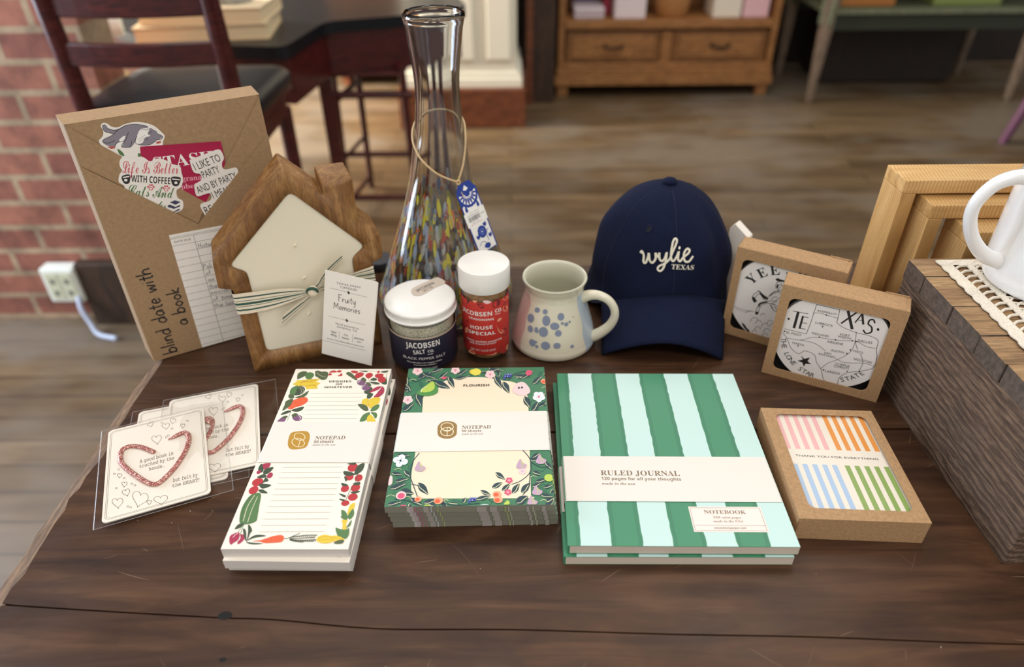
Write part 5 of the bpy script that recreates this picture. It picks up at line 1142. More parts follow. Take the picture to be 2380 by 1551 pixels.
NAVYL = mat('navy_label', (30, 29, 48), .5); REDL = mat('red_label', (196, 50, 42), .5); SALTM = mat('pepper_salt', (200, 190, 172), .9); _t = NT(SALTM); _n = _t.noise(_t.coords(), 1300, 2, .6); _t.color(_t.ramp(_n, [(.34, (58, 50, 42)), (.45, (190, 180, 162)), (.7, (228, 220, 206))])); _t.bump(_n, .6, .0006); SPICEM = speckle('ground_spice', (170, 116, 62), .4, 1400, .9)
NAVY = speckle('navy_twill', (15, 23, 50), .25, 600, .9, (1, 1, 1), **{'Specular IOR Level': .2}); NAVYD = mat('navy_thread', (20, 26, 56), .9)
GLAZE = mat('cream_glaze', (222, 216, 194), .16, **{'Coat Weight': .3}); PINKG = mat('pink_glaze', (206, 172, 164), .18); BLUEG = mat('blue_glaze', (176, 188, 198), .18); GLAZEIN = mat('inner_glaze', (206, 204, 184), .16)
ENAMEL = mat('white_enamel', (238, 238, 238), .12, **{'Coat Weight': .4}); LACE = speckle('cotton_lace', (233, 224, 208), .1, 800, .95)
def sawn(name, scale, rot):
    m = mat(name, (206, 164, 104), .6); t = NT(m); c = t.ramp(t.noise(t.coords(scale), 1.3, 4, .55, .8), [(.3, (190, 146, 86)), (.5, (210, 168, 108)), (.75, (224, 186, 128))])
    wv = t.n('ShaderNodeTexWave'); wv.inputs['Scale'].default_value = 95; wv.inputs['Distortion'].default_value = 2.5; wv.inputs['Detail'].default_value = 3; t.l(t.coords((1, 1, 1), rot), wv.inputs['Vector'])
    t.color(t.mix(c, t.ramp(wv.outputs['Fac'], [(.1, (226, 216, 204)), (.5, (255, 255, 255))]), .8, 'MULTIPLY')); t.bump(wv.outputs['Fac'], .3, .0004); return m
PINE = sawn('sawn_pine', (7, 40, 40), (0, 0, R(12))); PINEV = sawn('sawn_pine_upright', (40, 40, 7), (0, R(72), R(90)))
def crate_material():
    m = mat('weathered_board', (110, 88, 72), .85); t = NT(m); v = t.coords((9, 2.2, 9)); wv = t.n('ShaderNodeTexWave', bands_direction='Z'); wv.inputs['Scale'].default_value = 5.5; wv.inputs['Distortion'].default_value = 9; wv.inputs['Detail'].default_value = 4; wv.inputs['Detail Scale'].default_value = 1.6; wv.inputs['Detail Roughness'].default_value = .7; t.l(v, wv.inputs['Vector'])
    c = t.ramp(wv.outputs['Fac'], [(.1, (98, 77, 63)), (.5, (114, 91, 74)), (.9, (132, 107, 88))]); g = t.noise(t.coords((60, 8, 90)), 6, 4, .7); c = t.mix(c, t.ramp(g, [(.35, (130, 124, 120)), (.62, (255, 255, 255))]), .75, 'MULTIPLY')
    b = t.noise(t.coords(), 16, 4, .65); c = t.mix(c, lin((78, 70, 66)), t.ramp(b, [(.5, (0, 0, 0)), (.7, (150, 150, 150))])); t.color(c); t.bump(wv.outputs['Fac'], .5, .0012); return m
CRATE = crate_material()
CRATETOP = wood('worn_top_board', [(.28, (128, 98, 72)), (.5, (172, 136, 96)), (.74, (198, 164, 120))], (7, 60, 50), .85, 8, .55, (30, (138, 114, 90)), 1.4, .001); CRATEEND = speckle('end_grain', (92, 79, 70), .25, 220, .9)
RAWEDGE = wood('raw_edge_wood', [(.3, (96, 70, 48)), (.55, (132, 101, 70)), (.8, (158, 126, 92))], (60, 8, 60), .8, 10, .5)
def table_material():
    m = mat('dark_stained_planks', (80, 56, 44), .42, **{'Specular IOR Level': .28}); t = NT(m)
    v = t.coords((3, 26, 20)); c = t.ramp(t.noise(v, 2.2, 5, .6, .8), [(.28, (46, 29, 20)), (.5, (69, 46, 32)), (.72, (94, 66, 46))])
    v2 = t.coords((1, 1.4, 1)); b = t.noise(v2, 5, 4, .6); c = t.mix(c, lin((124, 87, 54)), t.ramp(b, [(.52, (0, 0, 0)), (.75, (150, 150, 150))]))
    v3 = t.coords((2.5, 4, 1)); d = t.noise(v3, 4.5, 3, .5, 1.5); c = t.mix(c, lin((46, 31, 24)), t.ramp(d, [(.58, (0, 0, 0)), (.70, (150, 150, 150))]))
    t.color(c); g = t.noise(v, 12, 4, .6); t.bump(g, .12, .0006)
    t.l(t.ramp(t.noise(v2, 9, 4, .6), [(.3, (150, 150, 150)), (.7, (188, 188, 188))]), t.b.inputs['Roughness']); return m
TABLE = table_material(); DARKGAP = mat('dark_gap', (16, 12, 10), .9); SCR = mat('scratch', (124, 98, 76), .7); CRUMB = mat('crumb', (205, 195, 182), .8)
# ---------------------------------------------------------------- display table
tb = thing('display_table', 'large dark stained plank table covered with shop goods', 'table', (0, 0, -.75))
TX1 = 1.05; TY1 = .765
crack = [(-.366, .2950), (-.29, .289), (-.205, .283), (-.165, .281), (-.093, .2735), (-.002, .272), (.106, .2675), (.203, .2645), (.337, .258), (.6, .25), (TX1, .24)]
crack = catmull(crack, False, 4)
jit = lambda a: random.uniform(-a, a)
def left_edge(y0, y1): return [(-.3615+jit(.0016)+.0012*math.sin(y*60), y) for y in [y0+(y1-y0)*i/14 for i in range(15)]]
def plank(poly, name='tabletop_plank'):
    b = MB(); b.prism(poly, .724, .75, TABLE); return b
b1 = plank(left_edge(TY1, .4665)+[(TX1, .4665), (TX1, TY1)])
b2 = plank(left_edge(.4635, .2958)+[(x, y+.0006) for x, y in crack][1:]+[(TX1, .4635)])
b3 = plank(left_edge(.2942, -.1)+[(TX1, -.1)]+[(x, y-.0006) for x, y in crack][:0:-1])
rg = random.Random(5)
def scratches(b, y0, y1, n):
    for i in range(n):
        x = rg.uniform(-.34, .62); y = rg.uniform(y0, y1); a = rg.gauss(.4, 1.0); L = rg.uniform(.004, .03)*(1 if rg.random() < .85 else 2); wd = rg.uniform(.00012, .0004); cu = rg.uniform(-.2, .2)
        p = [(x+math.cos(a+cu*t)*L*t, y+math.sin(a+cu*t)*L*t) for t in (0, .33, .66, 1)]
        if not all(y0 < q[1] < y1 and q[0] > -.35 for q in p): continue
        vs = []
        for k, (px, py) in enumerate(p):
            ww = wd*(.4 if k in (0, 3) else 1)/2; vs += [(px-math.sin(a)*ww, py+math.cos(a)*ww, .75004), (px+math.sin(a)*ww, py-math.cos(a)*ww, .75004)]
        b.add(vs, [(2*k, 2*k+1, 2*k+3, 2*k+2) for k in range(3)], SCR)
    for i in range(n//6):
        x = rg.uniform(-.34, .5); y = rg.uniform(y0+.002, y1-.002); r = rg.uniform(.0002, .0005); b.ball((x, y, .7503), (r, r, r*.5), CRUMB, 6)
scratches(b1, .468, .62, 22); scratches(b2, .30, .462, 90); scratches(b3, .12, .27, 90)
for x, y, r in ((-.201, .2845, .0042), (-.192, .2525, .002)): b3.add([(x+r*math.cos(2*PI*k/14)*1.2, y+r*math.sin(2*PI*k/14)*.8, .75006) for k in range(14)], [tuple(range(14))], DARKGAP)
for q in (b1, b2, b3): q.build('tabletop_plank', tb, bevel=.0008, seg=1)
e = MB(); ys = [TY1-(TY1+.1)*i/60 for i in range(61)]
ins = [-.3615+jit(.0012)+.0012*math.sin(y*60) for y in ys]; out = [-.3735+jit(.0012)+.001*math.sin(y*33) for y in ys]
vs = []
for y, a, b_ in zip(ys, ins, out): vs += [(a+.003, y, .7495), (b_, y, .7445+jit(.0006)), (b_+.001, y, .724), (a+.003, y, .724)]
e.add(vs, [(4*i+j, 4*i+(j+1) % 4, 4*i+4+(j+1) % 4, 4*i+4+j) for i in range(60) for j in range(4)], RAWEDGE); o = e.build('worn_edge', tb); o['label'] = 'pale worn left edge of the table'
g = MB(); g.box((-.36, -.09, .715), (TX1-.01, TY1-.005, .7245), DARKGAP); g.build('underlayer', tb)
for x in (-.30, .98):
    for y in (-.04, .70): q = MB(); q.tube([(x, y, 0), (x, y, .05), (x, y, .6), (x, y, .716)], [.022, .026, .034, .036], TABLE, 4); q.build('leg', tb)
q = MB()
for a, b_ in (((-.31, .69, .60), (.99, .715, .716)), ((-.31, -.05, .60), (.99, -.03, .716)), ((-.31, -.04, .60), (-.29, .70, .716)), ((.97, -.04, .60), (.99, .70, .716))): q.box(a, b_, TABLE)
q.build('apron', tb)
# ---------------------------------------------------------------- flat paper goods
def band(t, W, v0, v1, zt, art, label=None, dz=.0006):
    b = MB(); h = W/2+.0007
    vs = []
    for v in (v0, v1):
        for x, z in ((-h, .0004), (-h, zt-.0015), (-h+.0006, zt-.0002), (-h+.0018, zt+dz), (h-.0018, zt+dz), (h-.0006, zt-.0002), (h, zt-.0015), (h, .0004)): vs.append((x, v, z))
    b.add(vs, [(i, (i+1) % 8, 8+(i+1) % 8, 8+i) for i in range(8)], BANDP)
    draw(b, ART[art], top_map(zt+dz)); o = b.build('belly_band', t, smooth=25)
    if label: o['label'] = label
    return o
def pad_body(W, H, T, top, side):
    b = MB(); x, y = W/2, H/2; b.box((-x, -y, .0002), (x, y, T), side)
    b.add([(-x+.0001, -y+.0001, T+.00004), (x-.0001, -y+.0001, T+.00004), (x-.0001, y-.0001, T+.00004), (-x+.0001, y-.0001, T+.00004)], [(0, 1, 2, 3)], top); return b
# list pads with vegetables
def veg_pad():
    T = .0088; t = thing('notepad', None, 'notepad'); b = pad_body(.0914, .2073, T, CREAMP, EDGEW)
    draw(b, ART['veg'], top_map(T, .0913, .2072)); b.build('pad', t); band(t, .0914, -.0193, .0292, T, 'vegband'); return t
vp = veg_pad(); tag(vp, 'tall narrow notepad with painted vegetables, uppermost of its stack', None, 'vegetable notepads in a stack')
vp.location = (-.1623, .423, .0177); vp.rotation_euler.z = -.0134
for i, (dx, dy, z, a, lb) in enumerate(((.0018, -.0040, .0088, -.028, 'tall vegetable notepad directly under the uppermost one, sticking out a little in front'), (.0002, .0012, 0, -.02, 'lowest tall vegetable notepad, lying on the table under the two others'))):
    c = copy_tree(vp); c.location = (-.1623+dx, .423+dy, z); c.rotation_euler.z = a; c['label'] = lb
# square pads with fruit and leaves
def flo_pad():
    T = .0068; t = thing('notepad', None, 'notepad'); b = pad_body(.1286, .1682, T, FLOG, GREYEDGE); 
    fm = top_map(T, .1285, .1681); rl = random.Random(8); more = []
    for i in range(190):
        u = rl.uniform(-64, 64); v = rl.uniform(-84, 84)
        if abs(u) < 44+4*rl.random() and -68 < v < 60-(abs(u)/44)**2*14: continue
        a = rl.uniform(0, 2*PI); L = rl.uniform(6, 13); w_ = L*.2; ca, sa_ = math.cos(a), math.sin(a); q = lambda t, s_: (u+t*L*ca-s_*w_*sa_, v+t*L*sa_+s_*w_*ca)
        k = i % 3
        if k == 2: more.append(('L', 'vine', .45, [x for p in (q(0, -.8), q(.35, .5), q(.7, -.4), q(1, .8)) for x in p])); continue
        more.append(('P', 'deep' if k else 'leafmid', 0, [x for p in (q(0, 0), q(.3, .9), q(.65, .7), q(1, 0), q(.6, -.9), q(.25, -.8)) for x in p]))
        if k: more.append(('L', 'pale', .3, [x for p in (q(.05, .35), q(.4, .75), q(.75, .4), q(1, 0)) for x in p]))
    n = [c for k, c, *_ in ART['flo']].index('vellum'); l = draw(b, more, fm); draw(b, ART['flo'], fm, l)
    for u, wd, c in ((-45, 5, 'white'), (-44, 3, 'blush'), (-41, 1.2, 'rose'), (-38.4, .8, 'rose'), (-33, 4, 'seal'), (-29, 1.2, 'ice'), (-24, 1, 'lime'), (9, 7.5, 'seal'), (18, 5.5, 'seal'), (27, 1.2, 'lime'), (29.5, .8, 'pale'), (44, 2, 'seal'), (48, 1, 'pale'), (56, 3, 'seal')):
        x = u/1000; h = wd/2000; y = -.0841-.00004-7e-6*(u+60); b.add([(x-h, y, .0003), (x+h, y, .0003), (x+h, y, T-.0002), (x-h, y, T-.0002)], [(0, 1, 2, 3)], mat('edge_'+c, tuple(int(.55*138+.45*int(INK[c][k:k+2], 16)) for k in (0, 2, 4)), .8))
    b.build('pad', t); band(t, .1286, -.0268, .0211, T, 'floband'); return t
fp = flo_pad(); tag(fp, 'green notepad bordered with leaves and fruit, topmost in its pile', None, 'leafy green notepads in a pile')
fp.location = (-.0337, .4403, .0212); fp.rotation_euler.z = .005
for dx, dy, z, a, lb in ((.0010, .0022, .0141, .009, 'green leafy notepad second from the top of its pile'), (.0018, .0034, .007, .011, 'green leafy notepad third from the top of its pile'), (.0026, .0040, 0, .015, 'bottom green leafy notepad of the pile, resting on the table')):
    c = copy_tree(fp); c.location = (-.0337+dx, .4403+dy, z); c.rotation_euler.z = a; c['label'] = lb
# striped journals
def journal():
    W, H, T = .168, .2005, .0086; x, y = W/2, H/2; t = thing('journal', None, 'notebook')
    p = MB(); p.box((-x+.0012, -y, .0004), (x, y, T-.0003), PAGES); p.build('page_block', t)
    b = MB(); b.box((-x, -y-.0001, .0001), (x+.0001, y+.0001, .0004), GREEN); b.box((-x, -y-.0001, T-.0003), (x+.0001, y+.0001, T), GREEN); b.box((-x-.0004, -y, .0002), (-x+.0012, y, T), GREEN)
    fr = [0, .0577, .19, .328, .459, .6025, .736, .8795, 1]; rj = random.Random(3); N = 46
    lines = []
    for f in fr: lines.append([(-x+W*f+(0 if f in (0, 1) else rj.uniform(-.0004, .0004)+.0009*(k/N-.5)), -y+H*k/N) for k in range(N+1)])
    z = T+.00005
    for i in range(8):
        a, c = lines[i], lines[i+1]; m_ = MINT if i % 2 else GREEN
        b.add([(q[0], q[1], z) for q in a]+[(q[0], q[1], z) for q in c], [(k, N+1+k, N+2+k, k+1) for k in range(N)], m_)
        if not i % 2:
            for (L, s) in ((a, 1), (c, -1)):
                if i == 0 and s == 1: continue
                b.add([(q[0]+s*.0006, q[1], z+2e-5) for q in L]+[(q[0]+s*.0034, q[1], z+2e-5) for q in L], [(k, N+1+k, N+2+k, k+1) for k in range(N)], GREEND)
    b.build('cover', t, smooth=30)
    l = MB(); l.box((.0099, -.0872, T+.00005), (.0652, -.0633, T+.00022), mat('pale_pink_label', (243, 228, 220), .5)); zt = T+.00022
    draw(l, [('K', 'taupe', .25, [11, -64.4, 64, -64.4, 64, -86.1, 11, -86.1, 11, -64.4])]+ART['joulabel'], top_map(zt)); l.build('label_sticker', t)['label'] = 'pale pink label reading NOTEBOOK'
    band(t, W, -.0587, -.0104, T, 'jouband'); return t
jn = journal(); tag(jn, 'green and mint striped journal with a paper band, upper one of two', None, 'striped journals'); jn.location = (.1254, .4253, .0095); jn.rotation_euler.z = -.0181
c = copy_tree(jn); c.location = (.1222, .4232, 0); c.rotation_euler.z = -.0135; c['label'] = 'striped journal lying on the table underneath the other one'
# ---------------------------------------------------------------- window boxes
def carton(name, W, H, T, win, upright, material=KRAFT):
    """kraft box with a rounded window; lying: front = +z, upright: front = -y"""
    b = MB(); th = .0007; o = rrect(0, 0, W, H, .0004); h = rrect(*win, .006)
    M = Matrix() if not upright else Matrix(((1, 0, 0, 0), (0, 0, -1, T), (0, 1, 0, 0), (0, 0, 0, 1)))
    b.prism(o, T-th, T, material, M, hole=h)
    for a, c in (((0, 0, 0), (W, H, th)), ((0, 0, 0), (th, H, T-th/2)), ((W-th, 0, 0), (W, H, T-th/2)), ((0, 0, 0), (W, th, T-th/2)), ((0, H-th, 0), (W, H, T-th/2))): b.box(a, c, material, M)
    # closing flaps: a lip standing a little proud at the two ends
    b.box((.004, H-.0003, .0012), (W-.004, H+.0003, T-.0012), material, M); b.box((W-.0006, .003, T*.12), (W+.0005, H-.003, T*.88), material, M)
    b.box((W*.80, H, .0008), (W*.985, H+.0014, .0022), material, M); return b, M
t = thing('greeting_card_box', 'kraft box with a window showing striped thank-you cards', 'box', (.2651-.04815*math.cos(-.0598)+.06225*math.sin(-.0598), .4048-.04815*math.sin(-.0598)-.06225*math.cos(-.0598), 0), -.0598)
b, M = carton('b', .0963, .1245, .023, (.0107, .0108, .0880, .1172), False); b.build('carton', t, bevel=.0005)
f = MB(); f.add([(.009, .009, .0221), (.09, .009, .0221), (.09, .119, .0221), (.009, .119, .0221)], [(0, 1, 2, 3)], FILM); f.build('window_film', t)
cdt = thing('greeting_card', 'cream card with pastel stripes reading THANK YOU FOR EVERYTHING, inside the kraft window box', 'card', (.2651, .4048, 0), -.0598)
b = MB(); b.box((-.0458, -.0598, .001), (.0458, .0598, .0203), CREAMP)
for (u0, v0, v1, c, p) in ((-37.4, 14.3, 59, 'stpink', 7.9), (4.2, 14.2, 59, 'storange', 7.75), (-37.2, -59, -3, 'stblue', 7.9), (4.5, -59, -3.2, 'stgreen', 7.75)):
    cm = mat(c, dict(stpink=(242, 186, 186), storange=(236, 154, 70), stblue=(176, 202, 232), stgreen=(142, 172, 92))[c], .5)
    for k in range(5):
        x = (u0+p*k)/1000; b.add([(x, v0/1000, .02036), (x+.004, v0/1000, .02036), (x+.004, v1/1000, .02036), (x, v1/1000, .02036)], [(0, 1, 2, 3)], cm)
draw(b, ART['tyc'], top_map(.0204)); b.build('card_stack', cdt)
def coaster_box(label, pos, yaw, W, H, T, win, clabel, painter):
    t = thing('coaster_box', label, 'box', (*pos, 0), yaw, 'kraft coaster boxes'); b, M = carton('b', W, H, T, win, True); b.build('carton', t, bevel=.0005)
    k = MB(); k.box((.002, .0095, .002), (W-.002, .0115, H-.002), BLACK); k.build('inner_sheet', t)['label'] = 'black backing inside the box'
    c = thing('coaster', clabel, 'coaster', (*pos, 0), yaw); m = MB(); r = min(W, H)/2-.0008
    ci = [(W/2+r*math.cos(2*PI*i/72), H/2+r*math.sin(2*PI*i/72)) for i in range(72)]
    m.prism(ci, .0025, .0090, CERAM, Matrix(((1, 0, 0, 0), (0, 0, 1, 0), (0, 1, 0, 0), (0, 0, 0, 1)))); painter(m); m.build('stone_disc', c, bevel=.0006)
def p_tex(m):
    l = draw(m, ART['texc'], front_map(.0025)); fm = front_map(.0025)
    arc_text(m, 'THE LONE STAR', 'sa', 'ink', 51.6, 50, 40, 191, 262, 4.8, fm, l, top=False, wmax=5); arc_text(m, 'STATE', 'sa', 'ink', 51.6, 50, 41.5, 300, 326, 5, fm, l, top=False, wmax=5)
def p_yee(m):
    l = draw(m, ART['yeec'], front_map(.0025)); arc_text(m, 'YEE-HAW', 'se', 'ink', 52, 50, 39, 147, 33, 10, front_map(.0025), l, wmax=12)
coaster_box('kraft window box in front, holding a round coaster with a Texas map', (.2494, .5494), -.4699, .106, .1026, .0262, (.0088, .0090, .0945, .0905), 'round white coaster with a hand-drawn map of Texas', p_tex)
coaster_box('kraft window box behind the map one, its coaster showing a bucking horse', (.2261, .6197), -.5463, .1044, .1039, .0262, (.0078, .0095, .0966, .0922), 'round cream coaster reading YEE with a horse and rider', p_yee)
# ---------------------------------------------------------------- bookmarks in clear sleeves
HEART = [('K', 'sepia', .25, [a for p in rrect(-38.3, -54.3, 38.3, 54.3, 4)+rrect(-38.3, -54.3, 38.3, 54.3, 4)[:1] for a in p]), ('K', 'sepia', .25, [a for p in rrect(-37.2, -53.2, 37.2, 53.2, 3.4)+rrect(-37.2, -53.2, 37.2, 53.2, 3.4)[:1] for a in p])]
def glitter():
    m = mat('rose_glitter', (180, 110, 104), .35, Metallic=.25); t = NT(m); v = t.coords()
    vo = t.n('ShaderNodeTexVoronoi'); vo.inputs['Scale'].default_value = 1500; t.l(v, vo.inputs['Vector'])
    sp = t.n('ShaderNodeSeparateColor'); t.l(vo.outputs['Color'], sp.inputs[0])
    t.color(t.ramp(sp.outputs[0], [(.0, (138, 72, 72)), (.5, (176, 102, 98)), (.78, (206, 140, 128)), (.9, (252, 226, 208))]))
    t.l(t.ramp(sp.outputs[1], [(.6, (60, 60, 60)), (.85, (255, 255, 255))]), t.b.inputs['Metallic']); t.bump(sp.outputs[2], .5, .0006); return m
GLIT = glitter()
def bookmark():
    t = thing('heart_bookmark', None, 'bookmark'); b = MB(); b.prism(rrect(-.0404, -.0568, .0404, .0568, .004), .0003, .0013, CREAMP); draw(b, HEART+ART['card'], top_map(.0013)); b.build('backing_card', t)
    q = ART['clip'][0][3]; p = catmull(list(zip(q[::2], q[1::2])), False, 5); n = len(p); rr = [.0022*min(1, .25+.09*(n-1-i)) if i > n-10 else .0022 for i in range(n)]; rr[0] = .0017
    k = MB(); k.tube([(x/1000, y/1000, .0026) for x, y in p], rr, GLIT, 10, flat=.6); k.build('heart_clip', t, smooth=60)['label'] = 'heart-shaped glittery pink clip'
    s = MB(); vs = []; nx, ny = 15, 15; rs = random.Random(11)
    for j in range(ny+1):
        for i in range(nx+1):
            x = -.0462+.1035*i/nx; y = -.0602+.1195*j/ny; e_ = min(1, min(i, nx-i)/2)
            vs.append((x, y, .0006+.0042*e_*math.exp(-((x/.045)**4+(y/.056)**4))*.9+rs.uniform(0, .0007)*(1+.6*(i > 11)+.6*(i < 2))))
    s.add(vs, [(j*(nx+1)+i, j*(nx+1)+i+1, (j+1)*(nx+1)+i+1, (j+1)*(nx+1)+i) for j in range(ny) for i in range(nx)], FILM); 
    for a, c in (((-.0462, -.0602), (.0573, -.0602)), ((.0573, -.0602), (.0573, .0593)), ((.0573, .0593), (-.0462, .0593)), ((-.0462, .0593), (-.0462, -.0602))): s.tube([(*a, .0008), ((a[0]+c[0])/2, (a[1]+c[1])/2, .0009), (*c, .0008)], .0004, SEAM, 5)
    s.build('sleeve', t, smooth=20)['label'] = 'clear plastic sleeve'; return t
bkm = bookmark(); K = .994; A0 = .3914; bx, by = -.3069*K, .4312*K
def cpos(u, v): return (bx+(u*math.cos(A0)-v*math.sin(A0))/1000, by+(u*math.sin(A0)+v*math.cos(A0))/1000)
bkm.location = (*cpos(0, 0), .0046); bkm.rotation_euler.z = A0; tag(bkm, 'glitter heart bookmark card lying on top, fully visible in its clear sleeve', None, 'heart bookmark cards')
c = copy_tree(bkm); c.location = (*cpos(46, 24), .0016); c.rotation_euler.z = A0-.087; c['label'] = 'glitter heart bookmark card half covered, next to the vegetable notepads'
c = copy_tree(bkm); c.location = (*cpos(18.5, 19.4), .0001); c.rotation_euler.z = A0-.09; c['label'] = 'bookmark card mostly hidden under the two others, only two corners showing'
# ---------------------------------------------------------------- wrapped book with its pocket
BP, BY = (-.3689, .5745, 0), .5181
t = thing('wrapped_book', 'brown paper wrapped book standing upright, marked blind date with a book', 'book', BP, BY)
b = MB(); b.prism([(-.0004, .0025), (.1602, .0025), (.1602, .0350), (-.0055, .0350)], 0, .2475, KRAFTB); o = b.build('wrapping', t, bevel=.0042, seg=4)
def sheet(poly, y, mt, th=.0003): 
    q = MB(); q.prism([(u/1000, v/1000) for u, v in poly], 0, th, mt, Matrix(((1, 0, 0, 0), (0, 0, -1, y), (0, 1, 0, 0), (0, 0, 0, 1)))); return q
q = sheet([(1.5, 246), (93.5, 153.1), (78.1, 137.5), (1, 211.6)], .0014, KRAFTB); q.build('inner_flap', t)
q = sheet([(159.2, 245), (159.6, 209.5), (78.1, 137.5), (90.6, 157.4)], .0014, KRAFTB); q.build('inner_flap', t)
q = sheet([(.6, 211.6), (78.1, 137.5), (159.6, 210.8), (159.6, 1), (.6, 1)], .0001, KRAFTB); draw(q, ART['bookface'], front_map(-.0002)); o = q.build('front_pocket', t); o['label'] = 'folded kraft pocket with handwriting'
q = sheet([(50.1, 133), (124, 130), (122, 1), (47.3, 1.6)], -.0004, PAPER)
L = [('K', 'grey', .3, [50.3, 130.1, 123.5, 127.2]), ('K', 'grey', .3, [50.3, 128.6, 123.5, 125.7]), ('K', 'grey', .35, [70.9, 128, 69, 1.2])]+[('K', 'grey', .28, [49.9-.147*k, 121.3-7.74*k, 123.4-.147*k, 118.4-7.74*k]) for k in range(16)]
draw(q, L+ART['date'], front_map(-.0007)); q.build('library_card', t)['label'] = 'white ruled DATE DUE card'
def tucked(name, label, cat, shape, art, y, mt):
    t = thing(name, label, cat, BP, BY); q = ART[shape][0][3]; p = list(zip(q[::2], q[1::2])); p = catmull(p, True, 4) if ART[shape][0][0] == 'P' else p
    s = sheet(p, y, mt); draw(s, ART[art], front_map(y-.0003)); s.build('printed_face', t); return t
tucked('sticker', 'die-cut sticker of a grey cat sleeping on a shelf, tucked in the kraft pocket', 'sticker', 'catshape', 'cat', .0021, PAPER)
tucked('tea_sachet', 'crimson tea bag sachet tucked behind the stickers', 'tea bag', 'teashape', 'tea', .0018, mat('crimson_foil', (176, 30, 76), .3))
tucked('sticker', 'white sticker about life, coffee, cats and books, tucked in the kraft pocket', 'sticker', 'cofshape', 'cof', .0009, PAPER)
tucked('sticker', 'white sticker reading I LIKE TO PARTY in black capitals, tucked in the kraft pocket', 'sticker', 'parshape', 'par', .0008, PAPER)
# ---------------------------------------------------------------- house candle
HX, HY, HA = -.2598, .5560, R(21.3)
t = thing('house_candle', 'house-shaped wooden bowl candle with cream wax, standing on its base', 'candle', (HX, HY, 0), HA)
hp = [(.131, 0), (.131, .098), (.143, .102), (.143, .128), (.1245, .1465), (.1245, .188), (.0965, .188), (.0965, .1755), (.066, .206), (-.0095, .1295), (-.011, .102), (.001, .098), (0, 0)]
def rounded(poly, r, n=3):
    o = []; N = len(poly)
    for i in range(N):
        p, a, c = Vector(poly[i]), Vector(poly[i-1]), Vector(poly[(i+1) % N]); da, dc = (a-p), (c-p); ra = min(r, da.length*.45); rc = min(r, dc.length*.45); A, C = p+da.normalized()*ra, p+dc.normalized()*rc
        for k in range(n+1): u = k/n; q = A*(1-u)**2+p*2*u*(1-u)+C*u*u; o.append((q.x, q.y))
    return o
inner = [(.1135, .019), (.1135, .107), (.1265, .116), (.1235, .1225), (.0685, .1845), (.004, .1235), (.0065, .1185), (.0165, .113), (.0155, .021)]
HM = Matrix(((1, 0, 0, 0), (0, 0, -1, .042), (0, 1, 0, 0), (0, 0, 0, 1)))
hr = rounded(hp, .0025); ir = rounded(inner, .006)
bm = bmesh.new(); ov = [bm.verts.new((x, 0, z)) for x, z in hr]; iv = [bm.verts.new((x, 0, z)) for x, z in ir]
es = [bm.edges.new((l[i], l[(i+1) % len(l)])) for l in (ov, iv) for i in range(len(l))]; bmesh.ops.triangle_fill(bm, edges=es, use_beauty=True)
bm.verts.index_update(); V = [tuple(v.co) for v in bm.verts]; Fs = [tuple(v.index for v in f.verts) for f in bm.faces]; bm.free()
b = MB(); b.add(V, Fs, CANW); no, ni = len(hr), len(ir)
b.add([(x, 0, z) for x, z in hr]+[(x, .042, z) for x, z in hr], [(i, no+i, no+(i+1) % no, (i+1) % no) for i in range(no)]+[tuple(range(no, 2*no))], CANW)
b.add([(x, 0, z) for x, z in ir]+[(x, .03, z) for x, z in ir], [((i+1) % ni, ni+(i+1) % ni, ni+i, i) for i in range(ni)]+[tuple(range(2*ni-1, ni-1, -1))], CANW)
weld(b.build('wooden_frame', t, smooth=32))
b = MB(); b.prism(ir, .0125, .0405, WAX, HM); weld(b.build('wax', t, bevel=.0012))
for u, v in ((64.3, 131.8), (66.6, 96.5), (64.5, 55.9)): q = MB(); q.tube([(u/1000, .003, v/1000), (u/1000-.0004, -.0015, v/1000+.0003), (u/1000-.0022, -.0042, v/1000+.0022)], [.0009, .0009, .0007], mat('wick_cotton', (244, 236, 214), .9), 8); q.build('wick', t)
# ribbon round the house, knotted in front
def hp3(L, y): return [(u/1000, (y(i) if callable(y) else y), v/1000) for i, (u, v) in enumerate(L)]
CUT = [(0, .17, RIBC), (.17, .24, RIBG), (.24, .36, RIBC), (.36, .39, RIBG), (.39, .46, RIBC), (.46, .57, RIBG), (.57, .62, RIBC), (.62, .65, RIBG), (.65, .77, RIBC), (.77, .85, RIBG), (.85, 1, RIBC)]
CUT2 = [(0, .3, RIBC), (.3, .5, RIBG), (.5, .72, RIBC), (.72, .8, RIBG), (.8, 1, RIBC)]
rb = bpy.data.objects.new('ribbon', None); rb.empty_display_size = .01; COL.objects.link(rb); rb.parent = t; rb['label'] = 'cream ribbon with dark green stripes'
s = MB()
topL = [(-.0008, .030, .0925), (-.0012, .004, .0935), (.0005, -.0012, .0938), (.006, -.002, .0937), (.0211, -.003, .093), (.0411, -.0045, .0921), (.0597, -.006, .0889), (.0675, -.0065, .0855)]
botL = [(-.0008, .030, .0710), (-.0012, .004, .0715), (.0005, -.0012, .0712), (.006, -.002, .0709), (.0114, -.003, .0709), (.0308, -.0045, .0724), (.051, -.006, .0769), (.0672, -.0065, .0812)]
s.loft(catmull(topL, False, 3), catmull(botL, False, 3), CUT)
topR = [(.0742, -.0065, .0865), (.088, -.005, .0885), (.1064, -.003, .0914), (.1169, -.0025, .0935), (.1310, -.0012, .0952), (.1322, .004, .095), (.132, .03, .094)]
botR = [(.0745, -.0065, .0835), (.088, -.005, .084), (.1055, -.003, .0845), (.1153, -.0025, .0824), (.1314, -.0012, .0787), (.1322, .004, .0785), (.132, .03, .078)]
s.loft(catmull(topR, False, 3), catmull(botR, False, 3), CUT)
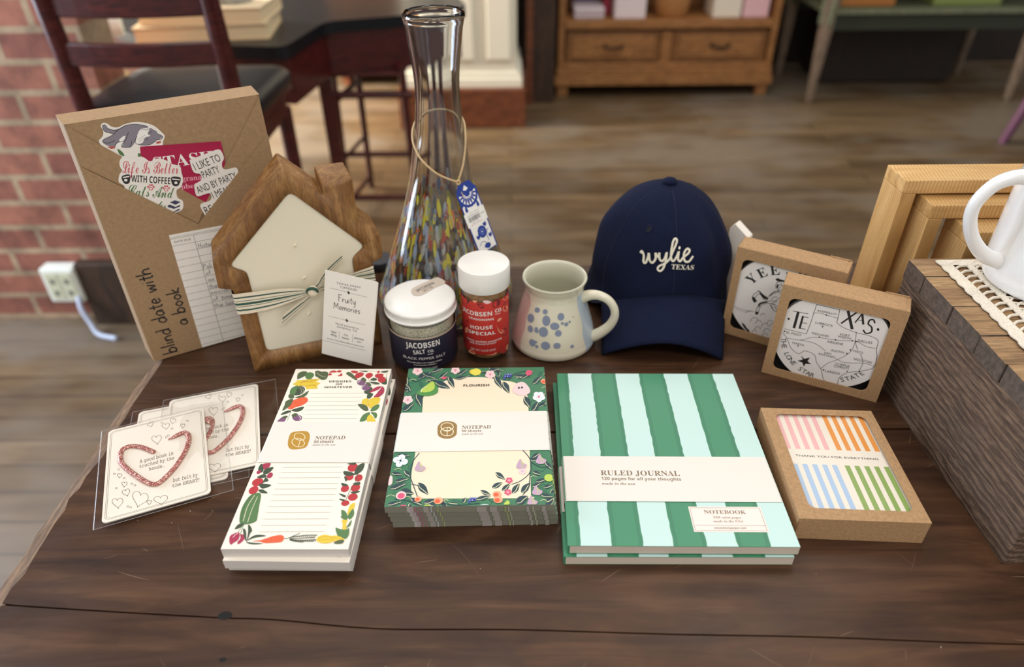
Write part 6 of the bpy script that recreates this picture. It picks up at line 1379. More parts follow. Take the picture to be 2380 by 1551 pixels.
s.loft([(-.0008, .029, .0925), (-.0006, .0425, .092), (.132, .0425, .094), (.132, .029, .094)], [(-.0008, .029, .071), (-.0006, .0425, .0712), (.132, .0425, .078), (.132, .029, .078)], CUT); s.build('ribbon_wrap', rb, smooth=50)
for nm, A, B, ya in (('ribbon_tail', [(72.3, 89.9), (77, 95.5), (81.2, 100.1), (87.4, 106.4), (103.1, 118.8)], [(76.2, 85.9), (79, 88.5), (82.3, 91.7), (91.6, 101.4), (103.4, 111.9)], -.0085), ('ribbon_tail', [(77.5, 85.8), (85.8, 88.3), (97.2, 88.8)], [(77.6, 82.4), (85.9, 81.2), (95.3, 84.6)], -.0095), ('ribbon_tail', [(66.7, 81), (60, 78), (53.7, 73.9), (39, 64.8)], [(67.2, 76), (61, 71.5), (55.9, 66.8), (35.6, 52.3)], -.0085)):
    s = MB(); n = len(A); fy = lambda i: ya-.0014*math.sin(i*1.7); s.loft(catmull(hp3(A, fy), False, 4), catmull(hp3(B, lambda i: fy(i)+.0012), False, 4), CUT2); s.build(nm, rb, smooth=60)
s = MB(); s.ball((.0708, -.0085, .0845), (.0052, .0042, .0062), RIBC, 16); s.tube([(.0665+.009*math.sin(a)*.5+.0035, -.0085-.0046*math.cos(a-.4), .0845+.006*math.cos(a)) for a in [PI*2*k/14 for k in range(14)]], .0014, RIBG, 8, closed=True); s.build('knot', rb, smooth=60)
t = thing('gift_tag', 'white paper tag reading Fruity Memories, hanging in front of the house candle', 'tag', (-.1908, .5623, .0188), -.1991, lean=.1553, roll=-.1427); t.scale = (.975,)*3
b = MB(); b.box((0, 0, 0), (.053, .0006, .094), PAPER); draw(b, ART['tag'], front_map(0)); b.build('card', t)
b = MB(); b.box((.0015, .0007, -.0008), (.0538, .0013, .0932), PAPER); b.build('folded_back', t)
# ---------------------------------------------------------------- glass carafe
def interp(pr, z):
    if z <= pr[0][1]: return pr[0][0]
    for (a, b), (c, d) in zip(pr, pr[1:]):
        if b <= z <= d: return a+(c-a)*(z-b)/(d-b) if d > b else c
    return pr[-1][0]
CX, CY = -.0735, .694
OUT = [(.0675, .0012), (.0745, .006), (.0768, .013), (.0752, .020), (.0718, .0275), (.0634, .0548), (.0539, .0817), (.0449, .1076), (.0375, .1325), (.0319, .1564), (.0282, .1795), (.0247, .2017), (.0226, .2232), (.0218, .2439), (.023, .2639), (.0253, .2832), (.0266, .2945), (.0282, .3025)]
def csh(z): return .0065*z/.31-.0022
def cfn(r, z, a):
    r = r*(1+.006*math.sin(3*a+z*40)); return (r*math.sin(a)+csh(z), -r*math.cos(a), z)
t = thing('glass_carafe', 'tall clear blown glass carafe with confetti colours in its lower half', 'carafe', (CX, CY, 0))
so = catmull(OUT, False, 3); inn = [(r-(.0028 if z > .03 else .0042), max(z, .0075)) for r, z in so][::-1]
b = MB(); b.lathe([(.0001, .0012)]+so+[(.0292, .3062), (.0288, .3092), (.0268, .3105), (.0252, .3085)]+[q for q in inn if q[1] > .0076]+[(.06, .0075), (.0001, .0085)], GLASS, 72, fn=cfn); weld(b.build('glass_body', t, smooth=60))
fc = [mat('fleck_'+n, c, .3) for n, c in (('yellow', (236, 222, 70)), ('blue', (120, 140, 190)), ('orange', (226, 128, 72)), ('red', (190, 84, 66)), ('slate', (150, 162, 172)), ('green', (150, 168, 112)), ('sky', (176, 194, 216)), ('mist', (200, 202, 196)))]
rf = random.Random(21); b = MB()
for i in range(1050):
    z0 = .006+.125*rf.random()**2.0; a0 = rf.uniform(0, 2*PI); h = rf.uniform(.006, .022); wd = rf.uniform(.0018, .0044); sl = rf.uniform(-.25, .25); vs = []; n = 5
    for k in range(n):
        z = z0+h*k/(n-1); r = interp(OUT, z)-.0016; ww = wd*(math.sin(PI*(k+.35)/(n-.3)))/2+.0003
        for s_ in (-1, 1): vs.append(cfn(r, z, a0+sl*h/.02*k*.05+s_*ww/r))
    b.add(vs, [(2*k, 2*k+1, 2*k+3, 2*k+2) for k in range(n-1)], rf.choice(fc+fc[0:1]*2+fc[2:3]+fc[6:8]))
o = b.build('coloured_flecks', t, smooth=60); o['kind'] = 'stuff'
pt = thing('price_tag', 'blue and white paper price tag hung on the carafe neck with twine', 'tag', (CX, CY, .155))
def cp(a, z, e=.0014): r = interp(OUT, z)+e; x, y, _ = cfn(r, z, R(a)); return (x, y, z-.155)
loop = [cp(34, .157, .003), cp(48, .170, .003), cp(66, .185, .002), cp(85, .198), cp(110, .206), cp(140, .211), cp(180, .213), cp(220, .211), cp(250, .205), cp(275, .197), cp(298, .189), cp(325, .179, .002), cp(355, .168, .003), cp(375, .1615, .003), cp(390, .157, .003)]
b = MB(); b.tube(catmull(loop, False, 4), .00105, TWINE, 6); k = cp(34, .156, .003)
b.tube([(k[0]+.0018*math.sin(q), k[1]-.0012, k[2]+.0022*math.cos(q)) for q in [2*PI*i/10 for i in range(10)]], .0011, TWINE, 6, closed=True)
b.tube([k, (k[0]+.001, k[1]-.002, k[2]-.007), (k[0]+.0045, k[1]-.0025, k[2]-.0145)], .0009, TWINE, 6); b.tube([k, (k[0]-.0012, k[1]-.0015, k[2]-.006), (k[0]+.0035, k[1]-.0018, k[2]-.014)], .0009, TWINE, 6); b.build('twine', pt, smooth=60)
top = Vector(cp(41, .1545, .004)); bot = Vector(cp(56, .080, .006)); dn = (bot-top).normalized(); nr = Vector((math.sin(R(36)), -math.cos(R(36)), .40)); nr = (nr-dn*nr.dot(dn)).normalized(); ex = -dn.cross(nr); ex = ex if ex.x > 0 else -ex
def tm(u, v, l): q = top+ex*(u/1000)-dn*(v/1000)+nr*(l+.0004); return tuple(q)
TB = mat('tag_blue', (34, 62, 150), .5); b = MB(); ol = [(-7, 0), (7, 0), (12.5, -9), (12.5, -78), (-12.5, -78), (-12.5, -9)]
b.add([tm(u, v, -.0004) for u, v in ol]+[tm(u, v, 0) for u, v in ol], [(5, 4, 3, 2, 1, 0), (6, 7, 8, 9, 10, 11)]+[(i, (i+1) % 6, 6+(i+1) % 6, 6+i) for i in range(6)], TB)
INK['tblue'] = '223e96'; INK['tmid'] = '6f86c8'
face = [('Q', 'white', 0, [-11.2, -24, -9.5, -22, -5, -25.5, 0, -26.5, 5, -25.5, 9.5, -22, 11.2, -17, 11.2, -77, -11.2, -77])]
for i in range(9): a = R(184+i*21.5); cx, cy = 0, -11.5; r0, r1 = 7.2, 12.2; face.append(('Q', 'white', 0, [cx+r0*math.cos(a)*.95, cy+r0*math.sin(a), cx+r1*math.cos(a-.13)*.85, cy+r1*math.sin(a-.13), cx+r1*math.cos(a+.13)*.85, cy+r1*math.sin(a+.13)]))
for i in range(8): a = R(195+i*21.5); cx, cy = 0, -11.5; face.append(('Q', 'white', 0, [cx+7.6*math.cos(a), cy+7.6*math.sin(a), cx+3.6*math.cos(a-.22), cy+3.6*math.sin(a-.22), cx+3.6*math.cos(a+.22), cy+3.6*math.sin(a+.22)]))
face += [('Q', 'white', 0, [-3.2, -7.2, 0, -2.6, 3.2, -7.2, 0, -8.6])]
for s_ in (-1, 1): face += [('P', 'tblue', 0, [s_*7.5-1.5, -29, s_*7.5-1.2, -25, s_*7.5, -23, s_*7.5+1.2, -25, s_*7.5+1.5, -29]), ('K', 'tblue', .4, [s_*7.5-1, -29, s_*7.5-1, -31.5]), ('K', 'tblue', .4, [s_*7.5+1, -29, s_*7.5+1, -31.5])]
face += [('Q', 'white', 0, [-13, -30.5, 13, -30.5, 13, -46, -13, -46]), ('T', 'grey', 0, ['MADE IN MEXICO', 'sa', -6, -32.5, 0, 12, .9]), ('T', 'grey', 0, ['Wine Decanter Artisan', 'sa', -9.5, -35, 0, 15, 1.5]), ('T', 'ink', 0, ['$60.00', 'sa', 6.6, -38.5, 0, 5, 1.4])]
rb_ = random.Random(2); x = -9.5
while x < 5: w_ = rb_.choice((.25, .35, .55)); face.append(('Q', 'ink', 0, [x, -41, x+w_, -41, x+w_, -36, x, -36])); x += w_+rb_.choice((.2, .3, .45))
face += [('T', 'grey', 0, ['0005  2168', 'sa', -6.5, -43, 0, 8, 1]), ('T', 'brick', 0, ['SHOP AND NORTH HARMON', 'sa', -9, -45, 0, 15, .9])]
for i in range(12): a = 2*PI*i/12; face.append(('D', 'tblue', 0, [.5+4.2*math.cos(a), -56+5.2*math.sin(a), 1.5, 1.7, 0]))
face += [('D', 'tblue', 0, [.5, -56, 4.4, 5.4, 0]), ('D', 'tmid', 0, [.5, -56, 2.9, 3.6, 0]), ('D', 'tblue', 0, [.5, -56, 2.2, 2.8, 0]), ('D', 'white', 0, [.5, -56, .7, .9, 0])]
for x, y in ((6.5, -49.5), (-6.2, -59), (8.5, -63)): face.append(('P', 'tblue', 0, [x-2, y-1, x-1.6, y+2, x, y+1, x+1.6, y+2.4, x+2, y-1, x, y-3]))
face += [('L', 'tblue', .6, [5, -68, 4.5, -62, 7, -57, 9, -56]), ('L', 'tblue', .6, [-8, -69, -4, -66, 0, -68, 1, -72]), ('P', 'tblue', 0, [-3, -73, -1, -70, 3, -70, 5, -73, 2, -76])]
draw(b, face, tm, 3e-5); b.build('card', pt)
# ---------------------------------------------------------------- jars
def cyl_map(Rr, r): return lambda u, v, l: ((r+l)*math.sin(u/Rr), -(r+l)*math.cos(u/Rr), v/1000)
t = thing('salt_jar', 'low wide jar of black pepper salt with a white lid and navy label', 'jar', (-.0897, .579, 0))
b = MB(); b.lathe([(.0001, .001), (.029, .001), (.0325, .003), (.0335, .007), (.0335, .056), (.0325, .060), (.031, .064), (.0295, .064), (.0312, .057), (.0318, .053), (.0318, .008), (.029, .0045), (.0001, .0045)], JARGL, 64); weld(b.build('glass_jar', t, smooth=50))
b = MB(); b.lathe([(.0001, .0052), (.0285, .0052), (.0312, .0085), (.0314, .054), (.0305, .0565), (.0001, .0575)], SALTM, 48); b.build('contents', t, smooth=50)
b = MB(); b.lathe([(.03365, .0085), (.03375, .0088), (.03375, .0462), (.03365, .0465)], NAVYL, 96); b.lathe([(.03366, .0460), (.0338, .0462), (.0338, .0478), (.03366, .0479)], mat('label_rim', (196, 178, 158), .5), 96); 
def relabel(items, f): return [(k, c, w_, q[:2]+[q[2], q[3]+f(q), q[4], q[5], q[6]*.82]) if k == 'T' else (k, c, w_, q) for k, c, w_, q in items]
draw(b, relabel(ART['salt'], lambda q: 1.5 if q[0] == 'JACOBSEN' else 0), cyl_map(33.5, .0338)); b.build('label', t, smooth=40)
def lid(r, z0, z1, mt, ribs, rim=True):
    b = MB(); n = 180
    prof = [(r-.0022, z0), (r+.0004, z0), (r+.0006, z0+.0012), (r-.0008, z0+.0024), (r-.0008, z1-.0036), (r-.0002, z1-.003), (r-.0004, z1-.0012), (r-.0016, z1-.0002), (r-.003, z1), (.0001, z1)] if rim else [(r-.003, z0), (r-.0004, z0), (r, z0+.0006), (r+.0001, z1-.002), (r-.0006, z1-.0006), (r-.002, z1), (.0001, z1+.0001)]
    def fn(q, z, a):
        k = .00035*(1 if int(a/(2*PI)*n) % 2 else 0) if ribs and z0+.002 < z < z1-.0033 else 0
        return ((q+k)*math.sin(a), -(q+k)*math.cos(a), z)
    b.lathe(prof, mt, n, fn=fn); return b
b = lid(.0350, .0630, .0740, WHITEM, True); o = b.build('lid', t, smooth=38)
z = MB(); draw(z, ART['saltlid'], lambda u, v, l: (u/1000, v/1000+.002, .0743+l)); z.build('paper_seal', o)
t = thing('spice_bottle', 'red labelled spice bottle with a white cap between jar and mug', 'bottle', (-.0266, .5885, 0))
b = MB(); b.lathe([(.0001, .001), (.0195, .001), (.0222, .0022), (.0232, .005), (.0233, .079), (.0222, .084), (.0205, .087), (.019, .087), (.0212, .079), (.0214, .007), (.0195, .0045), (.0001, .0045)], JARGL, 64); weld(b.build('glass_bottle', t, smooth=50))
b = MB(); b.lathe([(.0001, .0052), (.019, .0052), (.0208, .0075), (.0209, .0812), (.0001, .082)], SPICEM, 48); b.build('contents', t, smooth=50)
b = MB(); b.lathe([(.02345, .0125), (.02355, .0128), (.02355, .0747), (.02345, .075)], REDL, 72, a0=R(-135), a1=R(120)); draw(b, relabel(ART['spice'], lambda q: .4), cyl_map(23.3, .0236)); b.build('label', t, smooth=40)
b = lid(.0252, .0840, .1068, WHITEP, False, False); b.build('cap', t, smooth=38)
t = thing('tin', 'small dark tin at the table edge between candle and carafe', 'tin', (-.160, .742, 0)); b = MB(); b.lathe([(.0001, 0), (.0158, 0), (.016, .001), (.016, .016)], mat('tin_body', (120, 92, 66), .5), 40); b.build('body', t, smooth=40); b = MB(); b.lathe([(.0166, .0155), (.0168, .016), (.0168, .0255), (.016, .0265), (.0001, .0265)], mat('tin_lid', (24, 25, 36), .5), 40); b.build('lid', t, smooth=40)
# ---------------------------------------------------------------- mug
t = thing('mug', 'cream stoneware mug with slate blue dots and a loop handle', 'mug', (.0437, .609, 0))
MO = catmull([(.0385, .0005), (.0425, .0022), (.0443, .0065), (.0432, .013), (.0412, .022), (.0385, .032), (.0356, .042), (.0327, .052), (.0306, .059), (.0297, .065), (.0303, .070), (.0318, .0745), (.0328, .0775)], False, 3)
b = MB(); n = 96; k0 = len(MO)
b.lathe([(.0001, .0005)]+MO, GLAZE, n, fn=lambda r, z, a: (r*(1+.004*math.sin(z*900))*math.sin(a), -r*(1+.004*math.sin(z*900))*math.cos(a), z))
for mt, aL, aR in ((PINKG, lambda z: -118, lambda z: -53+1.2*math.sin(z*260)-25*max(0, z-.058)/.01*.3), (BLUEG, lambda z: 46+1.5*math.sin(z*200), lambda z: 82)):
    ms = [q for q in MO if .0025 < q[1] < .0672]
    b.lathe(ms, mt, 40, fn=lambda r, z, a, aL=aL, aR=aR: (lambda t: ((r*(1+.004*math.sin(z*900))+.00012)*math.sin(t), -(r*(1+.004*math.sin(z*900))+.00012)*math.cos(t), z))(R(aL(z)+(aR(z)-aL(z))*a/2)), a0=0, a1=2)
b.lathe([(.0328, .0775), (.0322, .0788), (.0308, .0786), (.0293, .0765), (.0282, .071), (.0277, .064), (.029, .058), (.033, .045), (.038, .026), (.0395, .012), (.036, .006), (.0001, .005)], GLAZEIN, n)
INK['slate'] = '828ca2'; draw(b, ART['mug'], lambda u, v, l: ((interp(MO, v/1000)*1.004+l+.0002)*math.sin(u/40), -(interp(MO, v/1000)*1.004+l+.0002)*math.cos(u/40), v/1000))
weld(b.build('body', t, smooth=60))
ha = R(72); hpth = catmull([(.0285, .0575), (.037, .0625), (.047, .0635), (.0565, .0595), (.0625, .051), (.0635, .041), (.0595, .030), (.052, .0205), (.0435, .0135), (.039, .0115)], False, 4)
b = MB(); N = len(hpth); b.tube([(r*math.sin(ha), -r*math.cos(ha), z) for r, z in hpth], [.0062-.002*math.sin(PI*min(1, i/N*1.2)) for i in range(N)], GLAZE, 16, flat=1.0); b.build('handle', t, smooth=60)
# ---------------------------------------------------------------- cap
KX, KY, KZ, KRX, KRY = .1675, .692, .1415, .0770, .0750
t = thing('baseball_cap', 'navy baseball cap embroidered wylie Texas in white, standing on the table', 'cap', (KX, KY, 0))
def rad(z): return max(1e-4, (1-min(1, max(0, z/KZ))**3.4))**.55
def cz(a): return .003+.043*max(0, math.cos(a))**1.6
def crown(a, z, e=0):
    d = -.0045*math.exp(-((a-.80)/.16)**2)*max(0, min(1, (z-.05)/.03))*max(0, min(1, (.135-z)/.03))-.002*math.exp(-((a+1.1)/.3)**2)*max(0, min(1, (z-.05)/.03))
    r = rad(z)*(1+.10*max(0, (.035-z)/.035)*abs(math.sin(a))**3*(1.2 if a < 0 else .6)); d += (.0011*math.sin(2.3*a+z*70)+.0009*math.sin(5.1*a-z*95+1)+.0006*math.sin(9*a+z*40))*max(0, min(1, (KZ-z)/.03))*max(0, min(1, z/.05)); return ((KRX*r+d+e)*math.sin(a), -(KRY*r+d+e)*math.cos(a), z+e*.3)
b = MB(); n, m_ = 120, 34; vs = []
for j in range(m_+1):
    s_ = j/m_; s_ = 1-(1-s_)**1.7
    for k in range(n):
        a = 2*PI*k/n; a = a-2*PI if a > PI else a; z0 = cz(a); vs.append(crown(a, z0+(KZ-.0004-z0)*s_))
b.add(vs, [(j*n+k, j*n+(k+1) % n, (j+1)*n+(k+1) % n, (j+1)*n+k) for j in range(m_) for k in range(n)], NAVY)
for a in (0, 62, 122, 180, 238, 298):
    a = R(a if a < 180 else a-360); b.tube([crown(a, cz(a)+.001+(KZ-.003-cz(a))*i/24, .0002) for i in range(25)], .0005, NAVYD, 5)
b.tube([crown(a, cz(a)+.0004, .0006) for a in [R(-70+140*i/30) for i in range(31)]], .0011, NAVYD, 6)
b.build('crown', t, smooth=70)
b = MB(); b.ball((0, 0, KZ+.0015), (.0075, .0075, .0042), NAVY, 20); b.build('button', t, smooth=60)
def capmap(u, v, l):
    x = u/1000+.0022-KX; z = v/1000-.0075; s_ = max(-.98, min(.98, x/(KRX*rad(z)))); return crown(math.asin(s_), z, l+.0006)
b = MB(); draw(b, [q for q in ART['cap'] if q[1] == 'thread'], capmap, .0003, 2e-5); b.build('embroidery', t)['label'] = 'white embroidered lettering'
b = MB(); ey = [q for q in ART['cap'] if q[1] == 'eyelet'][0][3]; b.tube([crown(-.50+.042*math.cos(q), .112+.0028*math.sin(q), .0006) for q in [2*PI*i/16 for i in range(16)]], .0007, NAVYD, 6, closed=True); b.add([crown(-.50+.026*math.cos(2*PI*i/12), .112+.0017*math.sin(2*PI*i/12), .0005) for i in range(12)], [tuple(range(12))], BLACK); b.build('eyelet', t, smooth=60)
b = MB(); ns, nl = 28, 12; vs = []
for j in range(nl+1):
    l = j/nl
    for i in range(ns+1):
        s_ = 2*i/ns-1; a = R(58)*s_; J = Vector(crown(a, cz(a)+.001, .0002)); E_ = Vector((.1535+.0595*s_-KX, .5595+.0125*abs(s_)**2.2-.0055*s_-KY, .0268*(1-abs(s_)**1.9)+.0016))
        q = J.lerp(E_, l); q += Vector((0, -.35, .9))*.0045*math.sin(PI*l)*(1-.5*abs(s_)); vs.append(tuple(q))
b.add(vs, [(j*(ns+1)+i, j*(ns+1)+i+1, (j+1)*(ns+1)+i+1, (j+1)*(ns+1)+i) for j in range(nl) for i in range(ns)], NAVY); o = b.build('brim', t, smooth=80)
sm = o.modifiers.new('thick', 'SOLIDIFY'); sm.thickness = .0026; sm.offset = -1 if True else 1
t = thing('paper_packet', 'white paper packet mostly hidden between the cap and the kraft boxes', 'packet', (.2385, .688, 0), R(-38)); b = MB(); b.prism([(0, 0), (.022, 0), (.022, .084), (.005, .096), (0, .090)], 0, .012, PAPER, Matrix(((1, 0, 0, 0), (0, 0, -1, .012), (0, 1, 0, 0), (0, 0, 0, 1)))); b.build('packet_body', t, bevel=.001)
# ---------------------------------------------------------------- wooden crate, doily, pitcher
t = thing('wooden_crate', 'old dark wooden crate turned over, with worn planks on top', 'crate', (.359, .321, 0)); CD = .232; CH = .108; CW = .46
b = MB(); b.prism([(0, 0), (0, CD), (.018, CD), (.018, 0)], 0, CH, CRATE); b.build('side_board', t, bevel=.002)
b = MB(); b.box((CW-.018, 0, 0), (CW, CD, CH), CRATE); b.build('side_board', t, bevel=.002)
for y0, z0, z1 in ((.004, .001, .032), (.004, .038, CH-.002), (CD-.02, .001, CH-.002)): b = MB(); b.box((.0185, y0, z0), (CW-.0185, y0+.015, z1), CRATE); b.build('end_board', t, bevel=.002)
ys = [0, .038, .078, .113, .1535, .2005, CD]; rj = random.Random(4)
for i in range(6):
    b = MB(); y0, y1 = ys[i]+.0001, ys[i+1]-.0001; z1 = CH+.0178+rj.uniform(-.0008, .0008); n = 16; A = [(-.001+rj.uniform(-.0008, .0008)+(CW+.002)*k/n, y0+rj.uniform(0, .0006)) for k in range(n+1)]; B = [(-.001+(CW+.002)*k/n, y1-rj.uniform(0, .0008)) for k in range(n+1)]
    b.prism(A+B[::-1], CH+.0004, z1, CRATETOP, side=CRATEEND); b.build('top_board', t, bevel=.0013, seg=2)
t = thing('doily', 'cream crochet lace runner under the white pitcher on the crate', 'doily', (.381, .400, .1266))
b = MB(); DL = .146; N = 96; wd = .0085
def sc(y): return .0016*abs(math.sin(y*PI/.0125))
A = [(-.001-sc(DL*i/N), DL*i/N, .0006) for i in range(N+1)]; B = [(wd, DL*i/N, .0006) for i in range(N+1)]
def slab(A, B, b):
    up = [(x, y, .0018) for x, y, z in A], [(x, y, .0018) for x, y, z in B]; b.loft(up[0], up[1], [(0, 1, LACE)]); b.loft(A, up[0], [(0, 1, LACE)]); b.loft(B, up[1], [(0, 1, LACE)])
slab(A, B, b); slab([(.020, y, z) for x, y, z in B], [(.026, y, z) for x, y, z in B], b); slab([(.040, y, z) for x, y, z in B], [(.125, y, z) for x, y, z in B], b)
for i in range(17):
    y = DL*i/17+.002; b.tube(catmull([(wd-.001, y, .0012), (.013, y+.004, .0016), (.0205, y+.0055, .0012)], False, 3), .0012, LACE, 6); b.tube(catmull([(.0255, y, .0012), (.032, y+.005, .0016), (.0405, y+.004, .0012)], False, 3), .0011, LACE, 6); b.tube(catmull([(.0255, y+.006, .0012), (.033, y+.003, .0014), (.0405, y+.0005, .0012)], False, 3), .0009, LACE, 6)
slab([(wd, DL-.010+.0012*math.sin(i), .0006) for i in range(13)], [(wd, DL, .0006) for i in range(13)], b) if False else None
b.loft([(x, DL-.009, .0019) for x in (0, .05, .125)], [(x, DL+.0005, .0019) for x in (0, .05, .125)], [(0, 1, LACE)]); b.build('crochet', t, smooth=40)
t = thing('pitcher', 'glossy white enamel pitcher with a loop handle, on the lace runner', 'pitcher', (.4525, .505, .1288))
b = MB(); po = catmull([(.0455, .0002), (.049, .0018), (.0508, .007), (.0512, .02), (.0512, .07), (.050, .11), (.0465, .15), (.044, .18), (.045, .205), (.048, .218)], False, 4)
b.lathe([(.0001, .0002)]+po+[(.0487, .2195), (.0475, .2195)]+[(r-.002, z) for r, z in po[::-1] if z > .004]+[(.0001, .004)], ENAMEL, 72); weld(b.build('body', t, smooth=60))
hp_ = catmull([(-.0445, .0905), (-.054, .0945), (-.0665, .095), (-.079, .0895), (-.0875, .077), (-.0885, .064), (-.083, .049), (-.0735, .036), (-.062, .0265), (-.0495, .022)], False, 4)
b = MB(); N = len(hp_); b.tube([(x, 0, z) for x, z in hp_], [.0072-.0022*math.sin(PI*i/N) for i in range(N)], ENAMEL, 18); b.build('handle', t, smooth=60)
# ---------------------------------------------------------------- nested wooden risers
def riser(label, x0, x1, y0, y1, h, th, back=False):
    t = thing('display_riser', label, 'riser', (x0, y0, 0), 0, 'nested wooden risers'); W, D = x1-x0, y1-y0
    b = MB(); b.box((0, 0, 0), (th, D, h-th-.0001), PINEV); b.build('side_panel', t, bevel=.0008); b = MB(); b.box((W-th, 0, 0), (W, D, h-th-.0001), PINEV); b.build('side_panel', t, bevel=.0008)
    b = MB(); b.box((0, 0, h-th), (W, D, h), PINE); b.build('top_panel', t, bevel=.0008)
    if back: b = MB(); b.box((th, D-.006, 0), (W-th, D-.0005, h-th), BLACK); b.build('shade_back_panel', t)  # painted black to stand for the shade inside the open riser
riser('largest pale wood display riser, rearmost of the nested three', .3735, .640, .6205, .6605, .172, .0135)
riser('middle pale wood display riser of the nested three', .3930, .622, .5985, .640, .1565, .0135)
riser('smallest pale wood display riser, front of the nested three, behind the pitcher', .4200, .600, .5720, .6150, .1418, .0130, True)
# ---------------------------------------------------------------- the shop behind: setting
def floor_material():
    m = mat('old_floor_boards', (110, 88, 60), .45); t = NT(m); v = t.coords((1, 1, 1))
    br = t.n('ShaderNodeTexBrick'); br.offset = .37; br.inputs['Scale'].default_value = 1; br.inputs['Brick Width'].default_value = 1.5; br.inputs['Row Height'].default_value = .083; br.inputs['Mortar Size'].default_value = .0025; br.inputs['Mortar Smooth'].default_value = .2
    br.inputs['Color1'].default_value = lin((108, 90, 66)); br.inputs['Color2'].default_value = lin((132, 113, 88)); br.inputs['Mortar'].default_value = lin((60, 48, 36)); t.l(v, br.inputs['Vector'])
    n1 = t.noise(t.coords((1, 7, 1)), 2.2, 5, .6, .6); c = t.mix(br.outputs['Color'], t.ramp(n1, [(.3, (150, 136, 118)), (.5, (208, 196, 180)), (.72, (255, 248, 236))]), .85, 'MULTIPLY')
    n2 = t.noise(t.coords((.9, 1.3, 1)), 1.6, 3, .6); c = t.mix(c, lin((130, 121, 110)), t.ramp(n2, [(.46, (0, 0, 0)), (.62, (190, 190, 190))])); t.color(c)
    t.bump(n1, .2, .002); return m
def brick_material():
    m = mat('red_brick', (150, 90, 76), .85); t = NT(m); v = t.coords((1, 1, 1), (R(90), 0, 0))
    br = t.n('ShaderNodeTexBrick'); br.inputs['Scale'].default_value = 1; br.inputs['Brick Width'].default_value = .205; br.inputs['Row Height'].default_value = .074; br.inputs['Mortar Size'].default_value = .0085; br.inputs['Mortar Smooth'].default_value = .15; br.inputs['Bias'].default_value = -.1
    br.inputs['Color1'].default_value = lin((164, 106, 86)); br.inputs['Color2'].default_value = lin((140, 86, 72)); br.inputs['Mortar'].default_value = lin((174, 152, 124)); t.l(v, br.inputs['Vector'])
    n = t.noise(t.coords(), 14, 5, .65); c = t.mix(br.outputs['Color'], t.ramp(n, [(.3, (150, 140, 136)), (.65, (255, 250, 246))]), .8, 'MULTIPLY'); t.color(c); t.bump(br.outputs['Fac'], -.6, .006); return m
FLOOR = floor_material(); BRICK = brick_material()
MAHO = wood('dark_mahogany', [(.3, (56, 19, 20)), (.55, (82, 29, 28)), (.8, (102, 40, 36))], (6, 6, 50), .28, 6, .1); DARKWALL = wood('dark_panel_wall', [(.3, (36, 27, 20)), (.6, (50, 37, 27)), (.8, (62, 46, 32))], (20, 20, 2), .7, 6, .3)
VINYL = mat('black_vinyl', (20, 22, 27), .32, **{'Specular IOR Level': .3}); HONEY = wood('honey_pine', [(.3, (146, 96, 50)), (.55, (176, 122, 70)), (.8, (194, 142, 88))], (4, 20, 30), .45, 6, .2); HONEYD = wood('honey_pine_dark', [(.3, (124, 80, 40)), (.55, (150, 100, 54)), (.8, (166, 116, 68))], (4, 20, 30), .45, 6, .2)  # drawers get a darker honey pine
REDWOOD = wood('reddish_plinth_wood', [(.3, (96, 50, 26)), (.55, (124, 68, 38)), (.8, (140, 82, 48))], (4, 20, 20), .5, 6, .2); WPAINT = mat('white_painted_wood', (232, 228, 212), .45); DARKPOST = wood('dark_post', [(.3, (50, 34, 22)), (.6, (70, 48, 32)), (.8, (84, 58, 38))], (20, 20, 3), .6, 6, .2)
def struct(name, b, label=None, bevel=0):
    o = b.build(name, bevel=bevel); o['kind'] = 'structure'
    if label: o['label'] = label
    return o
FZ = -.75
b = MB(); b.box((-8, -2.5, FZ-.05), (8, 5.0, FZ), FLOOR); struct('floor', b, 'worn wooden plank floor')
b = MB(); b.box((-8, 1.78, FZ), (-1.02, 1.92, 2.1), BRICK); struct('wall_left', b, 'red brick wall with pale mortar')
b = MB(); b.box((-8, 4.62, FZ), (8, 4.74, 2.1), DARKWALL); struct('wall_back', b, 'dark wooden back wall')
b = MB(); b.box((-1.25, 1.745, FZ), (-1.02, 1.7799, FZ+.205), DARKPOST); struct('trim_1', b, 'dark wooden skirting block at the end of the brick wall', .004)
b = MB(); b.box((-.50, 3.50, FZ+.19), (.035, 4.05, 2.1), WPAINT)
for x in (-.40, -.225, -.05): b.box((x-.055, 3.478, FZ+.32), (x+.055, 3.50, 1.6), WPAINT)
b.box((-.525, 3.475, FZ+.19), (.062, 4.075, FZ+.235), WPAINT); b.box((-.515, 3.485, FZ+.235), (.05, 4.065, FZ+.26), WPAINT); o = struct('column', b, 'white panelled column', .004)
q = MB(); q.box((-.545, 3.45, FZ), (.078, 4.095, FZ+.19), REDWOOD); q.build('plinth', o, bevel=.004)['label'] = 'reddish brown wooden plinth'
t = thing('dark_cabinet', 'tall dark wooden cabinet between the white column and the bookcase', 'cabinet', (.10, 3.85, FZ)); b = MB(); b.box((0, 0, 0), (.140, .6, 2.4), DARKPOST); b.build('carcass', t, bevel=.004); b = MB(); b.box((-.012, -.03, 0), (.022, .02, 2.4), REDWOOD); b.build('corner_post', t, bevel=.003)
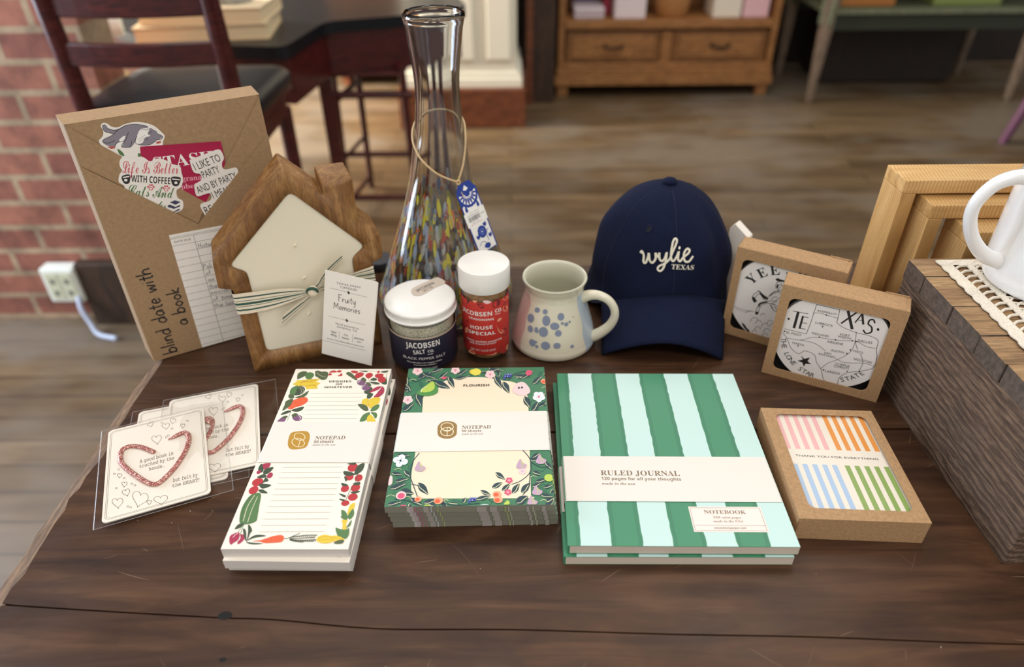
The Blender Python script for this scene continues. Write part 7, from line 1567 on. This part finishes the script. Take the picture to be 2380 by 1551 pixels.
# ---------------------------------------------------------------- outlet and cable
t = thing('electrical_outlet', 'white electrical outlet box low on the brick wall', 'outlet', (-1.345, 1.779, -.665)); OW = mat('outlet_white', (226, 228, 218), .4)
b = MB(); b.box((0, -.045, 0), (.098, 0, .112), OW); b.build('box', t, bevel=.006); 
for x in (.012, .052): 
    b = MB(); b.box((x, -.0475, .014), (x+.034, -.0452, .098), mat('outlet_face', (206, 206, 178), .5)); 
    for z in (.034, .072): b.box((x+.01, -.0480, z-.008), (x+.024, -.0474, z+.008), mat('outlet_slot', (120, 122, 110), .5))
    b.build('socket', t, bevel=.001)
b = MB(); b.tube(catmull([(-1.262, 1.735, -.645), (-1.255, 1.715, -.675), (-1.235, 1.70, -.715), (-1.21, 1.68, -.742), (-1.15, 1.66, -.743)], False, 5), .0075, mat('pale_cable', (186, 194, 214), .5), 8); tag(b.build('cable', smooth=60), 'pale cable running from the wall outlet to the floor', 'cable')
# ---------------------------------------------------------------- bookcase with goods
t = thing('bookcase', 'honey pine bookcase with two drawers standing at the back of the shop', 'bookcase', (.262, 3.96, FZ)); W = 1.165; D = .40
def part(name, boxes, mt, parent=t, bevel=.004):
    q = MB()
    for a, c in boxes: q.box(a, c, mt)
    return q.build(name, parent, bevel=bevel)
part('base_moulding', [((-.015, -.02, .062), (W+.015, D, .112)), ((-.005, -.01, .112), (W+.005, D, .150))], HONEY)
for x in (0, W-.06):
    for y in (0, D-.06): part('foot', [((x, y, 0), (x+.06, y+.06, .064))], HONEY)
part('carcass', [((0, 0, .15), (.035, D, 1.9)), ((W-.035, 0, .15), (W, D, 1.9)), ((0, D-.02, .15), (W, D, 1.9)), ((.035, .002, .15), (W-.035, D, .178)), ((W/2-.03, .004, .178), (W/2+.03, D, .335))], HONEY)
for z in (.352, .74, 1.15): part('shelf', [((.035, -.008 if z < .4 else .004, z), (W-.035, D-.02, z+.042))], HONEY)
for x0, x1 in ((.045, W/2-.035), (W/2+.035, W-.045)):
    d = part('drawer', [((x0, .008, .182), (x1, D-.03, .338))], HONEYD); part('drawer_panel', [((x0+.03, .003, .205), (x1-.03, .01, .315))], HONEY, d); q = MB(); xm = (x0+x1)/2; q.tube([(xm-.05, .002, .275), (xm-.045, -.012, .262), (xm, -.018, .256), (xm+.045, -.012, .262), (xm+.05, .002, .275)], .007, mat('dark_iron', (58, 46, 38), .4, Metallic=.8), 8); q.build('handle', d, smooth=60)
SH = FZ+.395
def goods(name, label, cat, x, y, w, d, h, col, group='goods on the bookcase shelf', rough=.6, parts=()):
    q = MB(); q.box((0, 0, 0), (w, d, h), mat('goods_%d_%d_%d' % col, col, rough)); t = thing(name, label, cat, (x, y, SH), 0, group); q.build('body', t, bevel=.006)
    for nm, a, c, pc in parts: q = MB(); q.box(a, c, mat('goods_%d_%d_%d' % pc, pc, rough)); q.build(nm, t, bevel=.002)
goods('folded_towel', 'pale lilac folded towels at the left end of the bookcase shelf', 'towel', .345, 4.0, .16, .22, .055, (214, 202, 208), parts=(('trim_band', (.0, -.001, .02), (.16, .0, .03), (172, 150, 170)),))
goods('gift_box', 'purple box standing behind the lilac towels', 'box', .355, 4.225, .13, .10, .14, (92, 70, 128))
goods('gift_box', 'white box left of the basket on the bookcase shelf', 'box', .555, 3.985, .165, .22, .145, (232, 220, 224), parts=(('lid', (-.003, -.003, .11), (.168, .223, .147), (238, 228, 232)),))
goods('gift_box', 'small crimson box between the purple and the white one', 'box', .507, 4.08, .040, .12, .15, (150, 44, 60))
b = MB(); b.lathe([(.0001, 0), (.075, 0), (.085, .01), (.1, .1), (.095, .1), (.08, .012), (.0001, .01)], speckle('wicker', (190, 138, 84), .35, 160, .8, (1, 1, 3)), 40); t2 = thing('wicker_basket', 'tan wicker basket in the middle of the bookcase shelf', 'basket', (.875, 4.09, SH), 0, 'goods on the bookcase shelf'); b.build('basket_body', t2, smooth=40)
b = MB(); b.tube([(.095*math.cos(a), 0, .095+.09*math.sin(a)) for a in [PI*i/12 for i in range(13)]], .008, HONEY, 8); b.build('handle', t2, smooth=60)
goods('gift_box', 'cream box at the right side of the bookcase shelf', 'box', 1.075, 3.99, .15, .2, .15, (234, 226, 210), parts=(('lid', (-.003, -.003, .115), (.153, .203, .152), (240, 234, 222)),))
goods('gift_box', 'pink and white box at the right end of the bookcase shelf', 'box', 1.235, 3.99, .135, .2, .15, (232, 190, 196), parts=(('lid', (-.003, -.003, .105), (.138, .203, .152), (236, 150, 172)),))
# ---------------------------------------------------------------- side table on the right
SAGE = wood('worn_sage_paint', [(.3, (104, 112, 88)), (.6, (128, 134, 106)), (.8, (146, 142, 118))], (12, 12, 12), .6, 8, .2); PALELEG = wood('bleached_leg', [(.3, (124, 106, 90)), (.6, (146, 126, 108)), (.8, (160, 142, 122))], (20, 20, 5), .7, 6, .2)
t = thing('side_table', 'long worn sage green table with pale tapered legs against the dark wall', 'table', (1.57, 3.78, FZ)); W, D = 1.16, .60
q = MB(); q.box((-.03, -.03, .70), (W+.03, D+.03, .73), SAGE); q.build('tabletop', t, bevel=.006); q = MB(); q.box((.02, .0, .448), (W-.02, D-.01, .4695), SAGE); q.build('shelf', t); q = MB(); q.box((.05, .02, .37), (W-.05, .04, .468), mat('dark_green_paint', (44, 50, 38), .7)); q.box((.05, D-.04, .37), (W-.05, D-.02, .468), mat('dark_green_paint', (44, 50, 38), .7)); q.build('apron', t)
for x in (.045, W-.045):
    for y in (.03, D-.04): q = MB(); q.tube([(x, y, 0), (x, y, .02), (x, y, .30), (x, y, .70)], [.014, .02, .034, .046], PALELEG, 8); o = q.build('leg', t, smooth=40); q = MB(); q.tube([(x, y, .40), (x, y, .699)], [.047, .050], SAGE, 4); q.build('corner_block', o)
SH = FZ+.470
goods('fabric_bin', 'orange fabric bin on the sage side table', 'bin', 1.66, 3.86, .30, .3, .10, (190, 124, 60), 'goods on the sage table'); goods('fabric_bin', 'olive green bin next to the orange one on the side table', 'bin', 2.16, 3.86, .34, .3, .10, (136, 150, 84), 'goods on the sage table')
t = thing('storage_chest', 'dark chest pushed under the sage side table', 'chest', (1.80, 4.16, FZ)); q = MB(); q.box((0, 0, .01), (.75, .34, .33), DARKWALL); q.build('body', t, bevel=.006); q = MB(); q.box((-.008, -.008, .30), (.758, .34, .345), DARKWALL); q.build('lid', t, bevel=.006)
PURP = mat('purple_paint', (104, 66, 92), .5); t = thing('painted_stool', 'purple painted stool at the right edge of the shop floor', 'stool', (2.44, 3.05, FZ)); q = MB(); q.lathe([(.0001, .43), (.15, .43), (.16, .435), (.16, .455), (.15, .462), (.0001, .462)], PURP, 40); q.build('seat', t, smooth=40)
for a in (45, 135, 225, 315): q = MB(); q.tube([(.19*math.cos(R(a)), .19*math.sin(R(a)), 0), (.11*math.cos(R(a)), .11*math.sin(R(a)), .43)], [.02, .028], PURP, 12); q.build('leg', t, smooth=60)
# ---------------------------------------------------------------- bar stools and black table at the left
def tb_(path, r, mt, name, parent, n=8, flat=1, smooth=50): q = MB(); q.tube(path, r, mt, n, flat=flat); return q.build(name, parent, smooth=smooth)
def rail(z, h, x0, x1, y, bow): 
    q = MB(); n = 10; vs = []
    for i in range(n+1):
        u = i/n; x = x0+(x1-x0)*u; yy = y-bow*math.sin(PI*u); vs += [(x, yy-.009, z), (x, yy+.009, z), (x, yy+.009, z+h), (x, yy-.009, z+h)]
    q.add(vs, [(4*i+j, 4*i+(j+1) % 4, 4*i+4+(j+1) % 4, 4*i+4+j) for i in range(n) for j in range(4)]+[(0, 1, 2, 3), (4*n+3, 4*n+2, 4*n+1, 4*n)], MAHO); return q
t = thing('bar_stool', 'dark mahogany ladder-back bar stool with a black seat, behind the wrapped book', 'stool', (-.75, 1.50, FZ), 0, 'dark bar stools')
for x in (-.160, .165): tb_([(x, .02, 0), (x, .015, .35), (x, .012, .68), (x, -.005, .95), (x, -.03, 1.22)], [.019, .02, .02, .019, .016], MAHO, 'back_post', t, 10)
for z, h in ((.812, .046), (.905, .05), (.998, .05), (1.10, .055)): q = rail(z, h, -.152, .157, .0, .022); q.build('back_rail', t, bevel=.004)
q = MB(); q.prism(rrect(-.19, .015, .195, .36, .05), .671, .681, MAHO); q.prism(rrect(-.17, .03, .175, .34, .03), .605, .672, MAHO); q.build('seat_frame', t, bevel=.003)
q = MB(); rr = rrect(-.195, .012, .2, .365, .06, 8); cx, cy = .0025, .19
ly = [[(cx+(x-cx)*k, cy+(y-cy)*k, z) for x, y in rr] for k, z in ((.97, .681), (1, .693), (1, .707), (.95, .719), (.75, .726), (.4, .729))]; n = len(rr); q.add([p for l in ly for p in l], [(j*n+i, j*n+(i+1) % n, (j+1)*n+(i+1) % n, (j+1)*n+i) for j in range(5) for i in range(n)]+[tuple(5*n+i for i in range(n))], VINYL); q.build('seat_cushion', t, smooth=60)
for x in (-.155, .16): tb_([(x, .335, 0), (x, .33, .62)], [.017, .02], MAHO, 'front_leg', t, 10)
for z in (.16, .32): 
    for x in (-.158, .162): tb_([(x, .02, z), (x, .33, z)], .011, MAHO, 'rung', t)
for y, z in ((.018, .24), (.332, .2)): tb_([(-.158, y, z), (.162, y, z)], .011, MAHO, 'rung', t)
tt = thing('bar_table', 'six-sided black topped mahogany table piled with books', 'table', (-.675, 2.6, FZ)); px, py = -.675, 2.6
OX, OY = -.055, .20
poly = [(-.585, 1.90), (-.54, 2.24), (-.28, 2.33), (-.09, 2.46), (-.16, 2.75), (-.5, 2.95), (-1.15, 2.95), (-1.34, 2.35), (-1.0, 1.97)]; poly = [(x+OX, y+OY) for x, y in poly]
cx = sum(x for x, y in poly)/9; cy = sum(y for x, y in poly)/9; ins = lambda k: [(cx+(x-cx)*k-px, cy+(y-cy)*k-py) for x, y in poly]
q = MB(); q.prism(rounded(ins(1), .05, 4), .668, .705, VINYL); q.build('tabletop', tt, bevel=.012, seg=3); q = MB(); q.prism(ins(.95), .535, .669, MAHO, hole=ins(.90)); q.build('apron', tt, bevel=.004)
for x, y in ((a+OX, c+OY) for a, c in ((-.575, 2.265), (-.17, 2.50), (-.28, 2.72), (-1.1, 2.85), (-1.2, 2.35), (-.95, 2.04))): q = MB(); q.box((x-px-.024, y-py-.024, 0), (x-px+.024, y-py+.024, .54), MAHO); q.build('leg', tt, bevel=.004)
t = thing('bar_stool', 'backless dark bar stool with rungs, tucked under the black table', 'stool', (-.50, 2.60, FZ), 0, 'dark bar stools')
for x, y in ((-.12, -.12), (.14, -.12), (-.08, .14), (.10, .14)): tb_([(x, y, 0), (x*.92, y*.92, .55)], [.012, .014], MAHO, 'leg', t)
for z, r in ((.07, .012), (.24, .010), (.455, .014)): k = 1-.08*z/.55; tb_([(-.15*k, -.12*k, z), (.17*k, -.12*k, z)], r, MAHO, 'rung', t); tb_([(-.12*k, -.12*k, z-.02), (-.08*k, .14*k, z-.02)], r*.8, MAHO, 'rung', t); tb_([(.14*k, -.12*k, z-.02), (.10*k, .14*k, z-.02)], r*.8, MAHO, 'rung', t)
q = MB(); q.box((-.13, -.13, .52), (.14, .15, .534), MAHO); q.build('seat', t, bevel=.004)
# books and oddments on the black table
def book(label, x, y, z, w, d, h, rz, cov):
    t = thing('book', label, 'book', (x+OX, y+OY, z), rz, 'books piled on the black table'); q = MB(); q.box((.004, .004, .003), (w-.004, d-.002, h-.003), mat('aged_pages', (226, 206, 168), .8)); q.build('page_block', t)
    c = mat('cover_%d_%d_%d' % cov, cov, .5); q = MB(); q.box((0, 0, 0), (w, d, .003), c); q.box((0, 0, h-.003), (w, d, h), c); q.box((0, d-.003, 0), (w, d, h), c); q.build('cover', t)
TZ = -.0445
book('bottom book of the pile on the black table, cream page edges', -1.03, 1.95, TZ, .38, .26, .042, R(7), (196, 176, 140)); book('thick cream book lying in the middle of the pile', -1.02, 1.98, TZ+.0425, .36, .24, .045, R(2), (222, 204, 172)); book('topmost pale blue book on the pile', -1.01, 2.0, TZ+.088, .16, .18, .022, R(-3), (176, 190, 214))
t = thing('figurine', 'grey stone figurine standing on the piled books', 'figurine', (-.775+OX, 2.09+OY, TZ+.0882)); q = MB(); GR = speckle('grey_stone', (150, 148, 136), .2, 90, .8); q.lathe([(.0001, 0), (.062, 0), (.06, .02), (.045, .035), (.04, .07), (.035, .10), (.0001, .11)], GR, 24); q.build('base', t, smooth=50); q = MB(); q.ball((0, 0, .13), (.04, .036, .045), GR, 16); q.build('head', t, smooth=60)
t = thing('glass_jar', 'pale blue lidded jar lying by the book pile', 'jar', (-1.205+OX, 2.03+OY, TZ+.032), R(20)); q = MB(); q.tube([(0, 0, 0), (.015, 0, 0), (.10, 0, 0)], [.03, .032, .032], mat('pale_blue_glass', (196, 208, 216), .2), 20); q.build('body', t, smooth=50); q = MB(); q.tube([(-.03, 0, 0), (0, 0, 0)], .028, mat('pale_blue_lid', (214, 226, 230), .4), 20); q.build('lid', t, smooth=50)
t = thing('wooden_cabinet', 'orange-brown wooden cabinet far behind the black table', 'cabinet', (-1.0, 4.2, FZ)); q = MB(); q.box((0, 0, .06), (.46, .38, .95), REDWOOD); q.build('carcass', t, bevel=.006)
for x in (.015, .235): q = MB(); q.box((x, -.012, .09), (x+.21, 0, .93), HONEY); q.build('door', t, bevel=.004)
for x in (.02, .4): q = MB(); q.box((x, .02, 0), (x+.04, .34, .062), REDWOOD); q.build('foot', t)
